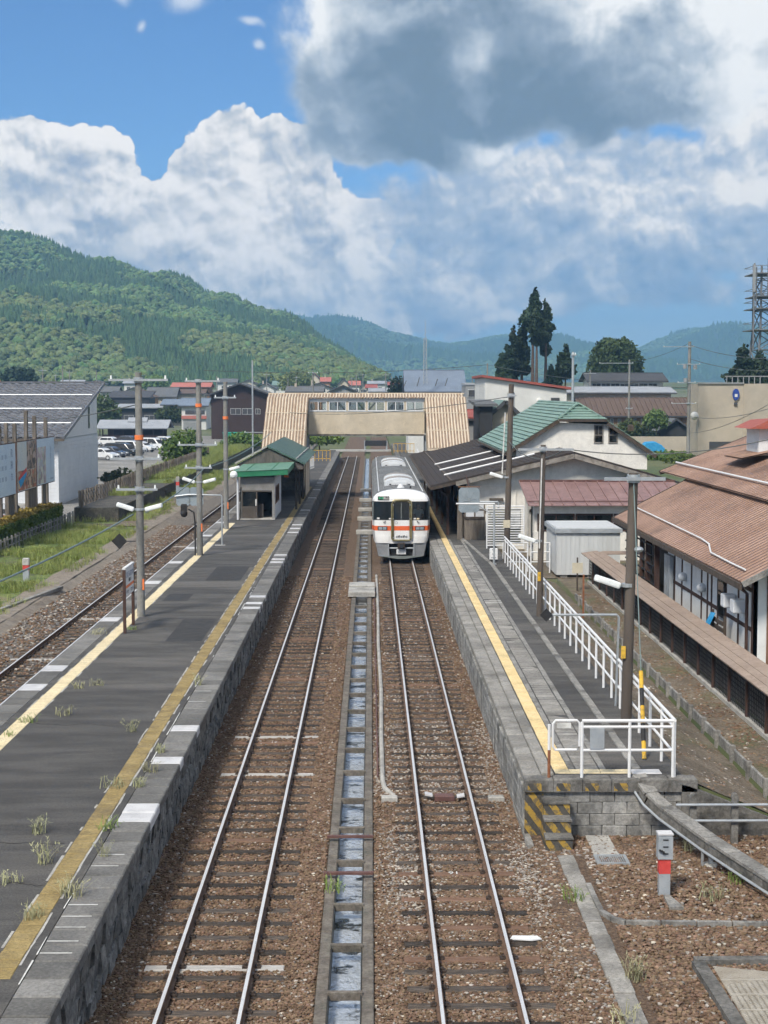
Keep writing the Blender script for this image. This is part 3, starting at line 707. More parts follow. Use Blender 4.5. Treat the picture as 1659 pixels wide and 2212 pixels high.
gB_ = lambda X, Y_: max(.12, .85-((X-.75)/.75)**2-((Y_-27.5)/4.2)**2)+max(0, .8-((X-2.9)/.6)**2-((Y_-27)/3)**2)+.25*max(0, nz(X, Y_, .4, 2))+(.35 if Y_ > 32.6 and Y_ < 40 else 0)
S = []
for (ya, yb, dn, k) in ((19, 26, 1150, 1.0), (26, 36, 760, 1.1), (36, 50, 320, 1.25), (50, 72, 130, 1.5)):
    S += stones(-3.95, -.82, ya, yb, dn, -.165, .017*k, .031*k, gA_, near_sleeper(XA))
    S += stones(.05, 3.02, ya, yb, dn, -.165, .017*k, .031*k, gB_, near_sleeper(XB))
scatter('ballast_stones', 'brown ballast stones between and beside the rails', 'ballast', S, P_ST)
S = stones(3.6, 9.5, 19, 29.3, 480, -.12, .024, .045, lambda X, Y_: .10+max(0, .7-((X-3.7)/.7)**2-((Y_-27)/2.5)**2), lambda X, Y_: 3.55 < X < 3.98 and Y_ < 28)
S += stones(3.02, 3.6, 19, 29.3, 600, -.14, .022, .04, lambda X, Y_: .35)
S += stones(6.15, 8.15, 29.6, 60, 110, lambda X, Y_: lerp(.93, .10, (X-6.15)/2.0), .025, .05, lambda X, Y_: .35)
S += stones(8.3, 9.3, 33, 62, 110, .31, .025, .05, lambda X, Y_: .15)
scatter('yard_stones', 'brown gravel on the yard below the platform end', 'gravel', S, P_ST)
S = stones(-13.6, -8.95, 15, 100, 45, -.16, .035, .065, lambda X, Y_: .55 if X < -12 else .25, near_sleeper(XC))
scatter('siding_stones', 'grey brown ballast stones along the outer track', 'ballast', S, P_ST)

# ------------------------------------------------------------------ island platform (left)
PZ = 1.0
IP = struct('island_platform', MB().box(-8.3, -4.46, -20, 200, -.4, PZ), 'asphalt', origin=(-6.4, 45, -.4))
MB().box(-8.82, -8.3, -20, 200, -.4, .83).build('edge_wall', 'concrete_dark', IP)
MB().box(-4.46, -3.99, -20, 200, -.4, .83).build('edge_wall', 'concrete_dark', IP)
cs = {m: MB().cbox((0, 0, -.17), (.60, .574, .17), .02).mesh('coping_slab', m) for m in ('coping', 'coping_painted')}
rd = random.Random(3)
painted = [26.62, 27.25, 31.0, 34.2, 53.2, 54.6, 56.0, 67.4, 69.0, 70.7, 82.4, 84.8, 87, 98, 109, 118, 127]
y = 15.0; n = 0
while y < 195:
    p = any(abs(q-(y+.3)) < .31 for q in painted)
    inst(cs['coping_painted' if p else 'coping'], 'coping_slab', IP, (-4.155, y+.3, PZ+.004+rd.uniform(-.004, .006)), (0, 0, rd.uniform(-.006, .006))); y += .602
cl = {m: MB().cbox((0, 0, -.17), (.60, .872, .17), .02).mesh('coping_slab', m) for m in ('coping', 'coping_painted')}
y = 14.0
while y < 195:
    p = any(abs(q-(y+.45)) < .46 for q in (39.2, 41.4, 50.5, 60.4, 68.0, 74, 80, 88))
    inst(cl['coping_painted' if p else 'coping'], 'coping_slab', IP, (-8.6, y+.45, PZ+.004+rd.uniform(-.004, .006)), (0, 0, rd.uniform(-.006, .006))); y += .902
def tiles(parent, m, xc, w, y0, y1, step, nmax=300, z=PZ):
    me = MB().cbox((0, 0, -.02), (w, step-.018, .032), .008).mesh('tactile_tile', m); y = y0; k = 0
    while y < y1 and k < nmax:
        inst(me, 'tactile_tile', parent, (xc+rd.uniform(-.004, .004), y+step/2, z), (0, 0, rd.uniform(-.006, .006))); y += step; k += 1
    if y < y1: tag(MB().box(xc-w/2, xc+w/2, y, y1, z-.02, z+.012).build('tactile_strip', m, parent), kind='stuff')
tiles(IP, 'tactile_old', -4.79, .335, 19.2, 122, .335)
tiles(IP, 'tactile_pale', -7.94, .345, 17.0, 88, .335)
def ragged(parent, x, w, y0, y1, dens, m='concrete_pale', z=PZ+.005):
    b = MB(); y = y0
    while y < y1:
        L = rd.uniform(.1, .9)
        if rd.random() < dens: b.add([(x-w*rd.uniform(.2, 1), y, z), (x+w*rd.uniform(.2, 1), y, z), (x+w*rd.uniform(.2, 1), y+L, z), (x-w*rd.uniform(.2, 1), y+L, z)], [(0, 1, 2, 3)])
        y += L
    return tag(b.build('mortar_edge', m, parent, fix=False), kind='stuff')
ragged(IP, -4.985, .030, 19.2, 90, .55); ragged(IP, -4.60, .030, 19.2, 90, .8); ragged(IP, -4.465, .018, 19, 60, .30, 'line_white', PZ+.012)
ragged(IP, -8.13, .03, 36, 80, .5); ragged(IP, -7.75, .03, 36, 80, .5)
lb = MB()
for yy in (20.1, 20.55, 21.1, 21.55, 22.05, 23.9, 24.5, 36.9, 38.2): lb.box(-4.43, -4.0, yy-.012, yy+.012, PZ+.010, PZ+.013)
tag(lb.build('slab_joint_paint', 'line_white', IP), kind='stuff')
cb = MB()
for (y0, x0, x1) in ((25.4, -7.6, -5.1), (23.2, -6.3, -5.0), (34.5, -7.6, -5.3), (45, -7.2, -5.6), (58, -7.4, -5.2), (70, -7.4, -5)):
    xs = [x0+(x1-x0)*i/16 for i in range(17)]; yc = y0; P_ = []
    for x in xs: yc += rd.uniform(-.10, .10); P_.append((x, yc))
    for (a, b_), (c, d) in zip(P_, P_[1:]): cb.quad((a, b_-.014, PZ+.004), (c, d-.014, PZ+.004), (c, d+.014, PZ+.004), (a, b_+.014, PZ+.004))
tag(cb.build('crack', 'shade_dark', IP, fix=False), kind='stuff')
for (x0, x1, y0, y1) in ((-6.6, -5.2, 61, 66), (-7.5, -6.6, 55, 57), (-6.2, -5.1, 46, 50.5)):
    sheet_ = MB().box(x0, x1, y0, y1, PZ-.01, PZ+.004).build('asphalt_patch', mat('asphalt_new', (.035, .035, .037), (.05, .05, .052), scale=3, rough=.92, bump=.3, bscale=50), IP)
def rough_block(name, m, d, seed, j=.03):
    r_ = random.Random(seed); b = MB().cbox((0, 0, -d[2]/2), d, .02)
    b.v = [(x+r_.uniform(-j, j), y+r_.uniform(-j*.6, j*.6), z+r_.uniform(-j*.5, j*.5)) for x, y, z in b.v]; return b.mesh(name, m)
stn = [rough_block('wall_stone', 'wall_stone', (.16, .40, .32), s) for s in range(5)]
k = 0
for j in range(100):
    for r_ in range(3):
        inst(stn[rd.randrange(5)], 'wall_stone', IP, (-3.99+rd.uniform(-.02, .03), 17.5+j*.42+(r_ % 2)*.2, -.06+r_*.345), (0, 0, rd.choice((0, PI))))
rest = MB(); yy = 17.5+100*.42
while yy < 195:
    for r_ in range(3): rest.cbox((-3.99+rd.uniform(-.03, .03), yy+(r_ % 2)*.2, -.2+r_*.345), (.16, .40, .32), .02)
    yy += .42
tag(rest.build('wall_stone', 'wall_stone', IP), kind='stuff')

# ------------------------------------------------------------------ station platform (right)
SP = struct('station_platform', MB().box(3.62, 6.12, 29.45, 230, -.3, PZ), 'asphalt', origin=(4.5, 45, -.3))
MB().box(3.06, 3.62, 29.45, 230, -.3, .85).build('edge_wall', 'concrete_dark', SP)
c1 = MB().cbox((0, 0, -.15), (.352, .572, .15), .02).mesh('coping_slab', 'paver'); c2 = MB().cbox((0, 0, -.15), (.248, .572, .15), .02).mesh('coping_slab', 'paver')
pv_ = MB().cbox((0, 0, -.06), (.46, .285, .06), .012).mesh('paving_slab', 'paver'); st_ = MB().cbox((0, 0, -.1), (.125, .995, .10), .01).mesh('edge_strip', 'concrete')
cu_ = MB().cbox((0, 0, -.1), (.165, .995, .14), .015).mesh('kerb', 'concrete')
y = 29.66; 
while y < 125:
    inst(c1, 'coping_slab', SP, (3.18, y+.3, PZ+.004+rd.uniform(-.006, .006)), (0, 0, rd.uniform(-.01, .01)))
    inst(c2, 'coping_slab', SP, (3.495, y+.3+.2, PZ+.004+rd.uniform(-.005, .005)), (0, 0, rd.uniform(-.01, .01))); y += .6
tiles(SP, 'tactile_new', 3.785, .30, 30.1, 118, .30)
y = 30.1
while y < 78:
    inst(st_, 'edge_strip', SP, (4.01, y+.5, PZ+.006)); inst(st_, 'edge_strip', SP, (4.64, y+.5, PZ+.012+rd.uniform(-.005, .005)), (0, 0, rd.uniform(-.01, .01)))
    inst(cu_, 'kerb', SP, (5.30-(max(0, y-66)*.05), y+.5, PZ+.01+rd.uniform(-.006, .006)), (0, 0, rd.uniform(-.008, .008)+(.05 if y > 66 else 0))); y += 1.0
y = 30.1
while y < 75: inst(pv_, 'paving_slab', SP, (4.325, y+.15, PZ+.006+rd.uniform(-.006, .006)), (rd.uniform(-.01, .01), rd.uniform(-.01, .01), rd.uniform(-.008, .008))); y += .304
x = 3.64
while x < 5.0:
    inst(MATS.setdefault('_tt', MB().cbox((0, 0, -.02), (.296, .30, .032), .005).mesh('tactile_tile', 'tactile_pale')), 'tactile_tile', SP, (x+.15, 29.93, PZ)); x += .302
MB().cbox((5.45, 29.9, PZ-.02), (.58, .34, .035), .006).build('white_slab', 'coping_painted', SP)
for xx in (4.35, 4.85): MB().box(4.1, 4.7, 50+xx, 50.03+xx, PZ+.02, PZ+.024).build('painted_line', 'line_white', SP)
hs = bpy.data.materials.new('hazard_stripe'); hs.use_nodes = True; MATS['hazard_stripe'] = hs
hb = NB(hs.node_tree); hg = hb.n('ShaderNodeNewGeometry'); hx = hb.n('ShaderNodeSeparateXYZ'); hs.node_tree.links.new(hg.outputs['Position'], hx.inputs[0])
ph = hb.m('FRACT', hb.m('ADD', hb.m('MULTIPLY', hb.m('ADD', hx.outputs[0], hb.m('MULTIPLY', hx.outputs[2], .75)), 3.6), hb.m('MULTIPLY', hb.noise(hg.outputs['Position'], 9, 4, .6), .22)))
wear = hb.mr(hb.noise(hg.outputs['Position'], 9, 6, .7), .46, .60)
hc = hb.mix(hb.mr(ph, .48, .52), (.44, .28, .04, 1), (.055, .052, .048, 1))
hc = hb.mix(hb.m('ADD', .18, hb.m('MULTIPLY', wear, .7)), hc, (.09, .085, .075, 1)); hb.put(hs.node_tree.nodes['Principled BSDF'].inputs['Base Color'], hc); hs.node_tree.nodes['Principled BSDF'].inputs['Roughness'].default_value = .85
# block wall: the end and the side facing the track
be = [rough_block('wall_block', 'wall_block', (.472, .10, .222), s, .006) for s in range(4)]
for r_ in range(4):
    x = 3.30-(.24 if r_ % 2 else 0)
    while x < 6.3: 
        if x-.23 > 3.02: inst(be[rd.randrange(4)], 'wall_block', SP, (x, 29.42+rd.uniform(-.004, .006), -.04+r_*.232))
        x += .485
bs_ = [rough_block('wall_block', 'wall_block', (.10, .432, .222), s, .008) for s in range(4)]
for j in range(62):
    for r_ in range(4): inst(bs_[rd.randrange(4)], 'wall_block', SP, (3.05+rd.uniform(-.006, .006), 29.6+j*.445+(r_ % 2)*.22, -.06+r_*.232))
rest = MB(); yy = 29.6+62*.445
while yy < 120:
    for r_ in range(4): rest.cbox((3.05+rd.uniform(-.01, .01), yy+(r_ % 2)*.22, -.17+r_*.232), (.10, .432, .222), .006)
    yy += .445
tag(rest.build('wall_block', 'wall_block', SP), kind='stuff')
MB().box(5.85, 6.34, 29.46, 30.2, -.25, .752).build('corner_block', 'concrete_dark', SP)
MB().box(3.0, 3.36, 29.355, 29.40, -.18, .74).build('hazard_panel', 'hazard_stripe', SP)
for i in range(6):
    x0 = 3.0+i*.56; MB().cbox((x0+.277, 29.48, .755), (.552, .36, .25), .02).build('end_beam', 'concrete_dark', SP)
    if i in (0, 1, 2, 3): MB().box(x0+.05, x0+.32, 29.294, 29.3, .78, .93).build('hazard_patch', 'hazard_stripe', SP)
ST = thing('steps', 'three worn concrete steps with yellow and black stripes at the platform end', 'steps', (3.57, 28.7, -.15))
for i, (z1, y0) in enumerate(((.12, 28.38), (.38, 28.68), (.64, 28.98))):
    MB().cbox((3.58+(-.02+.01*i), (y0+29.34)/2, -.2), (.50, 29.34-y0, z1+.2-.03), 0).build('step_block', 'hazard_stripe', ST)
    MB().cbox((3.58+(-.02+.01*i), (y0+y0+.33)/2-.01, z1-.035), (.53, .35, .05), .01).build('tread', 'concrete_dark', ST)

# white railings
def tubes(name, parent, paths, r, m='white_paint', n=8):
    b = MB()
    for p in paths: b.tube(p, r, n)
    return b.build(name, m, parent, smooth=True)
GR = thing('guard_rail', 'white tube guard rail along the outer edge of the station platform', 'railing', (5.93, 48, PZ))
y = 29.5; YF = 67.6; postm = MB().tube([(0, 0, 0), (0, 0, 1.1)], .032, 8).mesh('post', 'white_paint', smooth=True)
while y < YF: inst(postm, 'post', GR, (5.93, y, PZ)); y += 1.3
for z, r in ((2.12, .036), (1.98, .028), (1.47, .028)): tubes('rail', GR, [[(5.93, 29.5, z), (5.93, YF, z)]], r)
EG = thing('end_railing', 'white tube railing closing off the platform end, with a grey plate', 'railing', (5.0, 29.5, PZ))
for x in (4.12, 5.05, 5.90): inst(postm, 'post', EG, (x, 29.47, PZ))
for z, r in ((2.12, .034), (2.0, .028), (1.54, .028)): tubes('rail', EG, [[(4.12, 29.47, z), (5.90, 29.47, z)]], r)
MB().box(4.27, 4.55, 29.43, 29.45, 1.57, 1.98).build('plate', 'grey_paint', EG)
GT = thing('end_gate', 'small white tube gate on a rusty post at the platform end', 'gate', (3.48, 29.47, PZ))
tubes('post', GT, [[(3.48, 29.47, PZ), (3.48, 29.47, 1.55)]], .03, 'rust'); tubes('post', GT, [[(3.48, 29.47, 1.551), (3.48, 29.47, 2.05)]], .03)
lp = [(3.56, 2.07), (3.60, 2.13), (4.02, 2.13), (4.07, 2.07), (4.07, 1.62), (4.02, 1.55), (3.60, 1.55), (3.55, 1.62), (3.55, 2.07)]
tubes('frame', GT, [[(x, 29.47, z) for x, z in lp]], .026)
MB().box(3.62, 3.90, 29.425, 29.44, 1.99, 2.09).build('notice', 'line_white', GT)

# ------------------------------------------------------------------ yard below the platform end
tr = [(5.25, 29.55, 1.06), (5.42, 29.15, .80), (5.67, 28.85, .60), (6.19, 27.4, .42), (6.73, 26.0, .28), (7.5, 24.1, .08)]
TD = thing('cable_trough', 'concrete cable trough with lids sloping down from the platform end', 'trough', (5.7, 28.8, -.1))
for i, (a, b_) in enumerate(zip(tr, tr[1:])):
    a, b_ = Vector(a), Vector(b_); L = (b_-a).length; nseg = max(1, round(L/.75))
    for q in range(nseg):
        p0, p1 = a.lerp(b_, q/nseg+.004), a.lerp(b_, (q+1)/nseg-.004)
        MB().bar(p0-Vector((0, 0, .03)), p1-Vector((0, 0, .03)), .30, .055).build('lid', 'concrete', TD)
        MB().bar(p0-Vector((0, 0, .15)), p1-Vector((0, 0, .15)), .25, .18).build('duct', 'concrete_dark', TD)
off = Vector((-.17, -.1, -.22)); tubes('conduit', TD, [[Vector(p)+off for p in tr]], .026, 'galv')
for f in (.45,):
    p = Vector(tr[3]); MB().box(p.x-.02, p.x+.05, p.y-.03, p.y+.04, -.15, p.z-.2).build('support', 'grey_paint', TD)
    MB().cyl(p.x, p.y, -.16, -.07, .16, .13, 10).build('footing', 'concrete_pale', TD)
    MB().box(p.x-.18, p.x-.14, p.y-.1, p.y-.06, -.15, p.z-.2).build('support', 'galv', TD)
PF = thing('pipe_fence', 'two galvanised pipes on round topped concrete posts beside the cable trough', 'fence', (6.6, 28.8, -.13))
for x in (6.16, 6.96, 7.9):
    b = MB().prism([(x-.065, -.15), (x+.065, -.15), (x+.065, .80), (x+.04, .86), (x-.04, .86), (x-.065, .80)], 28.74, 28.86); b.build('post', 'concrete_dark', PF, bev=.01)
for z in (.66, .35): tubes('pipe', PF, [[(5.82, 28.70, z), (8.6, 28.70, z)]], .028, 'galv')
tag(MB().prism([(6.05, -.2), (8.4, -.2), (8.4, -.02), (6.2, .86), (6.05, .90)], 29.30, 29.44).build('retaining_wall', 'concrete_dark', origin=(7, 29.4, -.2)), 'dark sloping concrete edge holding the gravel bank beside the platform end', 'wall')
PB = thing('signal_post', 'grey post with a red band and a small switch box head', 'post', (5.04, 25.8, -.13))
MB().cbox((5.04, 25.8, -.15), (.19, .15, .42), 0).build('column', 'grey_paint', PB)
MB().cbox((5.04, 25.8, .27), (.195, .155, .26), 0).build('red_band', 'red_paint', PB)
hd = MB().cbox((5.045, 25.8, .53), (.25, .20, .42), .03).build('switch_box', 'grey_paint', PB)
MB().cbox((5.045, 25.8, .95), (.265, .215, .035), .01).build('lid', 'coping_painted', hd)
MB().bar((4.93, 25.68, .70), (5.02, 25.66, .66), .03).build('handle', 'black', hd)
for z in (.62, .74, .86): MB().box(5.0, 5.09, 25.692, 25.70, z, z+.02).build('slot', 'black', hd)
kb = [at(1270.6, 1914, -.1), at(1285, 1945, -.1), at(1298, 1972, -.1), at(1324, 1988, -.1), at(1352, 1996, -.1), at(1660, 1999, -.1), at(1760, 1998, -.1)]
KD = thing('concrete_edging', 'thin concrete edging curving across the gravel to the grey post', 'kerb', kb[3])
for p, q in zip(kb, kb[1:]):
    n = max(1, round((q-p).length/.6))
    for i in range(n): MB().bar(p.lerp(q, i/n), p.lerp(q, (i+1)/n-.01), .09, .12).build('edging_piece', 'concrete', KD)
MB().add([(5.0, 25.6, -.05), (5.1, 25.6, -.05), (5.22, 24.98, -.05), (4.98, 24.98, -.05), (5.0, 25.6, -.16), (5.1, 25.6, -.16), (5.22, 24.98, -.16), (4.98, 24.98, -.16)],
         [(0, 1, 2, 3), (0, 4, 5, 1), (1, 5, 6, 2), (2, 6, 7, 3), (3, 7, 4, 0)]).build('junction', 'concrete', KD)
PT = struct('path', MB().box(3.47, 3.80, 17, 28.35, -.3, -.145), 'concrete_dark')
ps = MB().cbox((0, 0, -.05), (.30, .585, .05), .01).mesh('paving_slab', 'paver'); y = 17.2
while y < 28.0: inst(ps, 'paving_slab', PT, (3.635+rd.uniform(-.015, .015), y+.3, -.085+rd.uniform(-.012, .012)), (rd.uniform(-.015, .015), rd.uniform(-.02, .02), rd.uniform(-.02, .02))); y += .6
MB().box(2.98, 3.10, 28.6, 31.6, -.2, -.08).build('edge_beam', 'concrete', PT)
DG = thing('drain_grate', 'small steel drain grate set in a pale frame below the block wall', 'grate', (4.45, 27.7, -.12))
MB().box(4.14, 4.2, 27.44, 27.98, -.2, -.075).build('frame', 'galv', DG); MB().box(4.68, 4.74, 27.44, 27.98, -.2, -.075).build('frame', 'galv', DG)
MB().box(4.2, 4.68, 27.44, 27.5, -.2, -.075).build('frame', 'galv', DG); MB().box(4.2, 4.68, 27.92, 27.98, -.2, -.075).build('frame', 'galv', DG)
MB().box(4.2, 4.68, 27.5, 27.92, -.2, -.16).build('sump', 'shade_dark', DG)
for i in range(12): MB().box(4.215+i*.039, 4.232+i*.039, 27.5, 27.92, -.12, -.085).build('grate_bar', 'galv', DG)
tag(MB().cbox((4.40, 28.65, -.16), (.46, 1.25, .07), .01).build('concrete_slab', 'concrete_pale', origin=(4.4, 28.65, -.16)), 'weathered concrete slab leading from the block wall to the drain grate', 'slab')
EM = thing('mesh_cover', 'expanded metal cover over a pit at the right lower corner', 'grating', (6.0, 21.5, -.12))
p0 = at(1540, 2088, -.06)
MB().bar(at(1508, 2085, -.08), at(1508, 2085, -.08)+Vector((.12, -4.5, 0)), .20, .14).build('edge_beam', 'concrete_dark', EM)
MB().bar(at(1500, 2078, -.09), at(1500, 2078, -.09)+Vector((3, .05, 0)), .16, .12).build('edge_beam', 'concrete_dark', EM)
MB().box(p0.x-.02, p0.x+2.6, p0.y-4.6, p0.y, -.22, -.16).build('pit_floor', 'ballast_grey', EM)
wb_ = MB(); px, py = .085, .05
for i in range(-60, 60):
    for sgn in (1, -1):
        a = Vector((p0.x, p0.y-2.2+i*py*1.0, -.06)); b_ = a+Vector((2.5, sgn*2.5*py/px*.5, 0))
        if max(a.y, b_.y) > p0.y or min(a.y, b_.y) < p0.y-4.5: continue
        wb_.bar(a, b_, .012, .012)
tag(wb_.build('expanded_mesh', mat('mesh_beige', (.36, .33, .28), (.44, .41, .36), scale=4, rough=.7), EM), kind='stuff')
for i in range(4): MB().bar((p0.x, p0.y-.55*(i+1), -.05), (p0.x+2.5, p0.y-.55*(i+1), -.05), .03, .02).build('crossbar', 'mesh_beige', EM)
tag(MB().cbox((at(1512, 1610, .1).x, at(1512, 1610, .1).y, .08), (.16, .14, .10), .02).build('red_marker', 'red_paint', origin=at(1512, 1610, .08)), 'small red block lying against the concrete plate wall', 'block')
bk = MB(); n_ = 60
for j in range(n_+1):
    Y_ = 29.52+j*37.5/n_
    for i in range(7): X_ = 6.14+2.04*i/6; bk.v.append((X_, Y_, lerp(.93, .10, (X_-6.15)/2.0)+.03+.03*nz(X_, Y_, 1.7, 2)))
bk.f = [(7*j+k, 7*j+k+1, 7*j+k+8, 7*j+k+7) for j in range(n_) for k in range(6)]
struct('gravel_bank', bk, 'earth', fix=False)
sheet('earth_strip', 'earth', 8.24, 9.34, 29.6, 79, .325, nx=4, ny=60, amp=.03); sheet('earth_yard', 'earth', 6.12, 16.5, 67.12, 79.8, .335, nx=10, ny=20, amp=.02)
# plate wall between platform bank and fence
PW = thing('plate_wall', 'low grey concrete plate wall with posts between platform bank and black fence', 'wall', (8.2, 46, 0))
pm = rough_block('wall_plate', 'wall_block', (.06, 1.44, .46), 2, .004); pp_ = MB().cbox((0, 0, 0), (.12, .10, .56), .01).mesh('post', 'concrete'); y = 29.6
while y < 61: inst(pm, 'wall_plate', PW, (8.22, y+.75, .25)); inst(pp_, 'post', PW, (8.17, y, 0)); y += 1.5
# platform weeds
def blade_mesh(seed, n, h, spread, m, w=.012, head=.5):
    w *= .62
    r_ = random.Random(seed); b = MB()
    for _ in range(n):
        a = r_.uniform(0, 2*PI); L = h*r_.uniform(.5, 1); lean = r_.uniform(.1, .9)*spread; pts_ = []
        x0, y0 = r_.uniform(-.05, .05)*spread*4, r_.uniform(-.05, .05)*spread*4
        for i in range(4): t = i/3; pts_.append(Vector((x0+math.cos(a)*lean*L*t**1.6, y0+math.sin(a)*lean*L*t**1.6, L*t*(1-.25*lean*t))))
        sd_ = Vector((-math.sin(a), math.cos(a), 0))*w
        for p, q, k0, k1 in zip(pts_, pts_[1:], (1, .8, .6), (.8, .6, .1)): b.quad(p-sd_*k0, p+sd_*k0, q+sd_*k1, q-sd_*k1)
        if r_.random() < head:
            for _k in range(4):
                p = pts_[2].lerp(pts_[3], r_.uniform(-.3, 1)); e = Vector((r_.uniform(-1, 1), r_.uniform(-1, 1), r_.uniform(.1, 1))).normalized()*.05*h/.4
                f = e.cross(Vector((0, 0, 1))).normalized()*w*1.2; b.quad(p-f, p+f, p+e+f*.3, p+e-f*.3)
    return b.mesh('blades', m, fix=False)
WM = [blade_mesh(1, 42, .42, .8, 'weed_dry'), blade_mesh(2, 30, .34, 1.0, 'weed_dry'), blade_mesh(3, 34, .30, .9, 'weed_green'), blade_mesh(4, 22, .55, .6, 'weed_dry', head=.9)]
RT = MB().cyl(0, 0, -.02, .03, .03, .015, 6).mesh('root', 'weed_dry')
weeds = [(70, 1985, PZ, 0, 'beside the ochre strip at the very bottom of the island platform'), (155, 1935, PZ, 0, 'rooted between ochre strip and coping, second from the front'), (225, 1850, PZ, 3, 'spreading tall beside the ochre strip opposite the bare slabs'),
         (20, 1905, PZ, 1, 'left of the ochre strip at the lower left corner'), (235, 1790, PZ, 2, 'just in front of the double white slab'), (300, 1700, PZ, 0, 'pale, beside the coping between white slabs'), (325, 1668, PZ, 0, 'in the joint just beyond the single white slab'),
         (248, 1700, PZ, 1, 'on the left rim of the ochre strip, opposite the white slab'), (345, 1625, PZ, 0, 'right of the ochre strip beside two white slabs'), (285, 1580, PZ, 3, 'sparse, on bare asphalt left of the ochre strip'), (140, 1545, PZ, 1, 'alone on open asphalt left of middle'),
         (170, 1487, PZ, 0, 'largest of the three beside the pale strip'), (212, 1480, PZ, 1, 'right one of the three beside the pale strip'), (60, 1560, PZ, 2, 'thick, growing along the pale strip at the left margin'), (20, 1590, PZ, 2, 'thick, at the left margin of the picture'), (82, 1800, PZ, 3, 'thin, on open asphalt at left'),
         (95, 1865, PZ, 3, 'thin, by the crack left of the ochre strip'), (285, 1360, PZ, 2, 'at the feet of the station sign'), (430, 1480, PZ, 3, 'right of the ochre strip farther up'), (210, 1370, PZ, 1, 'on the coping left of the pale strip')]
for i, (x, y, z, k, wh) in enumerate(weeds):
    p = at(x, y, z); t = thing('weed', ('clump of dry grass ' if k != 2 else 'clump of green grass ')+wh, 'weed', p, 'weeds on the island platform')
    o = inst(WM[k], 'blades', t, p, (0, 0, i*1.3)); s = (1.0, 1.2, .85)[i % 3]; o.scale = (s*.9, s*.9, s*.62); inst(RT, 'root', t, p)
for i, (x, y, z, k, lb_) in enumerate([(1240, 1945, -.1, 2, 'green weed beside the slab path'), (1485, 1838, -.1, 3, 'tall thin weed behind the grey post'), (1590, 1905, -.1, 2, 'small leafy weed under the cable trough'), (1375, 2115, -.12, 0, 'dry branching weed beside the slab path near the mesh cover'),
                                        (1535, 1940, -.1, 1, 'dry weed on gravel right of the grey post'), (1345, 2210, -.12, 1, 'dry weed at the bottom edge beside the slab path'), (722, 1925, -.1, 2, 'green weed growing from the drain wall')]):
    p = at(x, y, z); t = thing('weed', lb_, 'weed', p, 'weeds on the gravel'); inst(WM[k], 'blades', t, p, (0, 0, i)); inst(RT, 'root', t, p)

# ------------------------------------------------------------------ train
mat('train_white', (.78, .78, .77), (.82, .82, .81), scale=1.2, rough=.32, coat=.3, stain=(.66, .65, .63), sscale=1.6, samt=.35)
mat('train_steel', (.42, .43, .44), (.50, .51, .52), scale=2, rough=.38, metal=.6)
mat('train_roof', (.17, .18, .19), (.24, .25, .26), scale=1.5, rough=.7, stain=(.12, .12, .125), sscale=.8, samt=.6)
mat('train_orange', (.72, .125, .03), (.78, .15, .045), scale=2, rough=.35, coat=.3)
mat('train_skirt', (.20, .21, .225), (.25, .26, .275), scale=2, rough=.6, stain=(.26, .25, .25), sscale=3, samt=.6)
mat('ac_white', (.60, .62, .64), (.68, .70, .72), scale=2, rough=.5, stain=(.42, .40, .38), sscale=2, samt=.5)
mat('ac_brown', (.26, .24, .23), (.34, .31, .29), scale=2, rough=.7)
mat('gold_frame', (.22, .19, .09), (.34, .30, .17), scale=4, rough=.35, metal=.5)
mat('cab_grey', (.15, .17, .165), (.20, .22, .215), scale=2, rough=.8)
mat('led_red', (.6, .12, .06), rough=.6); mat('led_white', (.75, .72, .68), rough=.6); mat('led_green', (.05, .55, .25), rough=.6)
NS = 4.5
def WZ(z):
    for (a, b_), (c, d) in zip(WP, WP[1:]):
        if z <= c: return b_+(d-b_)*(z-a)/(c-a)
    return WP[-1][1]
WP = [(.85, 1.30), (1.0, 1.36), (1.35, 1.43), (1.6, 1.46), (2.95, 1.46), (3.1, 1.44), (3.25, 1.36), (3.38, 1.22), (3.48, 1.0), (3.56, .7), (3.60, .35), (3.615, .05)]
def BZ(z): return 0 if z < 2.08 else ((z-2.08)*.10 if z < 3.05 else .097+.62*(1-math.sqrt(max(0, 1-min(1, (z-3.05)/.57)**2))))
def mask_y(Y0, x, z):
    W_ = WZ(z); D = .70-BZ(z); q = min(1, abs(x)/W_)
    return Y0+.70-D*(1-q**NS)**(1/NS)
def patch(Y0, f0, f1, z0, z1, off=0.0, nx=18, nz_=4, absx=False, th=0.0, zs=None):
    b = MB(); zs = zs or [z0+(z1-z0)*j/nz_ for j in range(nz_+1)]
    def ease(t): return math.sin(t*PI/2) if False else t
    for z in zs:
        for i in range(nx+1):
            f = f0+(f1-f0)*i/nx
            if not absx: f = math.copysign(1-(1-abs(f))**1.0, f); x = f*WZ(z)
            else: x = f
            b.v.append((XB+x, mask_y(Y0, x, z)-off, z))
    b.f = [(j*(nx+1)+i, j*(nx+1)+i+1, (j+1)*(nx+1)+i+1, (j+1)*(nx+1)+i) for j in range(len(zs)-1) for i in range(nx)]
    if th:
        n = len(b.v); F0 = list(b.f); b.v += [(x, y+th, z) for x, y, z in b.v]
        b.f += [tuple(reversed([i+n for i in f])) for f in F0]
        m_ = nx+1; L = len(zs)
        rim = [i for i in range(m_)]+[j*m_+nx for j in range(1, L)]+[(L-1)*m_+i for i in range(nx-1, -1, -1)]+[j*m_ for j in range(L-2, 0, -1)]
        b.f += [(rim[i], rim[i]+n, rim[(i+1) % len(rim)]+n, rim[(i+1) % len(rim)]) for i in range(len(rim))]
    return b
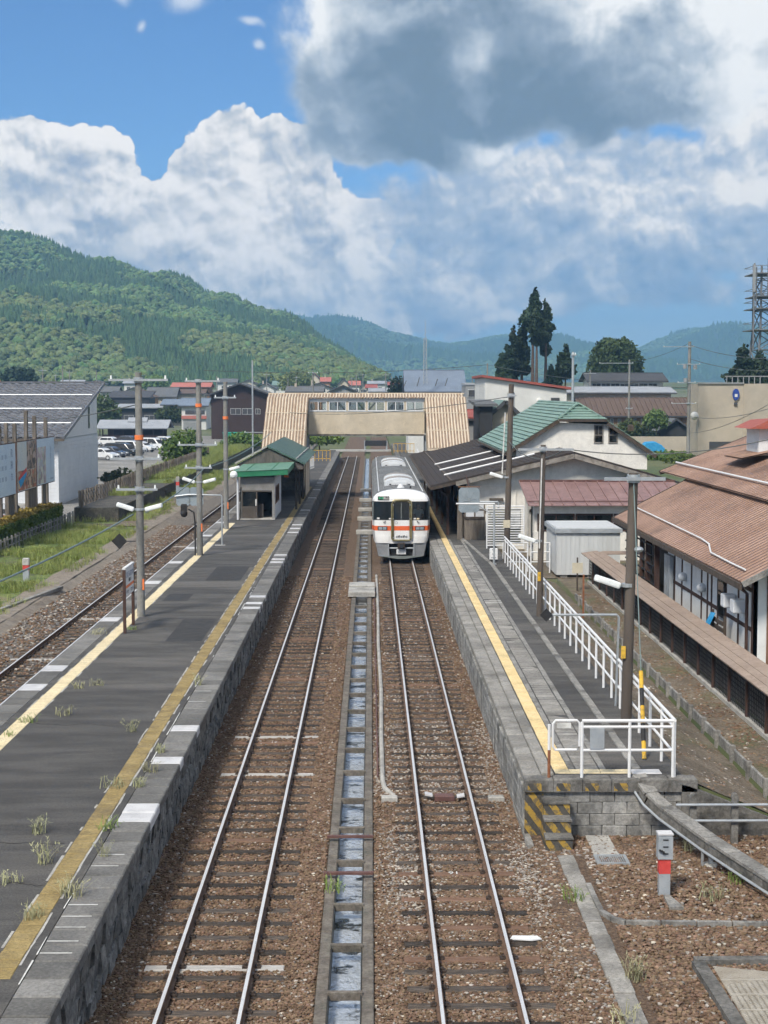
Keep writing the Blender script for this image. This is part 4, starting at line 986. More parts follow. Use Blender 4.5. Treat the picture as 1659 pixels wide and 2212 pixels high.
def railcar(label, Y0, Y1, cab):
    t = thing('railcar', label, 'train', (XB, Y0, 0), 'coupled railcars at the station platform')
    ys = Y0+.70 if cab else Y0
    sec = [(x, z) for z, x in ((0.95, 1.36), (1.35, 1.43), (1.6, 1.46), (2.95, 1.46), (3.1, 1.44))]
    for s in (-1, 1):
        pr = [(XB+s*x, z) for x, z in sec]+[(XB+s*(x-.05), z) for x, z in reversed(sec)]
        sd_ = MB().prism(pr, ys, Y1).build('body_side', 'train_steel', t, smooth=True)
        MB().box(min(XB+s*1.455, XB+s*1.468), max(XB+s*1.455, XB+s*1.468), ys, Y1, 1.62, 1.78).build('stripe', 'train_orange', sd_)
        yy = ys+2.2
        while yy+1.5 < Y1-1:
            w_ = MB().box(min(XB+s*1.455, XB+s*1.47), max(XB+s*1.455, XB+s*1.47), yy, yy+1.35, 2.05, 2.85).build('window', 'black', t)
            yy += 1.75
    rp = [(x, z) for z, x in ((3.1, 1.44), (3.25, 1.36), (3.38, 1.22), (3.48, 1.0), (3.56, .7), (3.60, .35), (3.615, 0))]
    full = [(XB-x, z) for x, z in rp]+[(XB+x, z) for x, z in reversed(rp[:-1])]
    rf = MB().prism(full, ys+(.1 if cab else .02), Y1).build('roof', 'train_roof', t, smooth=True)
    yy = ys+.5
    rib = MB()
    while yy < Y1-.3:
        for a, b_ in zip(full, full[1:]): rib.bar((a[0], yy, a[1]+.008), (b_[0], yy, b_[1]+.008), .035, .02)
        yy += .45
    tag(rib.build('roof_rib', 'train_roof', rf), kind='stuff')
    for s in (-1, 1): MB().bar((XB+s*1.12, ys+.4, 3.47), (XB+s*1.12, Y1-.1, 3.47), .05, .03).build('gutter', 'ac_white', rf)
    # rooftop cooling units: curved lids
    for (ya, w_, m_, kk) in ((Y0+4.2, .80, 'ac_white', 0), (Y0+6.1, .78, 'ac_brown', 1), (Y0+7.8, .80, 'ac_white', 0), (Y0+9.4, .76, 'ac_brown', 1)):
        pr = [(XB-w_, 3.50), (XB-w_, 3.68)]+[(XB+w_*math.sin(a), 3.68+.24*math.cos(a)) for a in [(-PI/2)+PI*i/10 for i in range(1, 10)]]+[(XB+w_, 3.68), (XB+w_, 3.50)]
        u = MB().prism(pr, ya, ya+(1.35 if kk else 1.5)).build('cooling_unit', m_, t, smooth=True)
        MB().box(XB-.38, XB+.38, ya-.16, ya+.002, 3.56, 3.76).build('intake', 'ac_white', u)
        for s in (-1, 1): MB().cyl(XB+s*.5, ya-.02, 3.60, 3.66, .05, n=8).build('lug', 'black', u)
    if cab:
        d_ = MB(); d_.tube([(XB+.0, Y0+1.5, 3.58), (XB, Y0+1.5, 3.72), (XB, Y0+1.5, 3.82)], .22, 12, True, .06); d_.build('antenna_dome', 'ac_white', t, smooth=True)
        MB().cyl(XB+.5, Y0+1.4, 3.5, 3.72, .04, n=8).build('horn', 'black', t)
    # chassis
    MB().box(XB-1.15, XB+1.15, Y0+.9, Y1-.3, .35, .95).build('underframe', 'black', t)
    for yy in (Y0+3.0, Y0+5.0, Y1-5.0, Y1-3.0):
        for s in (-1, 1): MB().tube([(XB+s*.52, yy, .40), (XB+s*.64, yy, .40)], .40, 16).build('wheel', 'fastener', t)
    if not cab: return t
    # ---- front
    WHT = 'train_white'
    fr_ = patch(Y0, -1, 1, .9, 1.55, zs=[.9, 1.0, 1.18, 1.30, 1.34, 1.55], nx=24, th=.05).build('lower_panel', WHT, t, smooth=True)
    patch(Y0, -1, 1, 1.55, 1.79, off=.004, nx=24, nz_=1, th=.05).build('orange_band', 'train_orange', t, smooth=True)
    patch(Y0, -1, 1, 1.79, 2.08, nx=24, nz_=2, th=.05).build('middle_panel', WHT, t, smooth=True)
    patch(Y0, -1, 1, 3.02, 3.615, nx=28, th=0, zs=[3.02, 3.08, 3.15, 3.22, 3.30, 3.38, 3.44, 3.49, 3.53, 3.57, 3.60, 3.615]).build('cab_roof', WHT, t, smooth=True)
    for f0, f1 in ((-1, -.955), (.955, 1)): patch(Y0, f0, f1, 2.08, 3.02, nx=3, nz_=3, th=.04).build('corner_pillar', 'cab_grey', t, smooth=True)
    for (x0, x1) in ((-.50, -.34), (.36, .52)): patch(Y0, x0, x1, 2.08, 3.02, nx=3, nz_=3, absx=True, th=.06).build('window_post', 'black', t)
    for (x0, x1, nm) in ((-1.395, -.50, 'windscreen'), (.52, 1.395, 'windscreen'), (-.34, .36, 'door_window')):
        patch(Y0, x0, x1, 2.09, 3.01, off=-.012, nx=14, nz_=4, absx=True).build(nm, 'glass_train', t, smooth=True)
        for z in (2.08, 2.985): patch(Y0, x0, x1, z, z+.035, off=.006, nx=10, nz_=1, absx=True, th=.03).build('window_rim', 'black', t)
    # bumpers and skirts
    for s in (-1, 1):
        a, b_ = sorted((s*.62, s*1.32)); patch(Y0, a, b_, .93, 1.28, off=.035, nx=8, nz_=2, absx=True, th=.05).build('step_panel', WHT, t, smooth=True)
        a, b_ = sorted((s*.60, s*1.30)); q = MB().add([(XB+s*.63, Y0+.02, .90), (XB+s*1.27, Y0+.12, .90), (XB+s*1.14, Y0+.14, .27), (XB+s*.56, Y0+.04, .27), (XB+s*.63, Y0+.7, .90), (XB+s*1.30, Y0+.8, .90), (XB+s*1.17, Y0+.8, .27), (XB+s*.56, Y0+.7, .27)],
                                                    [(0, 1, 2, 3), (4, 7, 6, 5), (0, 4, 5, 1), (1, 5, 6, 2), (2, 6, 7, 3), (3, 7, 4, 0)]).build('skirt', 'train_skirt', t)
        MB().box(min(XB+s*.62, XB+s*.67), max(XB+s*.62, XB+s*.67), Y0-.02, Y0+.3, .28, .88).build('skirt_edge', 'galv', t)
        a, b_ = sorted((s*.70, s*1.18)); h_ = patch(Y0, a, b_, 1.575, 1.765, off=.02, nx=6, nz_=1, absx=True, th=.04).build('headlight', 'black', t)
        for xx in ((a*.72+b_*.28), (a*.28+b_*.72)):
            patch(Y0, xx-.09, xx+.09, 1.60, 1.74, off=.026, nx=2, nz_=1, absx=True, th=.01).build('lens', 'mirror_grey', h_)
        MB().tube([(XB+s*.80, Y0-.02, 2.05), (XB+s*.83, Y0-.05, 1.98), (XB+s*.90, Y0-.03, 1.98)], .022, 6).build('wiper', 'black', t)
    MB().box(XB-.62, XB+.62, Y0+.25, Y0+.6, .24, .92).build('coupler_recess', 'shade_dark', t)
    cp_ = MB().cbox((XB, Y0+.0, .68), (.36, .42, .27), .03).build('coupler', 'fastener', t)
    MB().box(XB-.08, XB+.12, Y0-.24, Y0-.20, .72, .90).build('coupler_mouth', 'black', cp_)
    MB().tube([(XB-.60, Y0+.1, .66), (XB+.60, Y0+.1, .66)], .035, 8).build('air_pipe', 'galv', t)
    bx_ = MB().cbox((XB, Y0+.05, .36), (.48, .2, .24), .03).build('coupler_box', 'ac_white', t)
    MB().box(XB-.16, XB+.16, Y0-.06, Y0-.045, .42, .53).build('cover', 'grey_paint', bx_)
    MB().prism([(XB-1.12, .27), (XB+1.12, .27), (XB+.2, .13), (XB-.2, .13)], Y0-.05, Y0+.12).build('snow_plough', 'cab_grey', t)
    # gangway frame and door
    lp = [(-.47, 1.15), (-.47, 2.92), (-.42, 3.04), (-.32, 3.10), (.36, 3.10), (.46, 3.04), (.51, 2.92), (.51, 1.15), (.44, 1.07), (-.40, 1.07), (-.47, 1.15)]
    gf = MB().tube([(XB+x, Y0-.10, z) for x, z in lp], .045, 8).build('gangway_frame', 'gold_frame', t, smooth=True)
    MB().tube([(XB+(x-.02)*.86+.02, Y0-.05, 1.12+(z-1.12)*.965) for x, z in lp], .03, 8).build('inner_tube', 'gold_frame', gf, smooth=True)
    for x in (-.40, .44):
        for z in (1.2, 2.15, 2.85): MB().bar((XB+x, Y0-.12, z), (XB+x, Y0+.1, z), .05).build('bracket', 'galv', gf)
    dr = MB().box(XB-.335, XB+.365, Y0-.012, Y0+.03, 1.10, 2.06).build('gangway_door', WHT, t)
    MB().box(XB-.335, XB+.365, Y0-.016, Y0-.012, 1.56, 1.785).build('door_stripe', 'train_orange', dr)
    MB().box(XB-.02, XB+.02, Y0-.03, Y0-.0, 2.09, 3.0).build('door_mullion', 'cab_grey', dr)
    for i in range(5): MB().tube([(XB-.24+i*.12, Y0-.03, 1.22), (XB-.24+i*.12, Y0-.06, 1.27+(.03 if i % 2 else 0)), (XB-.18+i*.12, Y0-.05, 1.30)], .022, 6).build('jumper_hose', 'black' if i % 2 else 'grey_paint', dr)
    tor = [(XB-.25+.07*math.cos(a), Y0-.016, 1.95+.06*math.sin(a)) for a in [2*PI*i/14 for i in range(15)]]
    MB().tube(tor, .011, 5).build('emblem', 'grey_paint', dr)
    # destination display
    ds = patch(Y0, -1.18, -.60, 3.08, 3.275, off=.02, nx=4, nz_=1, absx=True, th=.03).build('destination_display', 'black', t)
    dy_ = mask_y(Y0, -.89, 3.17)-.05
    text_part('普通', .13, 'led_green', t, axes((XB-1.02, dy_, 3.18), (1, 0, 0), (0, .1, 1)), 'display_text'); text_part('高山', .15, 'led_white', t, axes((XB-.76, dy_-.02, 3.17), (1, 0, 0), (0, .1, 1)), 'display_text')
    # cab inside
    MB().box(XB-1.36, XB+1.36, Y0+2.3, Y0+2.36, .95, 3.05).build('cab_wall', 'cab_grey', t)
    MB().box(XB-1.36, XB+1.36, Y0+.72, Y0+2.3, 1.40, 1.45).build('cab_floor', 'cab_grey', t)
    for x0, x1 in ((-1.25, -.5), (.5, 1.25)): MB().box(XB+x0, XB+x1, Y0+.35, Y0+.75, 1.45, 2.05).build('console', 'cab_grey', t)
    for (x0, z0, m_) in ((-1.22, 2.12, 'line_white'), (-.62, 2.10, 'line_white'), (.62, 2.10, 'line_white'), (.78, 2.10, 'tactile_pale')):
        patch(Y0, x0, x0+.13, z0, z0+.09, off=.0, nx=1, nz_=1, absx=True).build('sticker', m_, t)
    stt = MB().cbox((XB+.90, Y0+1.5, 1.85), (.46, .44, .10), .03); stt.cbox((XB+.90, Y0+1.75, 1.95), (.46, .10, .65), .03); stt.cyl(XB+.9, Y0+1.5, 1.45, 1.86, .06, n=8); stt.build('driver_seat', 'black', t)
    return t
railcar('white fronted railcar with orange band and gold gangway frame at the station platform', 77.0, 97.75, True)
railcar('second railcar coupled behind the white fronted one', 98.25, 119.0, False)
# the driver
mat('skin', (.45, .28, .20), (.50, .31, .23), scale=8, rough=.6); mat('shirt', (.60, .68, .72), (.66, .74, .78), scale=6, rough=.8); mat('cap_navy', (.02, .025, .05), rough=.8)
def skinned(name, m, verts, edges, radii, parent, root=0, sub=2):
    me = bpy.data.meshes.new(name); o_ = wloc(parent); me.from_pydata([tuple(Vector(v)-o_) for v in verts], edges, []); me.materials.append(MATS[m])
    o = bpy.data.objects.new(name, me); COL.objects.link(o); o.parent = parent
    md = o.modifiers.new('skin', 'SKIN'); sl = me.skin_vertices[0].data
    for i, r_ in enumerate(radii): sl[i].radius = (r_, r_) if not isinstance(r_, tuple) else r_
    sl[root].use_root = True
    sb = o.modifiers.new('subdivision', 'SUBSURF'); sb.levels = sb.render_levels = sub; md.use_smooth_shade = True
    return o
dx, dy = XB+.90, 78.50
DP = thing('person', 'person in a pale shirt and dark cap seated at the train controls', 'person', (dx, dy, 1.95))
V_ = [(dx, dy, 2.04), (dx, dy+.02, 2.25), (dx, dy, 2.45), (dx, dy-.01, 2.55), (dx, dy-.02, 2.62), (dx, dy-.03, 2.72), (dx, dy-.03, 2.83),
      (dx-.18, dy, 2.47), (dx-.25, dy-.08, 2.26), (dx-.22, dy-.33, 2.18), (dx-.20, dy-.43, 2.18), (dx+.18, dy, 2.47), (dx+.25, dy-.08, 2.26), (dx+.22, dy-.33, 2.18), (dx+.20, dy-.43, 2.18),
      (dx-.10, dy-.02, 2.0), (dx-.11, dy-.42, 2.02), (dx-.11, dy-.48, 1.60), (dx-.11, dy-.60, 1.50), (dx+.10, dy-.02, 2.0), (dx+.11, dy-.42, 2.02), (dx+.11, dy-.48, 1.60), (dx+.11, dy-.60, 1.50)]
E_ = [(0, 1), (1, 2), (2, 3), (3, 4), (4, 5), (5, 6), (2, 7), (7, 8), (8, 9), (9, 10), (2, 11), (11, 12), (12, 13), (13, 14), (0, 15), (15, 16), (16, 17), (17, 18), (0, 19), (19, 20), (20, 21), (21, 22)]
skinned('body', 'skin', V_, E_, [.13, .13, .13, .06, .055, .085, .07, .06, .045, .035, .04, .06, .045, .035, .04, .085, .07, .05, .05, .085, .07, .05, .05], DP)
skinned('shirt', 'shirt', [V_[i] for i in (0, 1, 2, 7, 8, 11, 12)], [(0, 1), (1, 2), (2, 3), (3, 4), (2, 5), (5, 6)], [.15, .155, .15, .085, .065, .085, .065], DP)
MB().sphere((dx, dy-.03, 2.80), .105, 10, 6, (1, 1.05, .62)).build('cap', 'cap_navy', DP, smooth=True)
for j, sx_ in enumerate((-1, 1)):
    for k in range(4): MB().tube([(dx+sx_*.20+(k-1.5)*.02, dy-.44, 2.18), (dx+sx_*.20+(k-1.5)*.021, dy-.50, 2.175), (dx+sx_*.20+(k-1.5)*.02, dy-.52, 2.14)], .009, 6).build('finger', 'skin', DP)
    MB().tube([(dx+sx_*.165, dy-.42, 2.17), (dx+sx_*.15, dy-.47, 2.16)], .010, 6).build('thumb', 'skin', DP)

# ------------------------------------------------------------------ footbridge
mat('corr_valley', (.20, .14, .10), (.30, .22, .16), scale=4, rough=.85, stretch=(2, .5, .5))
def corr_sheet(x0, x1, a, b_, pitch, amp, parent, name='roof_sheet', m1='corr_cream', m2='corr_valley', thick=.0):
    """sheet between the lines a=(y,z) low and b=(y,z) high, waves across x"""
    n = round((x1-x0)/pitch); bm = MB(); mi = []
    (ya, za), (yb, zb) = a, b_; L = math.hypot(yb-ya, zb-za); ny, nz_ = -(zb-za)/L, (yb-ya)/L
    xs = []
    for i in range(n+1):
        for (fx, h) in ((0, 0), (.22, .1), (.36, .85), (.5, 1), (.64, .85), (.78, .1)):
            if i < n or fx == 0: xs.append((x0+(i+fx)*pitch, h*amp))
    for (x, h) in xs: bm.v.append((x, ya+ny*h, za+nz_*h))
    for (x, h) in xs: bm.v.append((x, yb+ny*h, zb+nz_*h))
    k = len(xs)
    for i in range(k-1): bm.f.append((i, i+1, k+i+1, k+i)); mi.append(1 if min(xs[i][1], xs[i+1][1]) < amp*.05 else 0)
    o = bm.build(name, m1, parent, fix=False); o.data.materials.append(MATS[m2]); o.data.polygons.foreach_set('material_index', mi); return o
FB = thing('footbridge', 'beige covered footbridge with cream corrugated stair roofs spanning the tracks', 'footbridge', (0, 124.5, PZ))
X0, X1 = -4.95, 4.35; YB = 123.5
nP = 10
for i in range(nP):
    xa = X0+(X1-X0)*i/nP; MB().box(xa+.004, xa+(X1-X0)/nP-.004, YB, YB+.05, 5.12, 6.93).build('siding_panel', 'beige_panel', FB)
MB().box(X0, X1, YB+.055, YB+2.95, 4.98, 5.12).build('deck', 'concrete', FB)
for i in range(5): MB().prism([(X0+1.2+i*1.72, 5.14), (X0+1.62+i*1.72, 5.14), (X0+1.52+i*1.72, 5.34), (X0+1.3+i*1.72, 5.34)], YB-.03, YB+.0).build('bracket', 'beige_panel', FB)
MB().box(X0, X1, YB-.03, YB+.06, 6.93, 7.0).build('sill', 'alu', FB); MB().box(X0, X1, YB-.05, YB+.08, 7.78, 7.98).build('fascia', 'alu', FB)
for i in range(7): MB().box(X0+(X1-X0)*i/6-.09, X0+(X1-X0)*i/6+.09, YB, YB+.06, 7.0, 7.78).build('window_pier', 'beige_panel', FB)
for i in range(6):
    xa = X0+(X1-X0)*i/6+.09; xb = X0+(X1-X0)*(i+1)/6-.09; mid = (xa+xb)/2
    w_ = MB().box(xa, xb, YB-.012, YB+.03, 7.0, 7.06).box(xa, xb, YB-.012, YB+.03, 7.70, 7.78).box(xa, xa+.05, YB-.012, YB+.03, 7.06, 7.70).box(xb-.05, xb, YB-.012, YB+.03, 7.06, 7.70).box(mid-.035, mid+.035, YB-.012, YB+.03, 7.06, 7.70).build('window_frame', 'white_paint', FB)
    MB().box(xa+.05, mid-.035, YB+.005, YB+.012, 7.06, 7.70).build('pane', 'glass_clear', w_); MB().box(mid+.035, xb-.05, YB+.005, YB+.012, 7.06, 7.70).build('pane', 'glass_clear', w_)
    if i in (1, 2, 3, 4): 
        s = 1 if i in (3, 4) else -1
        MB().bar((mid-s*.6, YB+.3, 7.05), (mid+s*.0, YB+.3, 7.75), .10).build('brace', 'beige_panel', FB)
    xm = MB().box(xa, xb, YB+2.9, YB+2.95, 7.0, 7.06).box(mid-.03, mid+.03, YB+2.9, YB+2.95, 7.06, 7.7).box(xa, xa+.05, YB+2.9, YB+2.95, 7.06, 7.7).build('rear_window_frame', 'white_paint', FB)
MB().box(-8.2, 7.55, YB+2.9, YB+2.96, 5.12, 6.98).build('rear_wall', 'beige_panel', FB)
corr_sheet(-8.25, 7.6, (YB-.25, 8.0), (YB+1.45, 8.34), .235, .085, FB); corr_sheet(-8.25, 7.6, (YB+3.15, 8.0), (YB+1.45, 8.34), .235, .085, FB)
MB().box(-8.25, 7.6, YB+1.38, YB+1.52, 8.34, 8.44).build('ridge_cap', 'corr_cream', FB)
for (xa, xb) in ((-8.25, -4.95), (4.35, 7.6)):
    A, Bp = (116.4, 4.15), (YB-.2, 8.05)
    for q in range(3):
        t0, t1 = q/3, (q+1)/3+.012; lift = .0
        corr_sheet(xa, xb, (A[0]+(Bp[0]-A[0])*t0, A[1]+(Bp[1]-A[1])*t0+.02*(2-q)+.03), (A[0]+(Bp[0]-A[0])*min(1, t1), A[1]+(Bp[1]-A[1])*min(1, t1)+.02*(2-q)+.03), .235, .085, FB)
    for t0 in (1/3, 2/3): 
        yy, zz = A[0]+(Bp[0]-A[0])*t0, A[1]+(Bp[1]-A[1])*t0; MB().bar((xa, yy, zz+.12), (xb, yy, zz+.12), .10, .07).build('lap_batten', 'corr_cream', FB)
    MB().bar((xa, A[0]-.03, A[1]), (xb, A[0]-.03, A[1]), .08, .16).build('eave_board', 'corr_cream', FB)
    for xs_ in (xa+.12, xb-.17):
        MB().add([(xs_, 117.4, PZ+.02), (xs_, 124.2, 5.12), (xs_, 124.2, 7.6), (xs_, 117.4, 4.2), (xs_+.05, 117.4, PZ+.02), (xs_+.05, 124.2, 5.12), (xs_+.05, 124.2, 7.6), (xs_+.05, 117.4, 4.2)],
                 [(0, 1, 2, 3), (7, 6, 5, 4), (0, 4, 5, 1), (1, 5, 6, 2), (2, 6, 7, 3), (3, 7, 4, 0)]).build('stair_side', 'beige_panel', FB)
    sm_ = MB().box(-(xb-xa)/2+.25, (xb-xa)/2-.25, 0, .30, -.17, 0).mesh('step', 'concrete')
    for i in range(24): inst(sm_, 'step', FB, ((xa+xb)/2, 117.4+i*.285, PZ+.17*(i+1)))
    MB().box(xa+.3, xb-.3, 121.5, 124, PZ, 3.2).build('stair_base', 'concrete_dark', FB)
for xx in (-8.0, -5.1, 4.5, 7.4):
    for yy in (124.0, 126.2): MB().box(xx-.12, xx+.12, yy-.12, yy+.12, PZ, 5.0).build('column', 'grey_paint', FB)

# ------------------------------------------------------------------ gabled shelter and waiting room on the island platform
mat('roof_darkgreen', (.055, .105, .090), (.078, .14, .118), scale=1.5, rough=.6, stain=(.05, .085, .075), sscale=.5, samt=.5)
mat('gable_brown', (.085, .075, .068), (.14, .125, .115), scale=2.5, rough=.9, stretch=(3, 1, .5), stain=(.20, .185, .17), sscale=1.5, samt=.5, sharp=(.58, .72))
SH = thing('platform_shelter', 'gabled shelter with dark green metal roof and brown gable on the island platform', 'shelter', (-6.4, 107, PZ))
pk, el_, er_ = (-6.55, 5.06), (-8.6, 3.98), (-4.15, 3.93)
for (e, s) in ((el_, -1), (er_, 1)):
    r_ = MB().slab((e[0], 97.6, e[1]), (e[0], 117.2, e[1]), (pk[0], 117.2, pk[1]), (pk[0], 97.6, pk[1]), .06) if s < 0 else MB().slab((pk[0], 97.6, pk[1]), (pk[0], 117.2, pk[1]), (e[0], 117.2, e[1]), (e[0], 97.6, e[1]), .06)
    ro = r_.build('roof_slope', 'roof_darkgreen', SH)
    for yy in range(98, 117, 1): MB().bar((e[0], yy, e[1]+.05), (pk[0], yy, pk[1]+.05), .03, .03).build('roof_seam', 'roof_darkgreen', ro)
q0 = (er_[0]-.55, er_[1]+.55*(pk[1]-er_[1])/(er_[0]-pk[0])*1.0+.10)
MB().tube([(q0[0], 97.8, q0[1]), (q0[0], 117, q0[1])], .05, 6).build('snow_guard', 'concrete_pale', SH)
MB().prism([(pk[0], pk[1]-.10), (el_[0]+.12, el_[1]-.08), (el_[0]+.12, 3.62), (er_[0]-.12, 3.60), (er_[0]-.12, er_[1]-.08)], 97.75, 97.82).build('gable_board', 'gable_brown', SH)
MB().bar((el_[0], 97.62, el_[1]+.01), (pk[0], 97.62, pk[1]+.01), .05, .10).build('barge_board', 'concrete_pale', SH); MB().bar((pk[0], 97.62, pk[1]+.01), (er_[0], 97.62, er_[1]+.01), .05, .10).build('barge_board', 'roof_darkgreen', SH)
for xx in (-8.2, -4.75):
    for yy in (98.3, 103, 108, 113, 116.6): MB().box(xx-.07, xx+.07, yy-.07, yy+.07, PZ, 3.95).build('post', 'wood_dark', SH)
    MB().box(xx-.05, xx+.05, 97.9, 117, 3.72, 3.9).build('beam', 'wood_dark', SH)
MB().box(-4.66, -4.62, 110, 116.5, PZ+.1, 3.7).build('side_wall', 'corr_cream', SH)
MB().box(-8.12, -8.08, 104, 116.5, PZ+.1, 3.7).build('side_wall', 'gable_brown', SH)
tag(MB().box(-5.55, -5.25, 98.5, 98.56, 3.05, 3.28).build('orange_sign', 'orange', origin=(-5.4, 98.5, 3.05)), 'small orange sign hanging inside the gabled shelter', 'sign')

WR = thing('waiting_room', 'small grey waiting room with bright green lean-to roof on the island platform', 'waiting room', (-6.65, 93.5, PZ))
mat('siding_grey', (.20, .195, .185), (.25, .245, .235), scale=2, rough=.85, rand=.08); mat('door_brown', (.075, .062, .052), (.10, .085, .072), scale=3, rough=.7)
mat('roof_vivid', (.022, .17, .085), (.035, .20, .105), scale=2, rough=.5); mat('roof_vivid_top', (.10, .22, .155), (.14, .27, .195), scale=1.2, rough=.6)
xa, xb, ya, yb, zt = -7.67, -5.64, 90.5, 97.0, 3.52
MB().box(xa, xb, ya-.1, yb, PZ, PZ+.06).build('plinth', 'concrete_pale', WR)
for i in range(4): MB().box(xa, xb, ya-.004*i, ya+.08, 2.72+i*.2, 2.715+(i+1)*.2).build('siding_board', 'siding_grey', WR)
MB().box(xb-.16, xb, ya, ya+.08, PZ+.06, 2.72).build('corner_panel', 'siding_grey', WR); MB().box(xa, xa+.06, ya, ya+.08, PZ+.06, 2.72).build('corner_panel', 'siding_grey', WR)
for i in range(12):
    z0 = PZ+.06+i*.205
    if 1.9 < z0+.1 < 2.9:
        MB().box(xb-.08, xb+.003*(i % 2), ya+.08, ya+.55, z0, z0+.2).build('siding_board', 'panel_white', WR); MB().box(xb-.08, xb+.003*(i % 2), ya+4.2, yb, z0, z0+.2).build('siding_board', 'panel_white', WR)
    else: MB().box(xb-.08, xb+.003*(i % 2), ya+.08, yb, z0, z0+.2).build('siding_board', 'panel_white', WR)
wf = MB().box(xb-.03, xb+.02, ya+.55, ya+4.2, 1.88, 1.95).box(xb-.03, xb+.02, ya+.55, ya+4.2, 2.85, 2.92).build('window_frame', 'timber_brown', WR)
for i in range(4): MB().box(xb-.03, xb+.02, ya+.55+i*1.19, ya+.65+i*1.19, 1.95, 2.85).build('mullion', 'timber_brown', wf)
MB().box(xb-.015, xb-.008, ya+.55, ya+4.2, 1.95, 2.85).build('pane', 'glass', wf)
MB().box(xa, xa+.08, ya, yb, PZ+.06, zt).build('rear_wall', 'siding_grey', WR); MB().box(xa, xb, yb-.08, yb, PZ+.06, zt).build('rear_wall', 'siding_grey', WR)
MB().box(xa+.06, xb-.16, ya+.01, ya+.07, 2.64, 2.72).build('door_head', 'door_brown', WR)
dr = MB().box(xa+.06, xa+1.0, ya+.02, ya+.06, PZ+.06, 1.78).box(xa+.06, xa+.13, ya+.02, ya+.06, 1.78, 2.64).box(xa+.93, xa+1.0, ya+.02, ya+.06, 1.78, 2.64).build('sliding_door', 'door_brown', WR)
MB().box(xa+.13, xa+.93, ya+.035, ya+.042, 1.78, 2.64).build('pane', 'glass', dr); MB().box(xa+.88, xa+.96, ya+.005, ya+.02, 1.82, 2.2).build('handle_plate', 'line_white', dr)
MB().box(xa+1.0, xa+1.32, ya+.5, ya+.54, PZ+.06, 1.9).build('inner_door', 'door_brown', WR)
MB().box(xa+1.5, xa+1.8, ya+3.4, ya+4.4, PZ+.06, 1.45).build('bench', 'wood_dark', WR)
MB().add([(-8.05, 90.1, 3.52), (-4.85, 90.1, 3.66), (-4.85, 90.1, 3.98), (-8.05, 90.1, 3.84), (-8.05, 98.0, 3.60), (-4.85, 98.0, 3.74), (-4.85, 98.0, 4.06), (-8.05, 98.0, 3.92)],
         [(0, 1, 2, 3), (7, 6, 5, 4), (0, 4, 5, 1), (1, 5, 6, 2), (3, 7, 4, 0)]).build('roof_fascia', 'roof_vivid', WR)
MB().add([(-8.08, 90.06, 3.845), (-4.82, 90.06, 3.985), (-4.82, 98.05, 4.065), (-8.08, 98.05, 3.925), (-8.08, 90.06, 3.865), (-4.82, 90.06, 4.005), (-4.82, 98.05, 4.085), (-8.08, 98.05, 3.945)],
         [(0, 3, 2, 1), (4, 5, 6, 7), (0, 1, 5, 4), (1, 2, 6, 5), (2, 3, 7, 6), (3, 0, 4, 7)]).build('roof_sheet', 'roof_vivid_top', WR)
for xx in (-7.3, -5.8): MB().bar((xx, 90.06, 3.88+(xx+8.08)*.043), (xx, 98.05, 3.96+(xx+8.08)*.043), .03, .03).build('roof_seam', 'roof_vivid', WR)
MB().tube([(xa-.14, ya-.1, PZ), (xa-.14, ya-.1, 3.5)], .065, 8).build('downpipe', 'panel_white', WR)

# ------------------------------------------------------------------ station building (right)
SB = thing('station_building', 'cream station building with dark brown platform canopy and green upper roof', 'station', (9, 90, .3))
def roofz(x): return 3.70+(x-3.1)*.235 if x <= 10.5 else 5.44-(x-10.5)*.285
YA, YZ = 79.0, 118.5
MB().add([(3.1, YA, roofz(3.1)), (10.5, YA, roofz(10.5)), (10.5, YZ, roofz(10.5)), (3.1, YZ, roofz(3.1)), (3.1, YA, roofz(3.1)-.10), (10.5, YA, roofz(10.5)-.10), (10.5, YZ, roofz(10.5)-.10), (3.1, YZ, roofz(3.1)-.10)],
         [(0, 1, 2, 3), (7, 6, 5, 4), (0, 4, 5, 1), (1, 5, 6, 2), (2, 6, 7, 3), (3, 7, 4, 0)]).build('canopy_roof', 'roof_brown', SB)
cr_ = bpy.data.objects['canopy_roof']
x = 3.2
while x < 10.4: MB().bar((x, YA, roofz(x)+.008), (x, YZ, roofz(x)+.008), .035, .022).build('roof_course', 'roof_brown', cr_); x += .30
MB().slab((10.5, YA, roofz(10.5)), (16.9, YA, roofz(16.9)), (16.9, YZ, roofz(16.9)), (10.5, YZ, roofz(10.5)), .10).build('rear_roof', 'roof_brown', SB)
for yy in (83.3, 88.6, 95.5): MB().tube([(4.0, yy, roofz(4.0)+.10), (8.9 if yy < 90 else 7.6, yy, roofz(8.9 if yy < 90 else 7.6)+.10)], .055, 6).build('snow_guard', 'white_paint', SB)
MB().bar((4.15, YA, roofz(4.15)+.03), (4.15, YZ, roofz(4.15)+.03), .10, .03).build('gutter_line', 'soffit', SB)
MB().tube([(3.08, YA, 3.58), (3.08, YZ, 3.58)], .08, 6).build('gutter', 'wood_dark', SB)
mat('barge_worn', (.19, .175, .155), (.30, .28, .25), scale=3, rough=.9, stain=(.10, .09, .08), sscale=2, samt=.7)
for a, b_ in ((4.4, 10.5), (10.5, 16.9)): MB().bar((a, YA+.03, roofz(a)-.22), (b_, YA+.03, roofz(b_)-.22), .08, .24).build('barge_board', 'barge_worn', SB)
MB().bar((3.1, YA+.03, 3.52), (4.4, YA+.03, roofz(4.4)-.17), .10, .14).build('barge_board', 'wood_dark', SB)
MB().prism([(5.0, .3), (16.4, .3), (16.4, roofz(16.4)-.12), (10.5, roofz(10.5)-.12), (5.0, roofz(5.0)-.12)], 79.8, 80.0).build('gable_wall', 'cream_wall', SB)
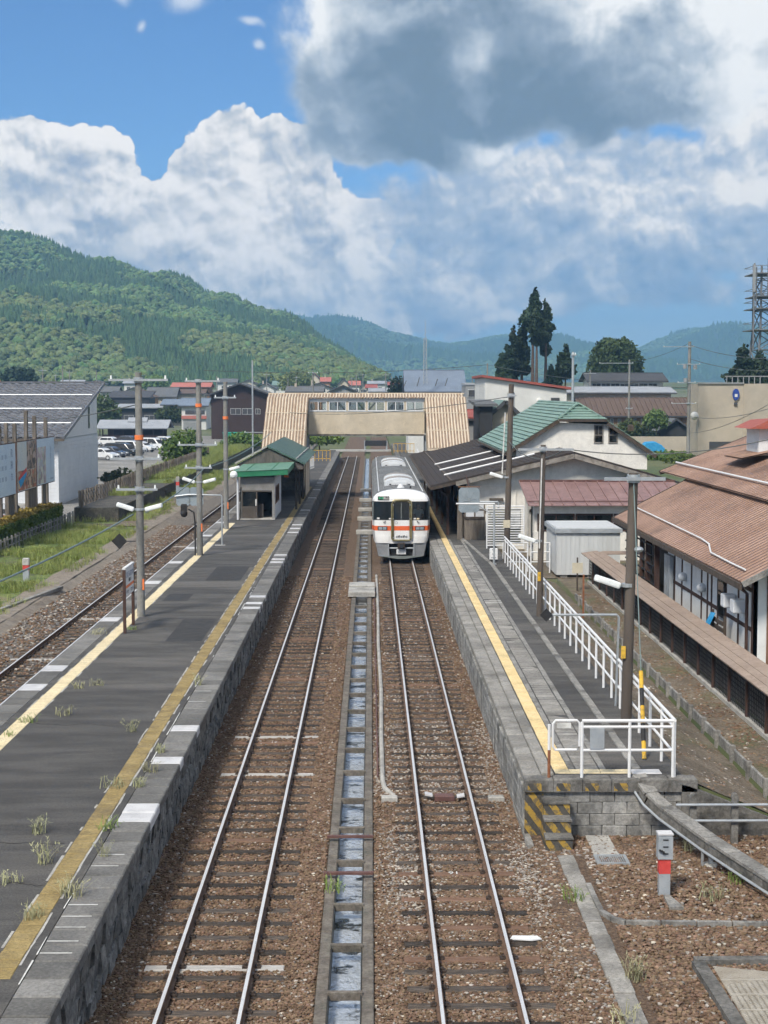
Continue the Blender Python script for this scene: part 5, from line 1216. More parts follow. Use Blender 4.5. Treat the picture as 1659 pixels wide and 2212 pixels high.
MB().box(5.0, 7.6, 79.74, 79.8, 3.60, 3.66).build('wall_ledge', 'cream_wall', SB)
for xx in (5.02, 7.52): MB().box(xx, xx+.08, 79.76, 79.8, .3, 3.60).build('pilaster', 'cream_wall', SB)
MB().box(5.1, 7.5, 79.72, 79.8, 2.28, 2.42).build('lintel', 'timber', SB)
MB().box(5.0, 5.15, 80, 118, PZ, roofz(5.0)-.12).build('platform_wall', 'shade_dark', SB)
for i in range(9):
    yy = 80.6+i*4.2; f = MB().box(4.93, 5.0, yy, yy+.14, PZ, 3.6).build('wall_post', 'timber', SB)
for i in range(7): MB().box(4.985, 4.998, 82+i*4.6, 84.6+i*4.6, 2.0, 3.0).build('window', 'glass', SB)
for yy in (80.5, 87, 94, 101, 108, 115):
    MB().box(4.0, 4.14, yy, yy+.14, PZ, roofz(4.07)-.1).build('canopy_post', 'timber', SB); MB().bar((4.07, yy+.07, 3.0), (3.3, yy+.07, 3.62), .09).build('brace', 'timber', SB)
MB().box(6.2, 6.9, 79.6, 79.8, 2.9, 3.0).build('vent_hood', 'soffit', SB)
# upper storey
UY = 85.0
def uz(x): return 5.15+(x-7.5)*(7.80-5.15)/(11.72-7.5) if x <= 11.72 else 7.80-(x-11.72)*(7.80-5.0)/(15.85-11.72)
MB().prism([(8.1, 4.6), (15.4, 4.2), (15.4, uz(15.4)-.1), (13.1, uz(13.1)-.15), (10.4, uz(10.4)-.15), (8.1, uz(8.1)-.1)], UY+.35, UY+.5).build('upper_gable', 'cream_wall', SB)
MB().box(8.1, 8.25, UY+.5, 106, 4.5, uz(8.1)-.08).build('upper_wall', 'cream_wall', SB)
ux0, ux1, uyb = 10.42, 13.1, 107.0
hz_ = uz(ux0)
L_ = MB().add([(7.5, UY, 5.15), (ux0, UY, hz_), (11.72, UY+1.9, 7.8), (11.72, uyb, 7.8), (7.5, uyb, 5.15)], [(0, 1, 2, 3, 4)]).build('roof_slope', 'roof_green', SB, fix=False)
L_2 = MB().add([(15.85, UY, 5.0), (ux1, UY, uz(ux1)), (11.72, UY+1.9, 7.8), (11.72, uyb, 7.8), (15.85, uyb, 5.0)], [(4, 3, 2, 1, 0)]).build('roof_slope', 'roof_green', SB, fix=False)
L_3 = MB().add([(ux0, UY-.05, hz_), (ux1, UY-.05, uz(ux1)), (11.72, UY+1.9, 7.8)], [(0, 1, 2)]).build('hip_slope', 'roof_green', SB, fix=False)
for i in range(16):
    x = 7.5+(11.72-7.5)*(i+.0)/16; x2 = 7.5+(11.72-7.5)*(i+.97)/16; y0 = UY if x < ux0 else UY+1.9*(x-ux0)/(11.72-ux0)
    MB().slab((x, y0, uz(x)+.075), (x, uyb, uz(x)+.075), (x2, uyb, uz(x2)+.035), (x2, y0, uz(x2)+.035), .03).build('roof_course', 'roof_green', L_)
for i in range(14):
    x = 15.85-(15.85-11.72)*i/14; x2 = 15.85-(15.85-11.72)*(i+.97)/14; y0 = UY if x > ux1 else UY+1.9*(ux1-x)/(ux1-11.72)
    MB().slab((x2, y0, uz(x2)+.035), (x2, uyb, uz(x2)+.035), (x, uyb, uz(x)+.075), (x, y0, uz(x)+.075), .03).build('roof_course', 'roof_green', L_2)
for i in range(6):
    t0, t1 = i/6, (i+.96)/6
    a0, a1 = ux0+(11.72-ux0)*t0, ux1+(11.72-ux1)*t0; b0, b1 = ux0+(11.72-ux0)*t1, ux1+(11.72-ux1)*t1
    za, zb = hz_+(7.8-hz_)*t0+.06, hz_+(7.8-hz_)*t1+.03
    MB().slab((a0, UY-.05+1.95*t0, za), (a1, UY-.05+1.95*t0, za), (b1, UY-.05+1.95*t1, zb), (b0, UY-.05+1.95*t1, zb), .03).build('roof_course', 'roof_green', L_3)
MB().tube([(11.72, UY+1.8, 7.86), (11.72, uyb, 7.86)], .09, 8).build('ridge_cap', 'roof_green', SB)
MB().tube([(ux0, UY, hz_+.05), (11.72, UY+1.9, 7.88)], .07, 6).build('hip_cap', 'roof_green', SB); MB().tube([(ux1, UY, uz(ux1)+.05), (11.72, UY+1.9, 7.88)], .07, 6).build('hip_cap', 'roof_green', SB)
for a, b_ in (((7.5, 5.15), (ux0, hz_)), ((ux1, uz(ux1)), (15.85, 5.0))): MB().bar((a[0], UY+.05, a[1]-.08), (b_[0], UY+.05, b_[1]-.08), .10, .20).build('barge_board', 'wood_dark', SB)
MB().bar((ux0, UY, hz_-.05), (ux1, UY, hz_-.05), .12, .14).build('eave_board', 'wood_dark', SB); MB().bar((7.45, UY, 5.08), (7.45, uyb, 5.08), .10, .12).build('gutter', 'wood_dark', SB)
for xx in (12.35, 13.15):   # lattice windows high in the gable, x from the photo
    px = atY(1293 if xx < 13 else 1324, 940, UY+.35); w_ = MB().box(px.x-.26, px.x+.26, UY+.30, UY+.36, 5.66, 6.70).build('window', 'barge_worn', SB)
    for k in range(2): MB().box(px.x-.2+k*.21, px.x-.02+k*.21, UY+.285, UY+.305, 6.15, 6.62).build('pane', 'black', w_)
    MB().box(px.x-.2, px.x+.19, UY+.285, UY+.305, 5.74, 6.1).build('pane', 'glass', w_)
pz_ = atY(1362, 912, UY+.3); MB().cbox((pz_.x, UY+.25, 6.35), (.3, .25, .35), .05).build('roof_bell', 'wood_dark', SB)

# mirror, ticket gate, platform furniture near the building
mir = atY(1013, 1080, 76.5)
t = thing('platform_mirror', 'large octagonal grey convex mirror hung under the station canopy', 'mirror', (5.0, 76.5, PZ))
MB().prism([(mir.x-.40, mir.z-.62), (mir.x+.40, mir.z-.62), (mir.x+.52, mir.z-.5), (mir.x+.52, mir.z+.5), (mir.x+.40, mir.z+.62), (mir.x-.40, mir.z+.62), (mir.x-.52, mir.z+.5), (mir.x-.52, mir.z-.5)], 76.42, 76.46).build('mirror_face', 'mirror_grey', t)
MB().bar((mir.x-.55, 76.47, mir.z+.66), (mir.x+.55, 76.47, mir.z+.66), .05).build('hood', 'timber_brown', t)
for i in range(8):
    a = i*PI/4+.2; MB().bar((mir.x, 76.41, mir.z), (mir.x+.42*math.cos(a), 76.41, mir.z+.5*math.sin(a)), .03, .015).build('rib', 'galv', t)
MB().tube([(mir.x, 76.5, mir.z-.10), (6.35, 76.5, mir.z-.10), (6.40, 76.5, mir.z-.15), (6.40, 76.5, PZ)], .05, 8).build('arm_post', 'galv', t)
MB().bar((mir.x, 76.46, mir.z+.6), (mir.x, 78.9, mir.z+1.1), .06).build('hanger', 'timber', t)
q = atY(985, 1087, 66.0); t = thing('crossing_arm', 'slender grey pole with a horizontal arm and brace by the railing', 'pole', (5.45, 64.5, PZ))
b0 = at(1067, 1219, PZ); MB().tube([(b0.x, b0.y, PZ), (b0.x, b0.y, atY(1067, 1088, b0.y).z)], .045, 8).build('post', 'grey_paint', t)
ze = atY(1067, 1088, b0.y).z; xe = atY(985, 1087, b0.y).x
MB().tube([(b0.x+.03, b0.y, ze), (xe, b0.y, ze)], .035, 8).build('arm', 'white_paint', t); MB().tube([(b0.x, b0.y, ze-.55), (b0.x-.75, b0.y, ze-.03)], .025, 6).build('brace', 'galv', t)
MB().cyl(b0.x, b0.y, PZ, PZ+.03, .12, n=10).build('base_plate', 'galv', t)
nb = at(1066, 1213, PZ); t = thing('stop_marker', 'small white stand with the number 3 on the station platform', 'sign', nb)
MB().cbox((nb.x, nb.y, PZ), (.36, .14, .10), .02).build('foot', 'black', t); MB().cbox((nb.x, nb.y, PZ+.10), (.36, .08, .5), .03).build('board', 'white_paint', t)
text_part('3', .34, 'black', t, axes((nb.x, nb.y-.045, PZ+.42), (1, 0, 0), (0, 0, 1)), 'number'); MB().box(nb.x-.11, nb.x+.11, nb.y-.046, nb.y-.042, PZ+.16, PZ+.2).build('small_print', 'grey_paint', t)
# wooden booth, white louvred screen
t = thing('ticket_booth', 'weathered brown wooden booth with paned window at the canopy end', 'booth', (5.6, 78, PZ))
x0 = atY(1003, 1100, 78).x; x1 = atY(1048, 1100, 78).x
MB().box(x0, x1, 78, 79.7, PZ, 2.05).build('panelled_base', 'wood_grey', t); MB().box(x0, x1, 77.95, 79.7, 2.06, 2.16).build('ledge', 'wood_dark', t)
for i in range(3): MB().box(x0+(x1-x0-.07)*i/2, x0+(x1-x0-.07)*i/2+.07, 78, 78.08, 2.16, 2.9).build('frame_post', 'wood_grey', t)
MB().box(x0, x1, 78.0, 78.07, 2.5, 2.56).build('frame_rail', 'wood_grey', t); MB().box(x0, x1, 78, 78.08, 2.84, 2.92).build('frame_rail', 'wood_grey', t)
for i in range(2):
    for j in range(2): MB().box(x0+.07+(x1-x0-.07)*i/2, x0+(x1-x0-.07)*(i+1)/2, 78.03, 78.045, 2.17+j*.39, 2.49+j*.35).build('pane', 'panel_white', t)
MB().box(x0-.35, x0-.12, 78, 78.3, PZ, 2.86).build('door_post', 'wood_grey', t)
t = thing('louvred_screen', 'white framed screen of horizontal bars beside the wooden booth', 'screen', (6.3, 73.5, PZ))
xa_, xb_ = atY(1052, 1100, 73.5).x, atY(1132, 1100, 73.5).x
for xx in (xa_, (xa_*.42+xb_*.58), xb_): MB().tube([(xx, 73.5, PZ), (xx, 73.5, 3.05)], .035, 6).build('post', 'white_paint', t)
for i in range(17): MB().tube([(xa_, 73.5, 1.15+i*.118), (xb_, 73.5, 1.15+i*.118)], .022 if i not in (0, 8, 16) else .035, 6).build('bar', 'white_paint', t)
xm_ = (xa_+xb_)/2; MB().box(xa_+.1, xb_-.1, 74.0, 74.05, 1.2, 2.9).build('backing_panel', mat('screen_back', (.20, .20, .26), (.27, .27, .16), scale=6, rough=.8, stretch=(1, 1, 4)), t)
MB().box(xm_+.25, xm_+.75, 73.9, 73.95, 1.95, 2.75).build('notice_board', 'line_white', t)
t = thing('side_barrier', 'white tube barrier with three rails behind the tall pole', 'railing', (7.0, 69, .6))
for xx in (6.0, 7.1, 7.25, 8.1): MB().tube([(xx, 69.0, .35), (xx, 69.0, 1.75)], .035, 6).build('post', 'white_paint', t)
for z in (.85, 1.3, 1.72): MB().tube([(6.0, 69, z), (7.1, 69, z)], .03, 6).build('rail', 'white_paint', t); MB().tube([(7.25, 69, z), (8.1, 69, z)], .03, 6).build('rail', 'white_paint', t)

# ------------------------------------------------------------------ red roofed lean-to, white container, brown house, black fence
RS = thing('red_shed', 'cream shed with dusty red standing seam roof against the station gable', 'shed', (11, 76, .3))
xl, xr = 7.62, 15.6; ye, yt, ze, zt = 73.8, 78.6, 3.05, 3.92
npn = 14
for i in range(npn):
    a = xl+(xr-xl)*i/npn; b_ = xl+(xr-xl)*(i+1)/npn
    p_ = MB().slab((a, ye, ze), (b_-.01, ye, ze), (b_-.01, yt, zt), (a, yt, zt), .03).build('roof_panel', 'roof_red', RS)
    MB().bar((a, ye, ze+.03), (a, yt, zt+.03), .04, .06).build('seam', 'roof_red', p_)
MB().tube([(xl, ye+.55, ze+.17), (xr, ye+.55, ze+.17)], .03, 6).build('snow_guard', 'steel_brown', RS); MB().bar((xl, yt, zt+.05), (xr, yt, zt+.05), .12, .1).build('ridge_flashing', 'steel_brown', RS)
MB().box(xl+.3, xr-.2, 74.3, 74.45, .3, 1.75).build('front_wall', 'cream_wall', RS); MB().box(xl+.3, xr-.2, 74.3, 74.45, 2.62, 3.0).build('front_wall', 'cream_wall', RS)
MB().box(xl+.35, xl+.5, 74.45, 79, .3, 3.2).build('side_wall', 'cream_wall', RS); MB().box(xl+.28, xl+.36, 75.2, 76.9, .9, 2.9).build('side_window', 'glass', RS)
for i in range(4):
    a = xl+.5+i*1.85; w_ = MB().box(a, a+1.8, 74.28, 74.36, 1.75, 1.83).box(a, a+1.8, 74.28, 74.36, 2.54, 2.62).box(a, a+.07, 74.28, 74.36, 1.83, 2.54).box(a+1.73, a+1.8, 74.28, 74.36, 1.83, 2.54).box(a+.87, a+.93, 74.28, 74.36, 1.83, 2.54).build('window_frame', 'timber', RS)
    MB().box(a+.07, a+.87, 74.31, 74.32, 1.83, 2.54).build('pane', 'glass', w_); MB().box(a+.93, a+1.73, 74.31, 74.32, 1.83, 2.54).build('pane', 'glass', w_)
    MB().box(a+.05, a+1.0+.3*(i % 2), 74.40, 74.42, 1.83, 2.5).build('blind', 'shed_metal' if i % 2 == 0 else 'siding_grey', w_)
MB().box(xr-.75, xr-.2, 74.3, 74.45, 1.75, 2.62).build('front_wall', 'cream_wall', RS)

CT = thing('storage_container', 'white ribbed metal storage shed with grey flat roof', 'shed', (9.5, 69, .35))
xa, xb, ya, yb = 8.2, 11.0, 67.4, 71.2
MB().box(xa, xb, ya, yb, .45, 2.32).build('body', 'shed_metal', CT)
for i in range(15): MB().box(xa+i*.2, xa+i*.2+.02, ya-.018, ya, .47, 2.32).build('rib', 'shed_metal', CT)
MB().box(xa-.1, xb+.1, ya-.12, yb+.1, 2.32, 2.50).build('roof_edge', 'grey_paint', CT); MB().box(xa-.02, xb+.02, ya-.04, yb+.02, 2.50, 2.54).build('roof_sheet', 'shed_metal', CT)
for xx in (xa+.2, (xa+xb)/2, xb-.3): MB().box(xx, xx+.3, ya+.05, ya+.4, .28, .45).build('foot_block', 'concrete', CT)
nbp = at(1247, 1272, .4); t = thing('notice_post', 'pale notice board on a dark stake beside the white shed', 'sign', nbp)
MB().box(nbp.x-.03, nbp.x+.03, nbp.y, nbp.y+.06, .3, 1.7).build('stake', 'wood_dark', t); MB().box(nbp.x-.22, nbp.x+.22, nbp.y-.03, nbp.y, 1.05, 1.48).build('board', mat('board_cream', (.55, .50, .38), (.62, .57, .45), scale=5, rough=.8), t)
nbq = at(1260, 1330, .4); tag(MB().box(nbq.x-.03, nbq.x+.03, nbq.y, nbq.y+.06, .25, 1.9).build('stake', 'rust', origin=nbq), 'thin rusty stake standing by the white railing', 'stake')

BH = thing('brown_house', 'half timbered white house with brown corrugated metal roof at right', 'house', (13, 54, .2))
RY0, RY1 = 42.7, 65.5
def bz(x): return 3.18+(x-10.42)*.52
def rib_roof(name, xa, xb, za, zb, ya, yb, pitch, amp, parent, m):
    n = int((yb-ya)/pitch); b = MB(); L = math.hypot(xb-xa, zb-za); nx_, nz_ = -(zb-za)/L, (xb-xa)/L; ps_ = []
    for i in range(n):
        for f, h in ((.24, 0), (.32, .8), (.5, 1), (.68, .8), (.76, 0)): ps_.append((ya+(i+f)*pitch, h*amp))
    for (y_, h) in ps_: b.v.append((xa+nx_*h, y_, za+nz_*h))
    for (y_, h) in ps_: b.v.append((xb+nx_*h, y_, zb+nz_*h))
    k = len(ps_); b.f = [(i+1, i, k+i, k+i+1) for i in range(k-1)]
    b.v += [(xa, ya, za-.05), (xb, ya, zb-.05), (xb, yb, zb-.05), (xa, yb, za-.05)]; q = 2*k; b.f.append((q, q+1, q+2, q+3))
    o = b.build(name, m, parent, fix=False); mat('roof_corr_shade', (.15, .088, .064), (.20, .122, .09), scale=1.5, rough=.7); o.data.materials.append(MATS['roof_corr_shade'])  # darker valley colour paints in the shade between the low ribs
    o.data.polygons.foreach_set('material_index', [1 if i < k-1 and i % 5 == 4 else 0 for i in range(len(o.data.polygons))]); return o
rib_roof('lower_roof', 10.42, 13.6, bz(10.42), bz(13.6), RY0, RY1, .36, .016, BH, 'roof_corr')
def bz2(x): return 4.90+(x-13.3)*.40
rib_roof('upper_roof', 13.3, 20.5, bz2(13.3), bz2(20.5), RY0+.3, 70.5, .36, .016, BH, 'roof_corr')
MB().slab((20.5, RY0, bz2(20.5)), (28, RY0, bz2(20.5)-3), (28, 70.5, bz2(20.5)-3), (20.5, 70.5, bz2(20.5)), .1).build('rear_roof', 'roof_corr', BH)
g1 = [(11.15, 64.2, bz(11.15)+.12), (11.1, 57, bz(11.1)+.12), (11.05, 51.0, bz(11.05)+.12), (11.0, 49.6, bz(11.0)+.10), (10.75, 48.2, bz(10.75)+.10), (10.72, 45.3, bz(10.72)+.10), (10.72, 43.6, bz(10.72)+.10)]
MB().tube(g1, .028, 8).build('snow_guard', 'white_paint', BH, smooth=True)
MB().tube([(14.0, 70.2, bz2(14)+.12), (14.0, 43.4, bz2(14)+.12)], .04, 8).build('snow_guard', 'white_paint', BH)
MB().bar((10.38, RY0, bz(10.38)-.10), (10.38, RY1, bz(10.38)-.10), .07, .18).build('gutter', 'wood_dark', BH)
MB().bar((10.42, RY0-.04, bz(10.42)-.06), (13.6, RY0-.04, bz(13.6)-.06), .08, .16).build('barge_board', 'concrete', BH); MB().bar((13.3, RY0+.26, bz2(13.3)-.06), (20.5, RY0+.26, bz2(20.5)-.06), .08, .16).build('barge_board', 'wood_dark', BH)
MB().bar((13.3, 70.5, bz2(13.3)-.1), (20.5, 70.5, bz2(20.5)-.1), .08, .2).build('barge_board', 'wood_dark', BH); MB().bar((10.42, RY1, bz(10.42)-.1), (13.6, RY1, bz(13.6)-.1), .08, .2).build('barge_board', 'wood_dark', BH)
WX = 10.98
MB().box(WX, WX+.12, 43.6, 56.5, .2, bz(WX)-.1).build('side_wall', 'plaster', BH)
MB().box(WX+.8, WX+.92, 56.5, 65, .2, bz(WX+.8)-.1).build('side_wall', 'wood_dark', BH)
MB().prism([(WX, .2), (20, .2), (20, bz2(20)-.15), (13.4, bz2(13.4)-.2), (13.4, bz(13.4)-.1), (WX, bz(WX)-.1)], 43.6, 43.72).build('end_wall', 'plaster', BH)
for yy in (43.62, 45.3, 46.9, 48.0, 48.9, 49.5, 50.4, 52.0, 53.6, 54.9, 56.3): MB().box(WX-.025, WX+.0, yy, yy+.14, .2, bz(WX)-.1).build('timber_post', 'timber', BH)
for z in (1.62, 2.75): MB().box(WX-.02, WX-.002, 43.6, 56.5, z, z+.12).build('timber_rail', 'timber', BH)
for xx in (11.36, 12.0, 14.2): MB().box(xx, xx+.16, 43.56, 43.6, .2, bz(min(xx, 13.3))-.1).build('timber_post', 'timber_brown', BH)
MB().box(11.5, 20, 43.57, 43.6, 1.5, 1.6).build('timber_rail', 'timber_brown', BH)
w_ = MB().box(WX-.06, WX-.026, 47.0, 47.9, 1.5, 2.75).build('window', 'black', BH); MB().box(WX-.07, WX-.061, 47.1, 47.8, 1.6, 2.65).build('pane', 'glass', w_)
for yy in (44.4, 45.6): MB().prism([(yy, 2.05), (yy+.45, 2.05), (yy+.45, 2.45), (yy, 2.45)], WX-.40, WX-.03, 'x').build('vent_cover', 'panel_white', BH, bev=.04)
MB().tube([(10.42, 44.2, bz(10.42)-.2), (10.7, 43.9, 2.85), (WX-.12, 43.9, 2.7), (WX-.12, 43.9, .2)], .05, 8).build('downpipe', 'timber', BH, smooth=True)
for yy in (57.3, 59.2, 60.4): MB().box(WX-.3, WX-.12, yy, yy+.16, .2, bz(WX-.2)-.1).build('porch_post', 'timber', BH)
for i in range(7): MB().bar((WX-.25, 57.5, .5+i*.36), (WX-.25, 64.2, .5+i*.36), .05).build('porch_lattice', 'lattice_black', BH)
for i in range(9): MB().bar((WX-.20, 57.8+i*.8, .3), (WX-.20, 57.8+i*.8, bz(WX)-.3), .05).build('porch_lattice', 'lattice_black', BH)
for yy in (50.0, 53.0): MB().sphere((WX-.12, yy, 2.1), .16, 8, 6).build('wall_lamp', 'panel_white', BH)
for i in range(3): MB().box(WX-.2, WX-.05, 55+i*.35, 55.3+i*.35, .4, 2.6).build('meter_box', 'grey_paint', BH)
tk = atY(1645, 930, 62); t = thing('roof_turret', 'white roof turret with small red roof above the brown roof', 'turret', (tk.x+1, 62, bz2(18)))
MB().box(tk.x-.35, tk.x+2.2, 61, 63, bz2(17.5)-.6, tk.z+.1).build('wall', 'plaster', t); MB().prism([(tk.x-.8, tk.z+.1), (tk.x+2.6, tk.z+.1), (tk.x+1.8, tk.z+.55), (tk.x-.1, tk.z+.42)], 60.6, 63.4).build('roof', mat('turret_red', (.32, .085, .06), (.38, .11, .08), scale=3, rough=.6), t)
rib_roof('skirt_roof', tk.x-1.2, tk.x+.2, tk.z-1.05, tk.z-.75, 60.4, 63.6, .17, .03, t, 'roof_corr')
tw = atY(1525, 1345, 46.5)
tag(MB().slab((10.62, 46.9, 1.72), (10.62, 47.5, 1.66), (10.40, 47.35, 1.28), (10.40, 46.8, 1.32), .02).slab((10.40, 46.8, 1.32), (10.40, 47.35, 1.28), (10.38, 47.2, .95), (10.38, 46.75, 1.05), .02).build('towel', 'blue', origin=(10.8, 47, .95)), 'bright blue towel hung over a wooden rack beside the white wall', 'towel')
t = thing('drying_rack', 'brown wooden rack leaning by the white wall under the towel', 'rack', (10.9, 46.6, .2))
for i in range(6): MB().bar((10.66, 45.9+i*.02, .5+i*.2), (10.66, 47.6+i*.02, .5+i*.2), .05, .12).build('slat', 'wood_dark', t)
for yy in (45.95, 47.5): MB().bar((10.70, yy, .2), (10.70, yy, 1.75), .06).build('leg', 'wood_dark', t)

FX = 9.42
BF = thing('lattice_fence', 'long black lattice fence with brown metal capping on a concrete footing', 'fence', (FX, 45, .1))
FY0, FY1 = 24.0, 65.6
MB().box(FX-.10, FX+.10, FY0, FY1, -.2, .42).build('footing', 'concrete_pale', BF)
sl = MB().box(-.004, .004, -.022, .022, .44, 1.5).mesh('slat', 'lattice_black'); y = FY0; k = 0
ysl = []
while y < FY1: ysl.append(y); y += .165
for y in ysl[:0]+[q for q in ysl if q >= 28][:290]: inst(sl, 'slat', BF, (FX-.02, y, 0))
rest = MB()
for y in [q for q in ysl if q < 28]: rest.box(FX-.04, FX, y-.022, y+.022, .44, 1.5)
if rest.v: tag(rest.build('slat', 'lattice_black', BF), kind='stuff')
for i in range(8): MB().box(FX-.010, FX-.002, FY0, FY1, .50+i*.125, .535+i*.125).build('lattice_rail', 'lattice_black', BF)
MB().box(FX+.16, FX+.18, FY0, FY1, .44, 1.5).build('backing_board', mat('backing_grey', (.13, .13, .13), (.19, .19, .185), scale=2, rough=.9), BF)
y = FY0+.5
while y < FY1: MB().box(FX-.06, FX+.02, y-.05, y+.05, .42, 1.52).build('fence_post', 'timber', BF); MB().bar((FX-.30, y, 1.57), (FX+.5, y, 1.57), .06, .06).build('bracket', 'timber', BF); y += 1.9
MB().box(FX-.075, FX-.045, FY0, FY1, 1.40, 1.575).build('white_band', 'plaster', BF)
for i, (xa, xb, z) in enumerate(((-.34, -.12, 1.60), (-.12, .12, 1.635), (.12, .36, 1.67), (.36, .58, 1.635))):
    MB().slab((FX+xa, FY0, z), (FX+xb-.01, FY0, z+.03), (FX+xb-.01, FY1+.2, z+.03), (FX+xa, FY1+.2, z), .035).build('cap_strip', 'cap_brown', BF)
for j in range(2): MB().slab((FX+.58, FY1-.45+j*.3, 1.62+.03*j), (FX+3.0, FY1-.45+j*.3, 1.62+.03*j), (FX+3.0, FY1-.16+j*.3, 1.65+.03*j), (FX+.58, FY1-.16+j*.3, 1.65+.03*j), .035).build('cap_strip', 'cap_brown', BF)

# ------------------------------------------------------------------ left side: verge, old platform, tiled hall, hoardings
sheet('grass_verge', 'turf', -20.5, -13.79, 20, 101, .012, nx=16, ny=160, amp=.05)
sheet('grass_verge', 'turf', -16.6, -13.79, 101, 262, .012, nx=6, ny=160, amp=.05)
mat('dirt_path', (.20, .17, .14), (.27, .235, .195), scale=3, rough=.95, bump=.5, bscale=20, stain=(.15, .12, .09), sscale=1, samt=.5)
sheet('dirt_path', 'dirt_path', -14.7, -13.6, 20, 130, .055, nx=6, ny=120, amp=.05); sheet('dirt_patch', 'earth', -16.5, -14.4, 97, 132, .06, nx=8, ny=60, amp=.05)
ve = MB(); n_ = 160
for j in range(n_+1):
    Y_ = 18+j*245/n_; ve.v += [(-14.0+.15*nz(0, Y_, .4), Y_, .07), (-13.55+.2*nz(3, Y_, .5), Y_, .02), (-13.1+.2*nz(7, Y_, .6), Y_, -.19)]
ve.f = [(3*j+k, 3*j+k+1, 3*j+k+4, 3*j+k+3) for j in range(n_) for k in (0, 1)]
struct('verge_bank', ve, 'dirt_path', fix=False)
sheet('parking_lot', 'asphalt_lot', -75, -20.4, 101, 262, .012); sheet('parking_lot', 'asphalt_lot', -75, -21.1, 55, 101, .012)
sheet('street', 'asphalt_lot', -75, -20.4, 262, 299.5, .012)
GB = [proto('tuft', blade_mesh(10+i, 16, .26, .7, 'grass_blade', w=.010, head=0)) for i in range(3)]
rd = random.Random(21); G = []
for _ in range(26000):
    Y_ = 40+(rd.random()**1.3)*120; X = rd.uniform(-20.3, -13.9) if Y_ < 101 else rd.uniform(-16.5, -13.9)
    if 96 < Y_ < 128 and rd.random() < .8: continue
    if nz(X, Y_, .28, 3.0)+.45*nz(X, Y_, .9, 8.0) < .02 or (X > -14.8 and rd.random() < .75): continue
    s = rd.uniform(.6, 1.3)*(1+Y_/160); G.append((X, Y_, .03, s, s*rd.uniform(.6, 1.2), rd.uniform(0, 6.3), rd.randrange(3)))
for _ in range(9000):
    Y_ = rd.uniform(112, 262); X = rd.uniform(-19.0, -16.7)
    if Y_ < 135 and nz(X, Y_, .3, 1.0) < .1: continue
    s = rd.uniform(1.3, 2.4); G.append((X, Y_, .95, s, s*rd.uniform(.7, 1.3), rd.uniform(0, 6.3), rd.randrange(3)))
for _ in range(2500):
    Y_ = rd.uniform(150, 262); X = rd.uniform(-22.4, -19.3); s = rd.uniform(2.5, 4.5); G.append((X, Y_, .02, s, s*rd.uniform(.9, 1.5), rd.uniform(0, 6.3), rd.randrange(3)))
for _ in range(2200):
    Y_ = rd.uniform(125, 205); X = rd.uniform(-9.6, -8.4)-(Y_-125)*.0; s = rd.uniform(1.2, 2.2); G.append((X, Y_, .2+.8*max(0, min(1, (X+9.3)/.6)), s, s, rd.uniform(0, 6.3), rd.randrange(3)))
scatter('grass', 'rough green grass on the verge beside the outer track', 'grass', G, GB)
OP = thing('old_platform', 'disused low dark concrete platform overgrown with grass beyond the verge', 'platform', (-17.8, 130, 0))
MB().box(-19.45, -16.55, 100.8, 262, 0, .94).build('body', mat('old_concrete', (.055, .053, .048), (.095, .09, .08), scale=1.4, rough=.95, bump=.4, bscale=12, stain=(.13, .12, .10), sscale=.5, samt=.5, grain=(8, .3)), OP)
MB().box(-19.4, -16.75, 128, 261.9, .94, .955).build('grass_top', 'turf', OP)
MB().box(-16.85, -16.50, 100.75, 262, .84, .965).build('edge_slab', 'old_concrete', OP)
BFc = thing('board_fence', 'weathered grey board fence standing on the old platform', 'fence', (-19.1, 135, .94))
bm_ = [rough_block('board', 'wood_grey', (.13, .15, 1.08), s, .015) for s in range(4)]; y = 101.2; rd = random.Random(31)
while y < 182: inst(bm_[rd.randrange(4)], 'board', BFc, (-19.15+rd.uniform(-.03, .03), y, .94+.54+rd.uniform(-.06, .05)), (rd.uniform(-.05, .05), rd.uniform(-.03, .03), 0)); y += .95
for z in (1.25, 1.72): MB().box(-19.22, -19.19, 101.2, 182, z, z+.08).build('rail', 'wood_grey', BFc)
MB().bar((-19.0, 101.0, .95), (-18.95, 100.95, 2.05), .16, .10).build('leaning_board', 'wood_grey', BFc)
CF = thing('concrete_post_fence', 'low fence of pale concrete posts and two rails below the hedge', 'fence', (-19.35, 90, 0))
cpm = MB().cbox((0, 0, 0), (.10, .11, .82), .02).mesh('post', 'concrete'); y = 76.0
while y < 100.5: inst(cpm, 'post', CF, (-19.35+rd.uniform(-.03, .03), y, -.02), (rd.uniform(-.04, .04), rd.uniform(-.04, .04), 0)); y += .85
for z in (.30, .62): MB().bar((-19.40, 76, z), (-19.40, 100.4, z), .05).build('rail', 'concrete', CF)
def leaf_mass(name, m, parent, n, fn, size, seed, origin=None):
    r_ = random.Random(seed); b = MB()
    for _ in range(n):
        p = Vector(fn(r_)); d = Vector((r_.gauss(0, 1), r_.gauss(0, 1), r_.gauss(0, .8))).normalized(); u = d.orthogonal().normalized(); v = d.cross(u)
        a = r_.uniform(0, 6.3); u, v = u*math.cos(a)+v*math.sin(a), v*math.cos(a)-u*math.sin(a); s = size*r_.uniform(.6, 1.3)
        b.v += [tuple(p-u*s), tuple(p+v*s*.55), tuple(p+u*s), tuple(p-v*s*.55)]; k = len(b.v); b.f.append((k-4, k-3, k-2, k-1))
    return b.build(name, m, parent, origin=origin, fix=False)
HG = thing('hedge', 'green hedge with a yellow brown clipped top in front of the hoardings', 'hedge', (-20.2, 88, 0))
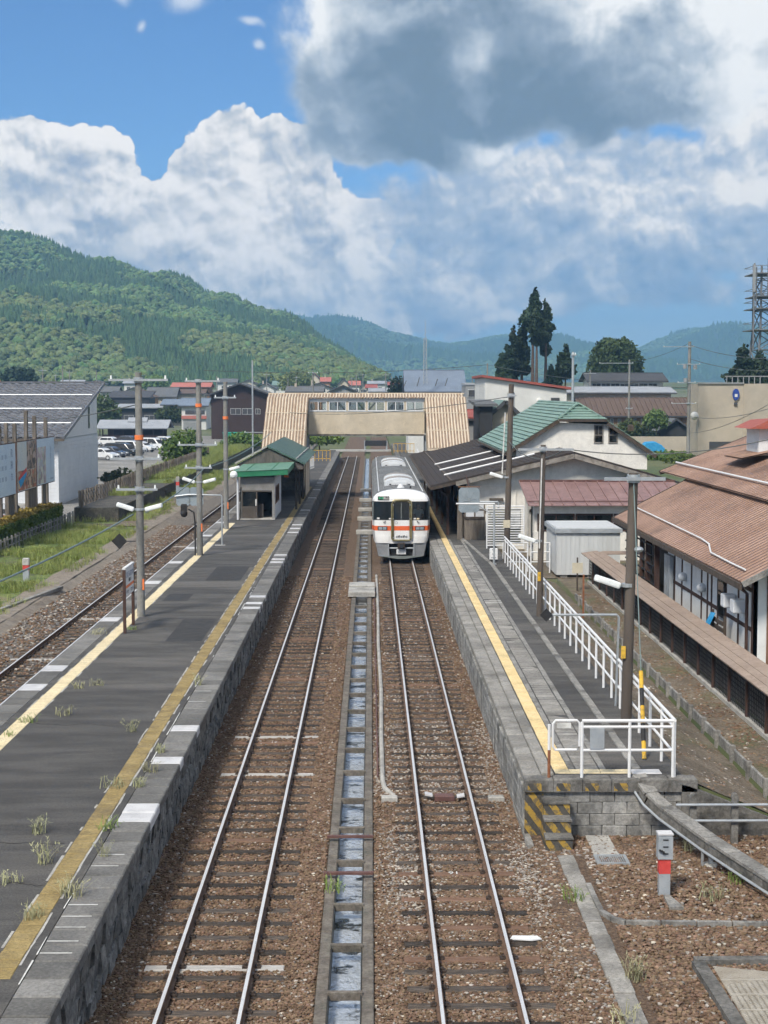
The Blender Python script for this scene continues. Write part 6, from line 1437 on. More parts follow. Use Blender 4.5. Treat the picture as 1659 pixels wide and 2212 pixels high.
def hz1(r): 
    y = r.uniform(70, 98.5); k = r.random(); return ((-19.75+.1*nz(y, 1, .8) if k < .45 else r.uniform(-20.9, -19.7)), y, r.uniform(.1, 1.30+.12*nz(y, 0, .7))) if k < .7 else (r.uniform(-20.9, -19.7), y, 1.25+.15*nz(y, 0, .7))
leaf_mass('leaves', 'leaf_shrub', HG, 9000, hz1, .13, 1)
leaf_mass('clipped_top', 'leaf_hedge', HG, 6500, lambda r: (lambda y: (r.uniform(-21.0, -19.75), y, 1.38+.15*nz(y, 0, .7)+r.uniform(-.16, .10)))(r.uniform(70, 98.5)), .11, 2)
MB().box(-20.8, -20.3, 70, 98.3, 0, 1.0).build('branches', 'wood_dark', HG)

TH_ = thing('tiled_hall', 'white hall with a wide grey tiled roof and pale panelled gable at left', 'building', (-33, 124, 0))
EX, WXh, HY0, HY1, HX0 = -22.9, -23.5, 116.0, 132.8, -52.0
ez, rz_ = 5.05, 9.22; ey, ry = 115.1, 133.1
def hz2(y): return ez+(rz_-ez)*(y-ey)/(ry-ey)
MB().slab((HX0, ey, ez), (EX, ey, ez), (EX, ry, rz_), (HX0, ry, rz_), .14).build('roof_base', 'tile_grey', TH_); MB().box(HX0, WXh-.2, HY1-.2, HY1, 0, hz2(HY1)-.2).build('rear_wall', 'siding_white', TH_)
ang = math.atan2(rz_-ez, ry-ey); tl = .82
def tile_verts(b, x, y, w=.70):
    L = tl*1.12; dy, dz = math.cos(ang), math.sin(ang); oz = hz2(y)
    pr = [(0, .03), (.15, .10), (.36, .12), (.54, .06), (.69, .0)]
    n0 = len(b.v)
    for k, (px, h) in enumerate(pr): b.v.append((x+px, y, oz+h+.11))
    for k, (px, h) in enumerate(pr): b.v.append((x+px, y+L*dy, oz+L*dz+h+.0))
    for k, (px, h) in enumerate(pr): b.v.append((x+px, y, oz+h-.02))
    for k in range(4): b.f.append((n0+k, n0+k+1, n0+k+6, n0+k+5)); b.f.append((n0+10+k, n0+11+k, n0+k+1, n0+k))
tb = MB(); tile_verts(tb, 0, ey); tme = tb.mesh('roof_tile', 'tile_grey', (0, ey, hz2(ey)), fix=False)
rows = int(((ry-ey)/math.cos(ang))/tl); rest = MB(); k = 0
for r_ in range(rows):
    y = ey+r_*tl*math.cos(ang); x = EX-.72
    while x > -48.5:
        if k < 300 and x > -46: inst(tme, 'roof_tile', TH_, (x, y, hz2(y))); k += 1
        else: tile_verts(rest, x, y)
        x -= .70
tag(rest.build('roof_tile', 'tile_grey', TH_, fix=False), kind='stuff')
for yy in (119.0, 123.6, 128.3): MB().tube([(HX0, yy, hz2(yy)+.17), (EX-.2, yy, hz2(yy)+.17)], .06, 6).build('snow_guard', 'galv', TH_)
MB().bar((EX, ey, ez+.04), (EX, ry, rz_+.04), .10, .26).build('barge_board', 'tile_grey', TH_)
MB().bar((HX0, ry, rz_+.12), (EX, ry, rz_+.12), .3, .16).build('ridge_tiles', 'tile_grey', TH_)
MB().prism([(HY0, 0), (HY1, 0), (HY1, hz2(HY1)-.15), (HY0, hz2(HY0)-.15)], WXh-.2, WXh-.04, 'x').build('gable_wall', 'siding_white', TH_)
MB().box(HX0, WXh-.2, HY0, HY0+.2, 0, 5.0).build('front_wall', 'concrete_pale', TH_)
pn = MB().cbox((0, 0, 0), (.05, .925, .275), .01).mesh('wall_panel', 'panel_white'); k = 0
for r_ in range(17):
    for c in range(18): inst(pn, 'wall_panel', TH_, (WXh-.02, HY0+.47+c*.932, .12+r_*.282)); k += 1
fp = MB()
for r_ in range(17):
    for c in range(26): fp.cbox((WXh-.30-c*.60, HY0-.02, .12+r_*.282), (.592, .05, .275), .01)
tag(fp.build('wall_panel', 'panel_white', TH_), kind='stuff')
MB().box(WXh-.04, WXh+.03, HY0, HY1, 4.94, 5.0).build('string_course', 'galv', TH_)
MB().box(WXh-.04, WXh+.02, 128.6, 129.1, 5.5, 7.3).build('slit_window', 'glass', TH_)
MB().tube([(WXh-.9, HY0-.12, 0), (WXh-.9, HY0-.12, 4.9)], .07, 8).build('downpipe', 'timber', TH_); MB().bar((HX0, ey+.05, ez-.12), (EX, ey+.05, ez-.12), .2, .18).build('gutter', 'soffit', TH_)
MB().box(HX0, WXh+.2, HY0-.9, HY0-.05, 0, .1).build('apron', 'concrete_pale', TH_)

# hoardings
BX = -20.45
HB = thing('timber_scaffold', 'row of old timber posts carrying three tourist hoardings', 'scaffold', (-20.7, 92, 0))
for (px, zt_) in ((17, 6.76), (35, 6.7), (60, 7.4), (78, 7.05), (102, 6.9), (2, 6.6), (-22, 6.7)):
    yy = 20.68*3320/(800-px); MB().cbox((-20.72, yy, 0), (.2, .3, zt_), .02).build('post', 'wood_grey', HB)
for y0, n in ((87.6, 3), (92.9, 4), (96.8, 2), (83, 4)):
    for i in range(n): MB().cbox((-20.62, y0+i*.52, 0), (.08, .46, 2.75+.05*(i % 2)), .01).build('board', 'wood_grey', HB)
def poster_mat(name, cols, scale, base=(.52, .62, .74), amt=.8, box=None):
    m = bpy.data.materials.new(name); m.use_nodes = True; MATS[name] = m; b = NB(m.node_tree); g = b.n('ShaderNodeNewGeometry')
    nd = b.n('ShaderNodeTexVoronoi', feature='F1'); b.put(nd.inputs['Vector'], b.v('MULTIPLY', g.outputs['Position'], (1, 1, 1))); nd.inputs['Scale'].default_value = scale
    sp = b.n('ShaderNodeSeparateColor'); b.put(sp.inputs[0], nd.outputs['Color'])
    r_ = b.n('ShaderNodeValToRGB'); b.put(r_.inputs[0], b.m('ADD', b.m('MULTIPLY', sp.outputs[0], .7), b.m('MULTIPLY', b.noise(g.outputs['Position'], 2.2, 4), .4))); r_.color_ramp.interpolation = 'CONSTANT'
    for i, c in enumerate(cols):
        e = r_.color_ramp.elements[i] if i < 2 else r_.color_ramp.elements.new(.9)
        e.position = .15+i*.75/len(cols); e.color = (*c, 1)
    b.put(m.node_tree.nodes['Principled BSDF'].inputs['Base Color'], r_.outputs[0]); m.node_tree.nodes['Principled BSDF'].inputs['Roughness'].default_value = .5
    return m
mat('poster_blue', (.52, .63, .76), (.58, .68, .79), scale=.6, rough=.5); mat('poster_sky', (.62, .62, .60), (.55, .60, .64), scale=.8, rough=.5); mat('ink_blue', (.16, .22, .36), rough=.6); mat('ink_soft', (.36, .45, .58), rough=.6)
poster_mat('poster_autumn', [(.16, .07, .05), (.42, .10, .06), (.30, .20, .12), (.55, .42, .30), (.10, .09, .09), (.48, .16, .09)], 3.4)
poster_mat('poster_night', [(.03, .025, .03), (.10, .07, .05), (.30, .20, .14), (.05, .05, .06), (.45, .33, .28)], 3.0)
poster_mat('poster_pastel', [(.40, .42, .32), (.55, .50, .55), (.46, .34, .36), (.60, .60, .52), (.40, .44, .50), (.30, .24, .26)], 2.6)
def board(label, y0, y1, z0, z1, bg):
    t = thing('hoarding', label, 'hoarding', (BX, (y0+y1)/2, z0), 'tourist hoardings by the hall')
    MB().box(BX-.10, BX-.012, y0, y1, z0, z1).build('backing', 'timber', t); MB().box(BX-.012, BX, y0+.05, y1-.05, z0+.05, z1-.05).build('sheet', bg, t); return t
TX = lambda y, z: axes((BX+.006, y, z), (0, 1, 0), (0, 0, 1))
b1 = board('pale blue hoarding lettered with three large upright characters', 82.0, 88.75, 2.62, 5.62, 'poster_blue')
for i, ch in enumerate('飛騨市'): text_part(ch, .52, 'ink_blue', b1, TX(87.75, 5.0-i*.68), 'lettering')
for c in range(3):
    for r_ in range(3): MB().box(BX, BX+.004, 84.6+c*.75, 85.05+c*.75, 4.75-r_*.62, 5.0-r_*.62).build('text_block', 'ink_soft', b1)
b2 = board('middle hoarding with collage of autumn leaves, sky and festival scenes', 89.15, 94.1, 2.66, 5.64, 'poster_sky')
MB().box(BX, BX+.004, 89.3, 91.6, 2.75, 3.9).build('photo_print', 'poster_autumn', b2); MB().box(BX, BX+.004, 91.65, 94.0, 3.9, 5.58).build('photo_print', 'poster_night', b2); MB().box(BX, BX+.004, 91.65, 94.0, 2.75, 3.88).build('photo_print', 'poster_autumn', b2)
MB().prism([(89.4, 3.3), (91.5, 3.9), (91.5, 3.6), (89.9, 2.9)], BX+.004, BX+.009, 'x').build('river_print', 'blue', b2); MB().prism([(89.4, 3.55), (91.5, 4.05), (91.5, 3.8), (89.4, 3.35)], BX+.010, BX+.013, 'x').build('bridge_print', 'red_paint', b2)
b3 = board('right hoarding with pastel blossom collage and lettering on blue', 94.4, 99.7, 2.72, 5.66, 'poster_blue')
MB().box(BX, BX+.004, 94.5, 97.0, 2.82, 5.1).build('photo_print', 'poster_pastel', b3)
for i, ch in enumerate('飛騨古川'): text_part(ch, .42, 'ink_soft', b3, TX(98.4, 4.85-i*.44), 'lettering')
MB().box(BX, BX+.004, 98.2, 99.2, 2.95, 3.05).build('text_block', 'ink_soft', b3)

# station name sign
a0, a1 = at(270.5, 1368, PZ), at(287.5, 1350, PZ)
sx0 = (a0.x+a1.x)/2; NS_ = thing('station_name_sign', 'white station name board with orange stripe on two dark posts', 'sign', (sx0, (a0.y+a1.y)/2, PZ))
for p in (a0, a1): MB().box(sx0-.045, sx0+.045, p.y-.045, p.y+.045, PZ, 2.98).build('post', 'timber', NS_)
y0, y1 = a0.y-.06, a1.y+.06; y0s, y1s = a0.y+.05, a1.y-.05
bd = MB().box(sx0-.035, sx0+.035, y0s, y1s, 2.12, 3.02).build('board', 'white_paint', NS_)
MB().box(sx0-.05, sx0+.05, y0, y1, 3.0, 3.05).build('top_cap', 'white_paint', NS_); MB().box(sx0+.035, sx0+.038, y0s, y1s, 2.38, 2.47).build('stripe', 'orange', bd)
ym = (y0+y1)/2; mt = lambda y, z: axes((sx0+.040, y, z), (0, 1, 0), (0, 0, 1))
text_part('ひだふるかわ', .24, 'ink_blue', NS_, mt(ym, 2.78), 'station_name'); text_part('飛騨古川', .13, 'black', NS_, mt(ym, 2.59), 'lettering')
text_part('すぎさき', .11, 'black', NS_, mt(ym-.45, 2.25), 'lettering'); text_part('ひだこくふ', .11, 'black', NS_, mt(ym+.42, 2.25), 'lettering')

# small posts and debris on the verge
def marker(label, x, y, h=1.05):
    p = at(x, y, 0.0); t = thing('signal_post', label, 'post', p, 'signal posts on the verge')
    MB().cbox((p.x, p.y, 0), (.26, .2, h*.55), 0).build('column', 'grey_paint', t); MB().cbox((p.x, p.y, h*.55), (.27, .21, h*.2), 0).build('red_band', 'red_paint', t); MB().cbox((p.x, p.y, h*.75), (.28, .24, h*.28), .03).build('switch_box', 'concrete_pale', t)
marker('grey post with red band standing alone in the grass at left', 57, 1260, 1.1); marker('grey post with orange red band farther off beside the old platform', 384, 1070, 1.5)
la, lb2 = at(-10, 1322, .08), at(132, 1269, .08); tag(MB().bar(la, lb2, .2, .14).build('fallen_pole', 'concrete', origin=la), 'grey concrete beam lying in the grass at the left margin', 'beam')
t = thing('old_sleepers', 'rotting sleepers lying in the grass below the concrete post fence', 'sleepers', (-17, 93, 0))
for (x, y, w) in ((238, 1130, 0), (258, 1124, 1), (262, 1115, 2), (250, 1112, 0)):
    p = at(x-60, y+22, .05); MB().bar((p.x-1.4, p.y, .06), (p.x+1.5, p.y+.2, .06), .5, .08).build('sleeper', 'wood_grey', t)

# ------------------------------------------------------------------ poles and lamps
def pole(label, X, Y, zb, zt, r, m='pole_concrete', arms=(), band=None, lamps=None, ins=True, group='poles on the platforms', lean=0.0, lowmark=None, cap=True):
    t = thing('utility_pole', label, 'pole', (X, Y, zb), group)
    MB().tube([(X, Y, zb), (X+lean*(zt-zb), Y, zt)], r, 14, True, r*.82).build('shaft', m, t, smooth=True)
    for (z, x0, x1) in arms:
        xx = X+lean*(z-zb)
        a = MB().bar((xx+x0, Y-r-.05, z), (xx+x1, Y-r-.05, z), .06, .075).build('crossarm', 'galv', t); MB().cyl(xx, Y, z-.09, z+.09, r*1.18, n=12).build('clamp', 'galv', t)
        if ins:
            for xq in (x0+.08, x1-.08): MB().tube([(xx+xq, Y-r-.05, z+.03), (xx+xq, Y-r-.05, z+.08), (xx+xq, Y-r-.05, z+.15)], .04, 8, True, .025).build('insulator', 'lamp_white', a)
    if band: MB().cyl(X+lean*(band-zb), Y, band-.08, band+.08, r*.98+.012, n=14).build('orange_band', 'orange', t)
    if lowmark: MB().box(X+r*.55, X+r*.95, Y-r*.85-.02, Y-r*.4, lowmark-.18, lowmark+.18).build('orange_mark', 'orange', t)
    if lamps:
        for (z, sides) in lamps:
            for s in sides:
                L_ = MB().bar((X+s*(r+.06), Y-.04, z-.02), (X+s*(r+.62), Y-.10, z+.17 if s < 0 else z+.13), .24, .15).build('lamp', 'lamp_white', t, bev=.04)
                MB().bar((X+s*r*.6, Y, z-.03), (X+s*(r+.1), Y-.03, z), .06).build('bracket', 'galv', L_)
            MB().cyl(X, Y, z-.05, z+.03, r*1.1, n=12).build('clamp', 'galv', t)
    return t
P1 = at(305, 1332, PZ); P2 = at(432, 1200, PZ); P3 = at(489, 1143, PZ)
p1 = pole('nearest concrete pole on the island platform, beside the station name sign', P1.x, P1.y, PZ, 9.15, .135, arms=((8.9, -.95, 1.0), (6.3, -.95, .75), (5.28, -.75, .62)), band=7.0, lamps=((4.62, (-1, 1)),), lowmark=2.1)
dmk = thing('diamond_marker', 'black diamond marker on a thin arm from the nearest pole', 'sign', (P1.x-.7, P1.y, 3.5))
MB().bar((P1.x-.14, P1.y, 3.54), (P1.x-.45, P1.y, 3.54), .03).build('arm', 'black', dmk); MB().prism([(P1.x-.95, 3.54), (P1.x-.69, 3.27), (P1.x-.43, 3.54), (P1.x-.69, 3.81)], P1.y-.03, P1.y-.01).build('plate', 'black', dmk)
p2 = pole('second concrete pole on the island platform, with convex mirrors behind', P2.x, P2.y, PZ, 9.1, .14, arms=((9.0, -.6, 1.0), (6.1, -.95, .85), (5.05, -.65, .6)), band=8.0-.1, lamps=((4.4, (-1, 1)),), lowmark=2.3)
p3 = pole('third concrete pole on the island platform, beside the waiting room', P3.x, P3.y, PZ, 9.05, .14, arms=((8.2, -.6, .6),), band=7.1, lamps=((4.3, (1,)),), lowmark=2.3)
MB().sphere((P3.x+.45, P3.y-.3, 4.0), .22, 10, 6).build('loudspeaker', 'lamp_white', p3)
MB().cbox((P2.x-.70, P2.y-.1, 3.05), (.28, .22, .34), .05).build('signal_lamp', 'black', p2); MB().sphere((P2.x-.70, P2.y-.15, 2.95), .17, 8, 6).build('signal_horn', 'black', p2); MB().tube([(P2.x-.5, P2.y-.1, 3.15), (P2.x-.25, P2.y-.1, 3.0), (P2.x-.2, P2.y-.1, 2.5), (P2.x-.2, P2.y-.1, 1.0)], .04, 6).build('conduit', 'black', p2)
mp_ = at(480, 1178, PZ); t = thing('platform_mirror', 'pair of grey octagonal mirrors on a bent tube by the second pole', 'mirror', mp_)
MB().tube([(mp_.x, mp_.y, PZ), (mp_.x, mp_.y, 3.40), (mp_.x-.05, mp_.y, 3.46), (mp_.x-1.6, mp_.y, 3.50), (mp_.x-2.4, mp_.y, 3.40)], .04, 8).build('tube', 'galv', t, smooth=True); MB().box(mp_.x-.35, mp_.x+.15, mp_.y-.12, mp_.y+.12, PZ, PZ+.025).build('base_plate', 'concrete_pale', t)
for dx in (-1.9, -1.25): MB().prism([(mp_.x+dx-.25, 2.95), (mp_.x+dx+.25, 2.95), (mp_.x+dx+.34, 3.05), (mp_.x+dx+.34, 3.75), (mp_.x+dx+.25, 3.85), (mp_.x+dx-.25, 3.85), (mp_.x+dx-.34, 3.75), (mp_.x+dx-.34, 3.05)], mp_.y+.06, mp_.y+.12).build('mirror_face', 'mirror_grey', t)
PR1 = at(1089, 1212, PZ); PR2 = at(1165, 1331, PZ); PR3 = at(1352, 1567, PZ)
q1 = pole('tall brown pole behind the far end of the white guard rail', PR1.x+.1, PR1.y, PZ, 8.85, .14, 'pole_brown', arms=((8.35, -.12, .22),), ins=False, lean=.022, lamps=((4.75, (-1,)),))
MB().box(PR1.x-.06, PR1.x+.24, PR1.y-.17, PR1.y-.16, 2.5, 2.85).build('notice', 'board_cream', q1); MB().tube([(PR1.x-.12, PR1.y-.1, 4.9), (PR1.x+.0, PR1.y-.1, 7.6)], .03, 6).build('conduit', 'line_white', q1)
q2 = pole('slim brown pole with grey crossarm midway along the guard rail', PR2.x, PR2.y, PZ, 6.75, .105, 'pole_brown', arms=((6.6, -.85, 1.0),), ins=False, lean=.015, lamps=((3.55, (-1,)),)); MB().tube([(PR2.x-.03, PR2.y-.14, 3.3), (PR2.x+.03, PR2.y-.14, 6.3)], .025, 6).build('conduit', 'line_white', q2)
MB().box(PR2.x-.08, PR2.x+.02, PR2.y-.13, PR2.y-.11, 2.2, 2.5).build('orange_tag', 'hazard_yellow', q2)
q3 = pole('nearest brown pole with grey crossarm beside the black lattice fence', PR3.x, PR3.y, PZ, 6.7, .125, 'pole_brown', arms=((6.58, -.68, .68),), ins=False, lean=.018, lamps=((4.2, (-1,)),))
MB().box(PR3.x-.15, PR3.x-.05, PR3.y-.14, PR3.y-.12, 2.55, 2.83).build('orange_tag', 'hazard_yellow', q3); MB().sphere((PR3.x+.22, PR3.y-.1, 5.0), .11, 10, 6, (1, 1, .6)).build('lamp_shade', 'galv', q3)
gy = Vector((5.60, 30.9, PZ)); gt = Vector((PR3.x+.09, PR3.y-.1, 6.5)); dv_ = (gt-gy).normalized()
t = thing('guy_wire', 'stay wire with yellow and black sleeve running up to the nearest brown pole', 'wire', gy)
MB().tube([gy, gt], .012, 6).build('wire', 'wire_teal', t)
for i in range(5): MB().tube([gy+dv_*(.02+i*.38), gy+dv_*(.395+i*.38)], .045, 8).build('sleeve', 'hazard_yellow' if i % 2 == 0 else 'black', t)
ga = at(1178, 1325, 1.0); t = thing('tube_arch', 'thin grey tube bent over beside the nearest brown pole, with a black diamond plate', 'post', (5.65, 36, PZ))
pb = at(1330, 1525, PZ); zt_ = atY(1340, 1328, pb.y).z; xa_ = atY(1180, 1325, pb.y).x
MB().tube([(pb.x, pb.y, PZ), (pb.x+.05, pb.y, zt_-.06), (pb.x, pb.y, zt_), (xa_, pb.y, zt_)], .03, 8).build('tube', 'galv', t, smooth=True); MB().prism([(xa_-.16, zt_), (xa_, zt_-.16), (xa_+.16, zt_), (xa_, zt_+.16)], pb.y-.04, pb.y-.02).build('plate', 'black', t)

# wires strung along the island platform
cable('twisted cable strung between the platform poles at lamp height, nearest span', sag((-11.6, 26, 3.4), (P1.x-.2, P1.y-.2, 4.45), .35), .028, 'wire_teal')
cable('cable at lamp height between first and second platform pole', sag((P1.x+.2, P1.y, 4.5), (P2.x+.2, P2.y, 5.0), .18), .025, 'wire_teal')
cable('cable rising from second platform pole towards the footbridge', sag((P2.x+.2, P2.y, 5.0), (-7.2, 112, 5.6), .3), .025, 'wire_teal')
cable('wire from the nearest platform pole back to the hall', sag((P1.x, P1.y, 8.1), (-26, 112, 6.6), .3), .02, 'wire')
cable('wire crossing from tall brown pole towards the footbridge roof', sag((PR1.x+.2, PR1.y, 8.3), (-6.5, 122, 6.9), .4), .018, 'wire')
cable('cable looping from tall brown pole to the slim pole', sag((PR1.x+.2, PR1.y, 6.3), (PR2.x+.8, PR2.y, 6.6), .5), .022, 'wire')

# ------------------------------------------------------------------ town
def wcol(name, c, **k): return mat(name, c, tuple(min(1, q*1.12) for q in c), scale=.7, rough=k.get('rough', .85), stain=tuple(q*.8 for q in c), sscale=.3, samt=.4)
for n_, c in (('w_white', (.62, .62, .60)), ('w_cream', (.52, .47, .38)), ('w_beige', (.42, .37, .30)), ('w_brown', (.20, .11, .06)), ('w_orange', (.36, .19, .09)), ('w_dark', (.035, .037, .042)), ('w_choc', (.045, .028, .026)),
             ('w_grey', (.26, .27, .28)), ('r_grey', (.12, .125, .13)), ('r_dark', (.06, .062, .068)), ('r_pale', (.30, .32, .35)), ('r_red', (.30, .085, .07)), ('r_coral', (.42, .15, .12)), ('r_brown', (.12, .085, .07)), ('r_blue', (.16, .20, .26)), ('r_teal', (.16, .24, .22)), ('w_green', (.03, .30, .20))): wcol(n_, c)
def house(name, label, cat, X0, X1, Y, dep, zb, ze, zr, wall, roof, ridge='x', wins=(), oh=.6, group=None, gwall=None, chim=False):
    t = thing(name, label, cat, ((X0+X1)/2, Y+dep/2, zb), group); xm, ym = (X0+X1)/2, Y+dep/2
    if ridge == 'x':
        MB().box(X0, X1, Y, Y+dep, zb-1.5, ze).build('wall', wall, t)
        for xq in (X0, X1-.1): MB().prism([(Y, ze), (Y+dep, ze), (ym, zr-.1)], xq, xq+.1, 'x').build('gable', gwall or wall, t)
        k = oh*(zr-ze)/(dep/2)
        MB().slab((X0-oh, Y-oh, ze-k), (X1+oh, Y-oh, ze-k), (X1+oh, ym, zr), (X0-oh, ym, zr), -.18).build('roof_slope', roof, t); MB().slab((X0-oh, ym, zr), (X1+oh, ym, zr), (X1+oh, Y+dep+oh, ze-k), (X0-oh, Y+dep+oh, ze-k), -.18).build('roof_slope', roof, t)
        MB().bar((X0-oh, ym, zr+.2), (X1+oh, ym, zr+.2), .3, .14).build('ridge', roof, t)
        MB().bar((X0-oh, Y-oh, ze-k-.02), (X1+oh, Y-oh, ze-k-.02), .14, .18).build('gutter', 'r_dark', t)
    elif ridge == 'y':
        MB().prism([(X0, zb-1.5), (X1, zb-1.5), (X1, ze), (X0, ze)], Y, Y+dep).build('wall', wall, t); MB().prism([(X0, ze), (X1, ze), (xm, zr-.1)], Y, Y+.12).build('gable', gwall or wall, t)
        k = oh*(zr-ze)/((X1-X0)/2)
        MB().slab((X0-oh, Y-oh, ze-k), (xm, Y-oh, zr), (xm, Y+dep+oh, zr), (X0-oh, Y+dep+oh, ze-k), -.18).build('roof_slope', roof, t); MB().slab((xm, Y-oh, zr), (X1+oh, Y-oh, ze-k), (X1+oh, Y+dep+oh, ze-k), (xm, Y+dep+oh, zr), -.18).build('roof_slope', roof, t)
        for a, b_ in (((X0-oh, ze-k), (xm, zr)), ((xm, zr), (X1+oh, ze-k))): MB().bar((a[0], Y-oh, a[1]+.05), (b_[0], Y-oh, b_[1]+.05), .12, .28).build('barge_board', 'r_dark', t)
    else:
        MB().box(X0, X1, Y, Y+dep, zb-1.5, ze).build('wall', wall, t); MB().slab((X0-oh, Y-oh, ze), (X1+oh, Y-oh, ze), (X1+oh, Y+dep+oh, zr), (X0-oh, Y+dep+oh, zr), -.2).build('roof_slope', roof, t)
    for (fx, fz, w, h) in wins:
        cx, cz = X0+(X1-X0)*fx, zb+(ze-zb)*fz; f = MB().box(cx-w/2, cx+w/2, Y-.08, Y-.01, cz-h/2, cz+h/2).build('window', 'alu', t)
        for q in (0, 1): MB().box(cx-w/2+.06+q*(w/2-.03), cx-.03+q*(w/2-.03), Y-.10, Y-.081, cz-h/2+.07, cz+h/2-.07).build('pane', 'r_dark', f)
    if chim: MB().box(X0+1.2, X0+1.7, ym-.5, ym, zr-1, zr+.8).build('chimney', 'w_beige', t)
    return t
def hp(label, x0, x1, ye, yr, Y, dep, wall, roof, ridge='x', wins=(), name='house', cat='house', oh=.6, group='houses of the town', zb=None, **k):
    a, b_ = atY(x0, ye, Y), atY(x1, ye, Y); ym = Y+(dep/2 if ridge == 'x' else (dep if ridge == 's' else 0)); zr = atY((x0+x1)/2, yr, ym).z
    return house(name, label, cat, a.x, b_.x, Y, dep, gz(a.x, Y) if zb is None else zb, a.z, zr, wall, roof, ridge, wins, oh, group, **k)
# left of the tracks
hp('big chocolate brown house with wide dark gable beyond the footbridge stairs', 456, 582, 852, 829, 279, 14, 'w_choc', 'r_grey', 'y', ((.42, .62, 1.9, 1.1), (.62, .62, 1.9, 1.1), (.8, .62, .9, 1.0)), oh=1.0)
hp('white two storey shop with grey shutter and red brown band', 392, 445, 876, 862, 325, 10, 'w_white', 'r_blue', 'x', ((.55, .72, 4.2, 1.0),))
MB().box(*(lambda a, b_: (a.x, b_.x, 324.5, 324.9, a.z, b_.z))(atY(392, 905, 324.5), atY(446, 898, 324.5))).build('sign_band', 'r_coral', bpy.data.objects['house.001']); MB().box(*(lambda a, b_: (a.x, b_.x, 324.6, 324.95, a.z, b_.z))(atY(396, 931, 324.5), atY(425, 912, 324.5))).build('shutter', 'w_grey', bpy.data.objects['house.001'])
hp('beige house with grey blue roof left of the white shop', 352, 398, 874, 864, 345, 10, 'w_cream', 'r_blue', 'x', ((.35, .6, 3.0, 1.2), (.75, .6, 1.6, 1.2)))
hp('dark slate house with a long pale lean-to roof behind the parking shelter', 232, 322, 860, 846, 362, 10, 'w_dark', 'r_dark', 's', ((.7, .35, 2.0, 1.0),), oh=.3)
hp('low wing with pale lean-to roof in front of the dark slate house', 225, 402, 882, 874, 352, 6, 'w_dark', 'r_pale', 's', ((.3, .4, 2.2, 1.2), (.55, .4, 2.2, 1.2)), oh=.8)
hp('orange boarded house with white gable and brown roof', 246, 330, 857, 838, 405, 10, 'w_orange', 'r_brown', 'y', ((.55, .55, 2.2, 1.4),), gwall='w_white')
hp('grey house with sloping roof behind the second platform pole', 318, 378, 856, 838, 425, 10, 'w_beige', 'r_grey', 'x', ((.3, .6, 1.6, 1.2),))
hp('long house with coral red roof behind the platform poles', 372, 452, 836, 828, 470, 10, 'w_brown', 'r_coral', 'x', ())
hp('low brown roofed house beside the long coral roof', 378, 440, 850, 842, 430, 9, 'w_beige', 'r_brown', 'x', ())
hp('white walled house peeping over the tiled hall', 216, 252, 846, 836, 440, 8, 'w_white', 'r_grey', 'x', ())
hp('house with pale roof far left above the tiled hall', 130, 176, 832, 822, 520, 9, 'w_grey', 'r_pale', 'x', ()); hp('red roofed house at the far left edge above the tiled hall', -10, 32, 829, 823, 520, 9, 'w_white', 'r_coral', 'x', ())
far = [('grey gabled house left of centre with white wall', 556, 592, 838, 828, 470, 'w_white', 'r_grey', 'y'), ('orange walled house with grey roof just behind the footbridge roof', 622, 694, 846, 836, 330, 'w_orange', 'r_grey', 'x'), ('black gabled house with white end wall behind the footbridge', 660, 720, 840, 828, 380, 'w_white', 'r_dark', 'y'),
       ('dark gabled house behind the middle of the footbridge', 712, 770, 846, 833, 360, 'w_grey', 'r_dark', 'y'), ('cream gabled house on the rise left of the far end', 730, 754, 830, 818, 560, 'w_cream', 'r_pale', 'y'), ('red roofed house on the rise, farthest left of three', 668, 690, 818, 806, 640, 'w_cream', 'r_red', 'y'),
       ('small coral roofed house on the rise, middle one of three', 694, 712, 824, 816, 620, 'w_orange', 'r_coral', 'x'), ('bright red roofed house just right of the cream gable', 755, 776, 832, 824, 560, 'w_white', 'r_coral', 'x'), ('pale flat roofed house right of the bright red roof', 796, 832, 829, 824, 600, 'w_white', 'r_pale', 'x'),
       ('small orange house below the pale flat roof', 792, 812, 838, 832, 520, 'w_cream', 'r_red', 'x'), ('yellowish low house left of the blue grey roofed hall', 800, 846, 846, 840, 420, 'w_cream', 'r_pale', 'x'), ('dark gabled house left of the blue grey roofed hall', 838, 880, 848, 838, 330, 'w_grey', 'r_dark', 'y'),
       ('pink walled house in the far middle distance', 778, 796, 836, 828, 580, 'w_beige', 'r_brown', 'y'), ('teal roofed house at the foot of the near hill', 590, 622, 832, 824, 600, 'w_white', 'r_teal', 'x'), ('white house among trees right of the far houses', 840, 862, 832, 826, 640, 'w_white', 'r_red', 'x'),
       ('grey roofed house at the foot of the hill behind the brown house', 470, 510, 826, 819, 620, 'w_white', 'r_grey', 'x'), ('brown roofed house at the foot of the hill right of the tall pole', 520, 552, 828, 821, 600, 'w_cream', 'r_brown', 'y'), ('small white house behind the first platform pole', 268, 300, 828, 821, 600, 'w_white', 'r_pale', 'x'), ('grey roofed house left of the first platform pole', 190, 222, 829, 822, 580, 'w_cream', 'r_grey', 'y')]
for (lb, x0, x1, ye, yr, Y, wl, rf, rg) in far: hp(lb, x0, x1, ye, yr, Y, 9, wl, rf, rg, ((.3, .6, 1.4, 1.1), (.7, .6, 1.4, 1.1)), chim=(len(lb) % 3 == 0))
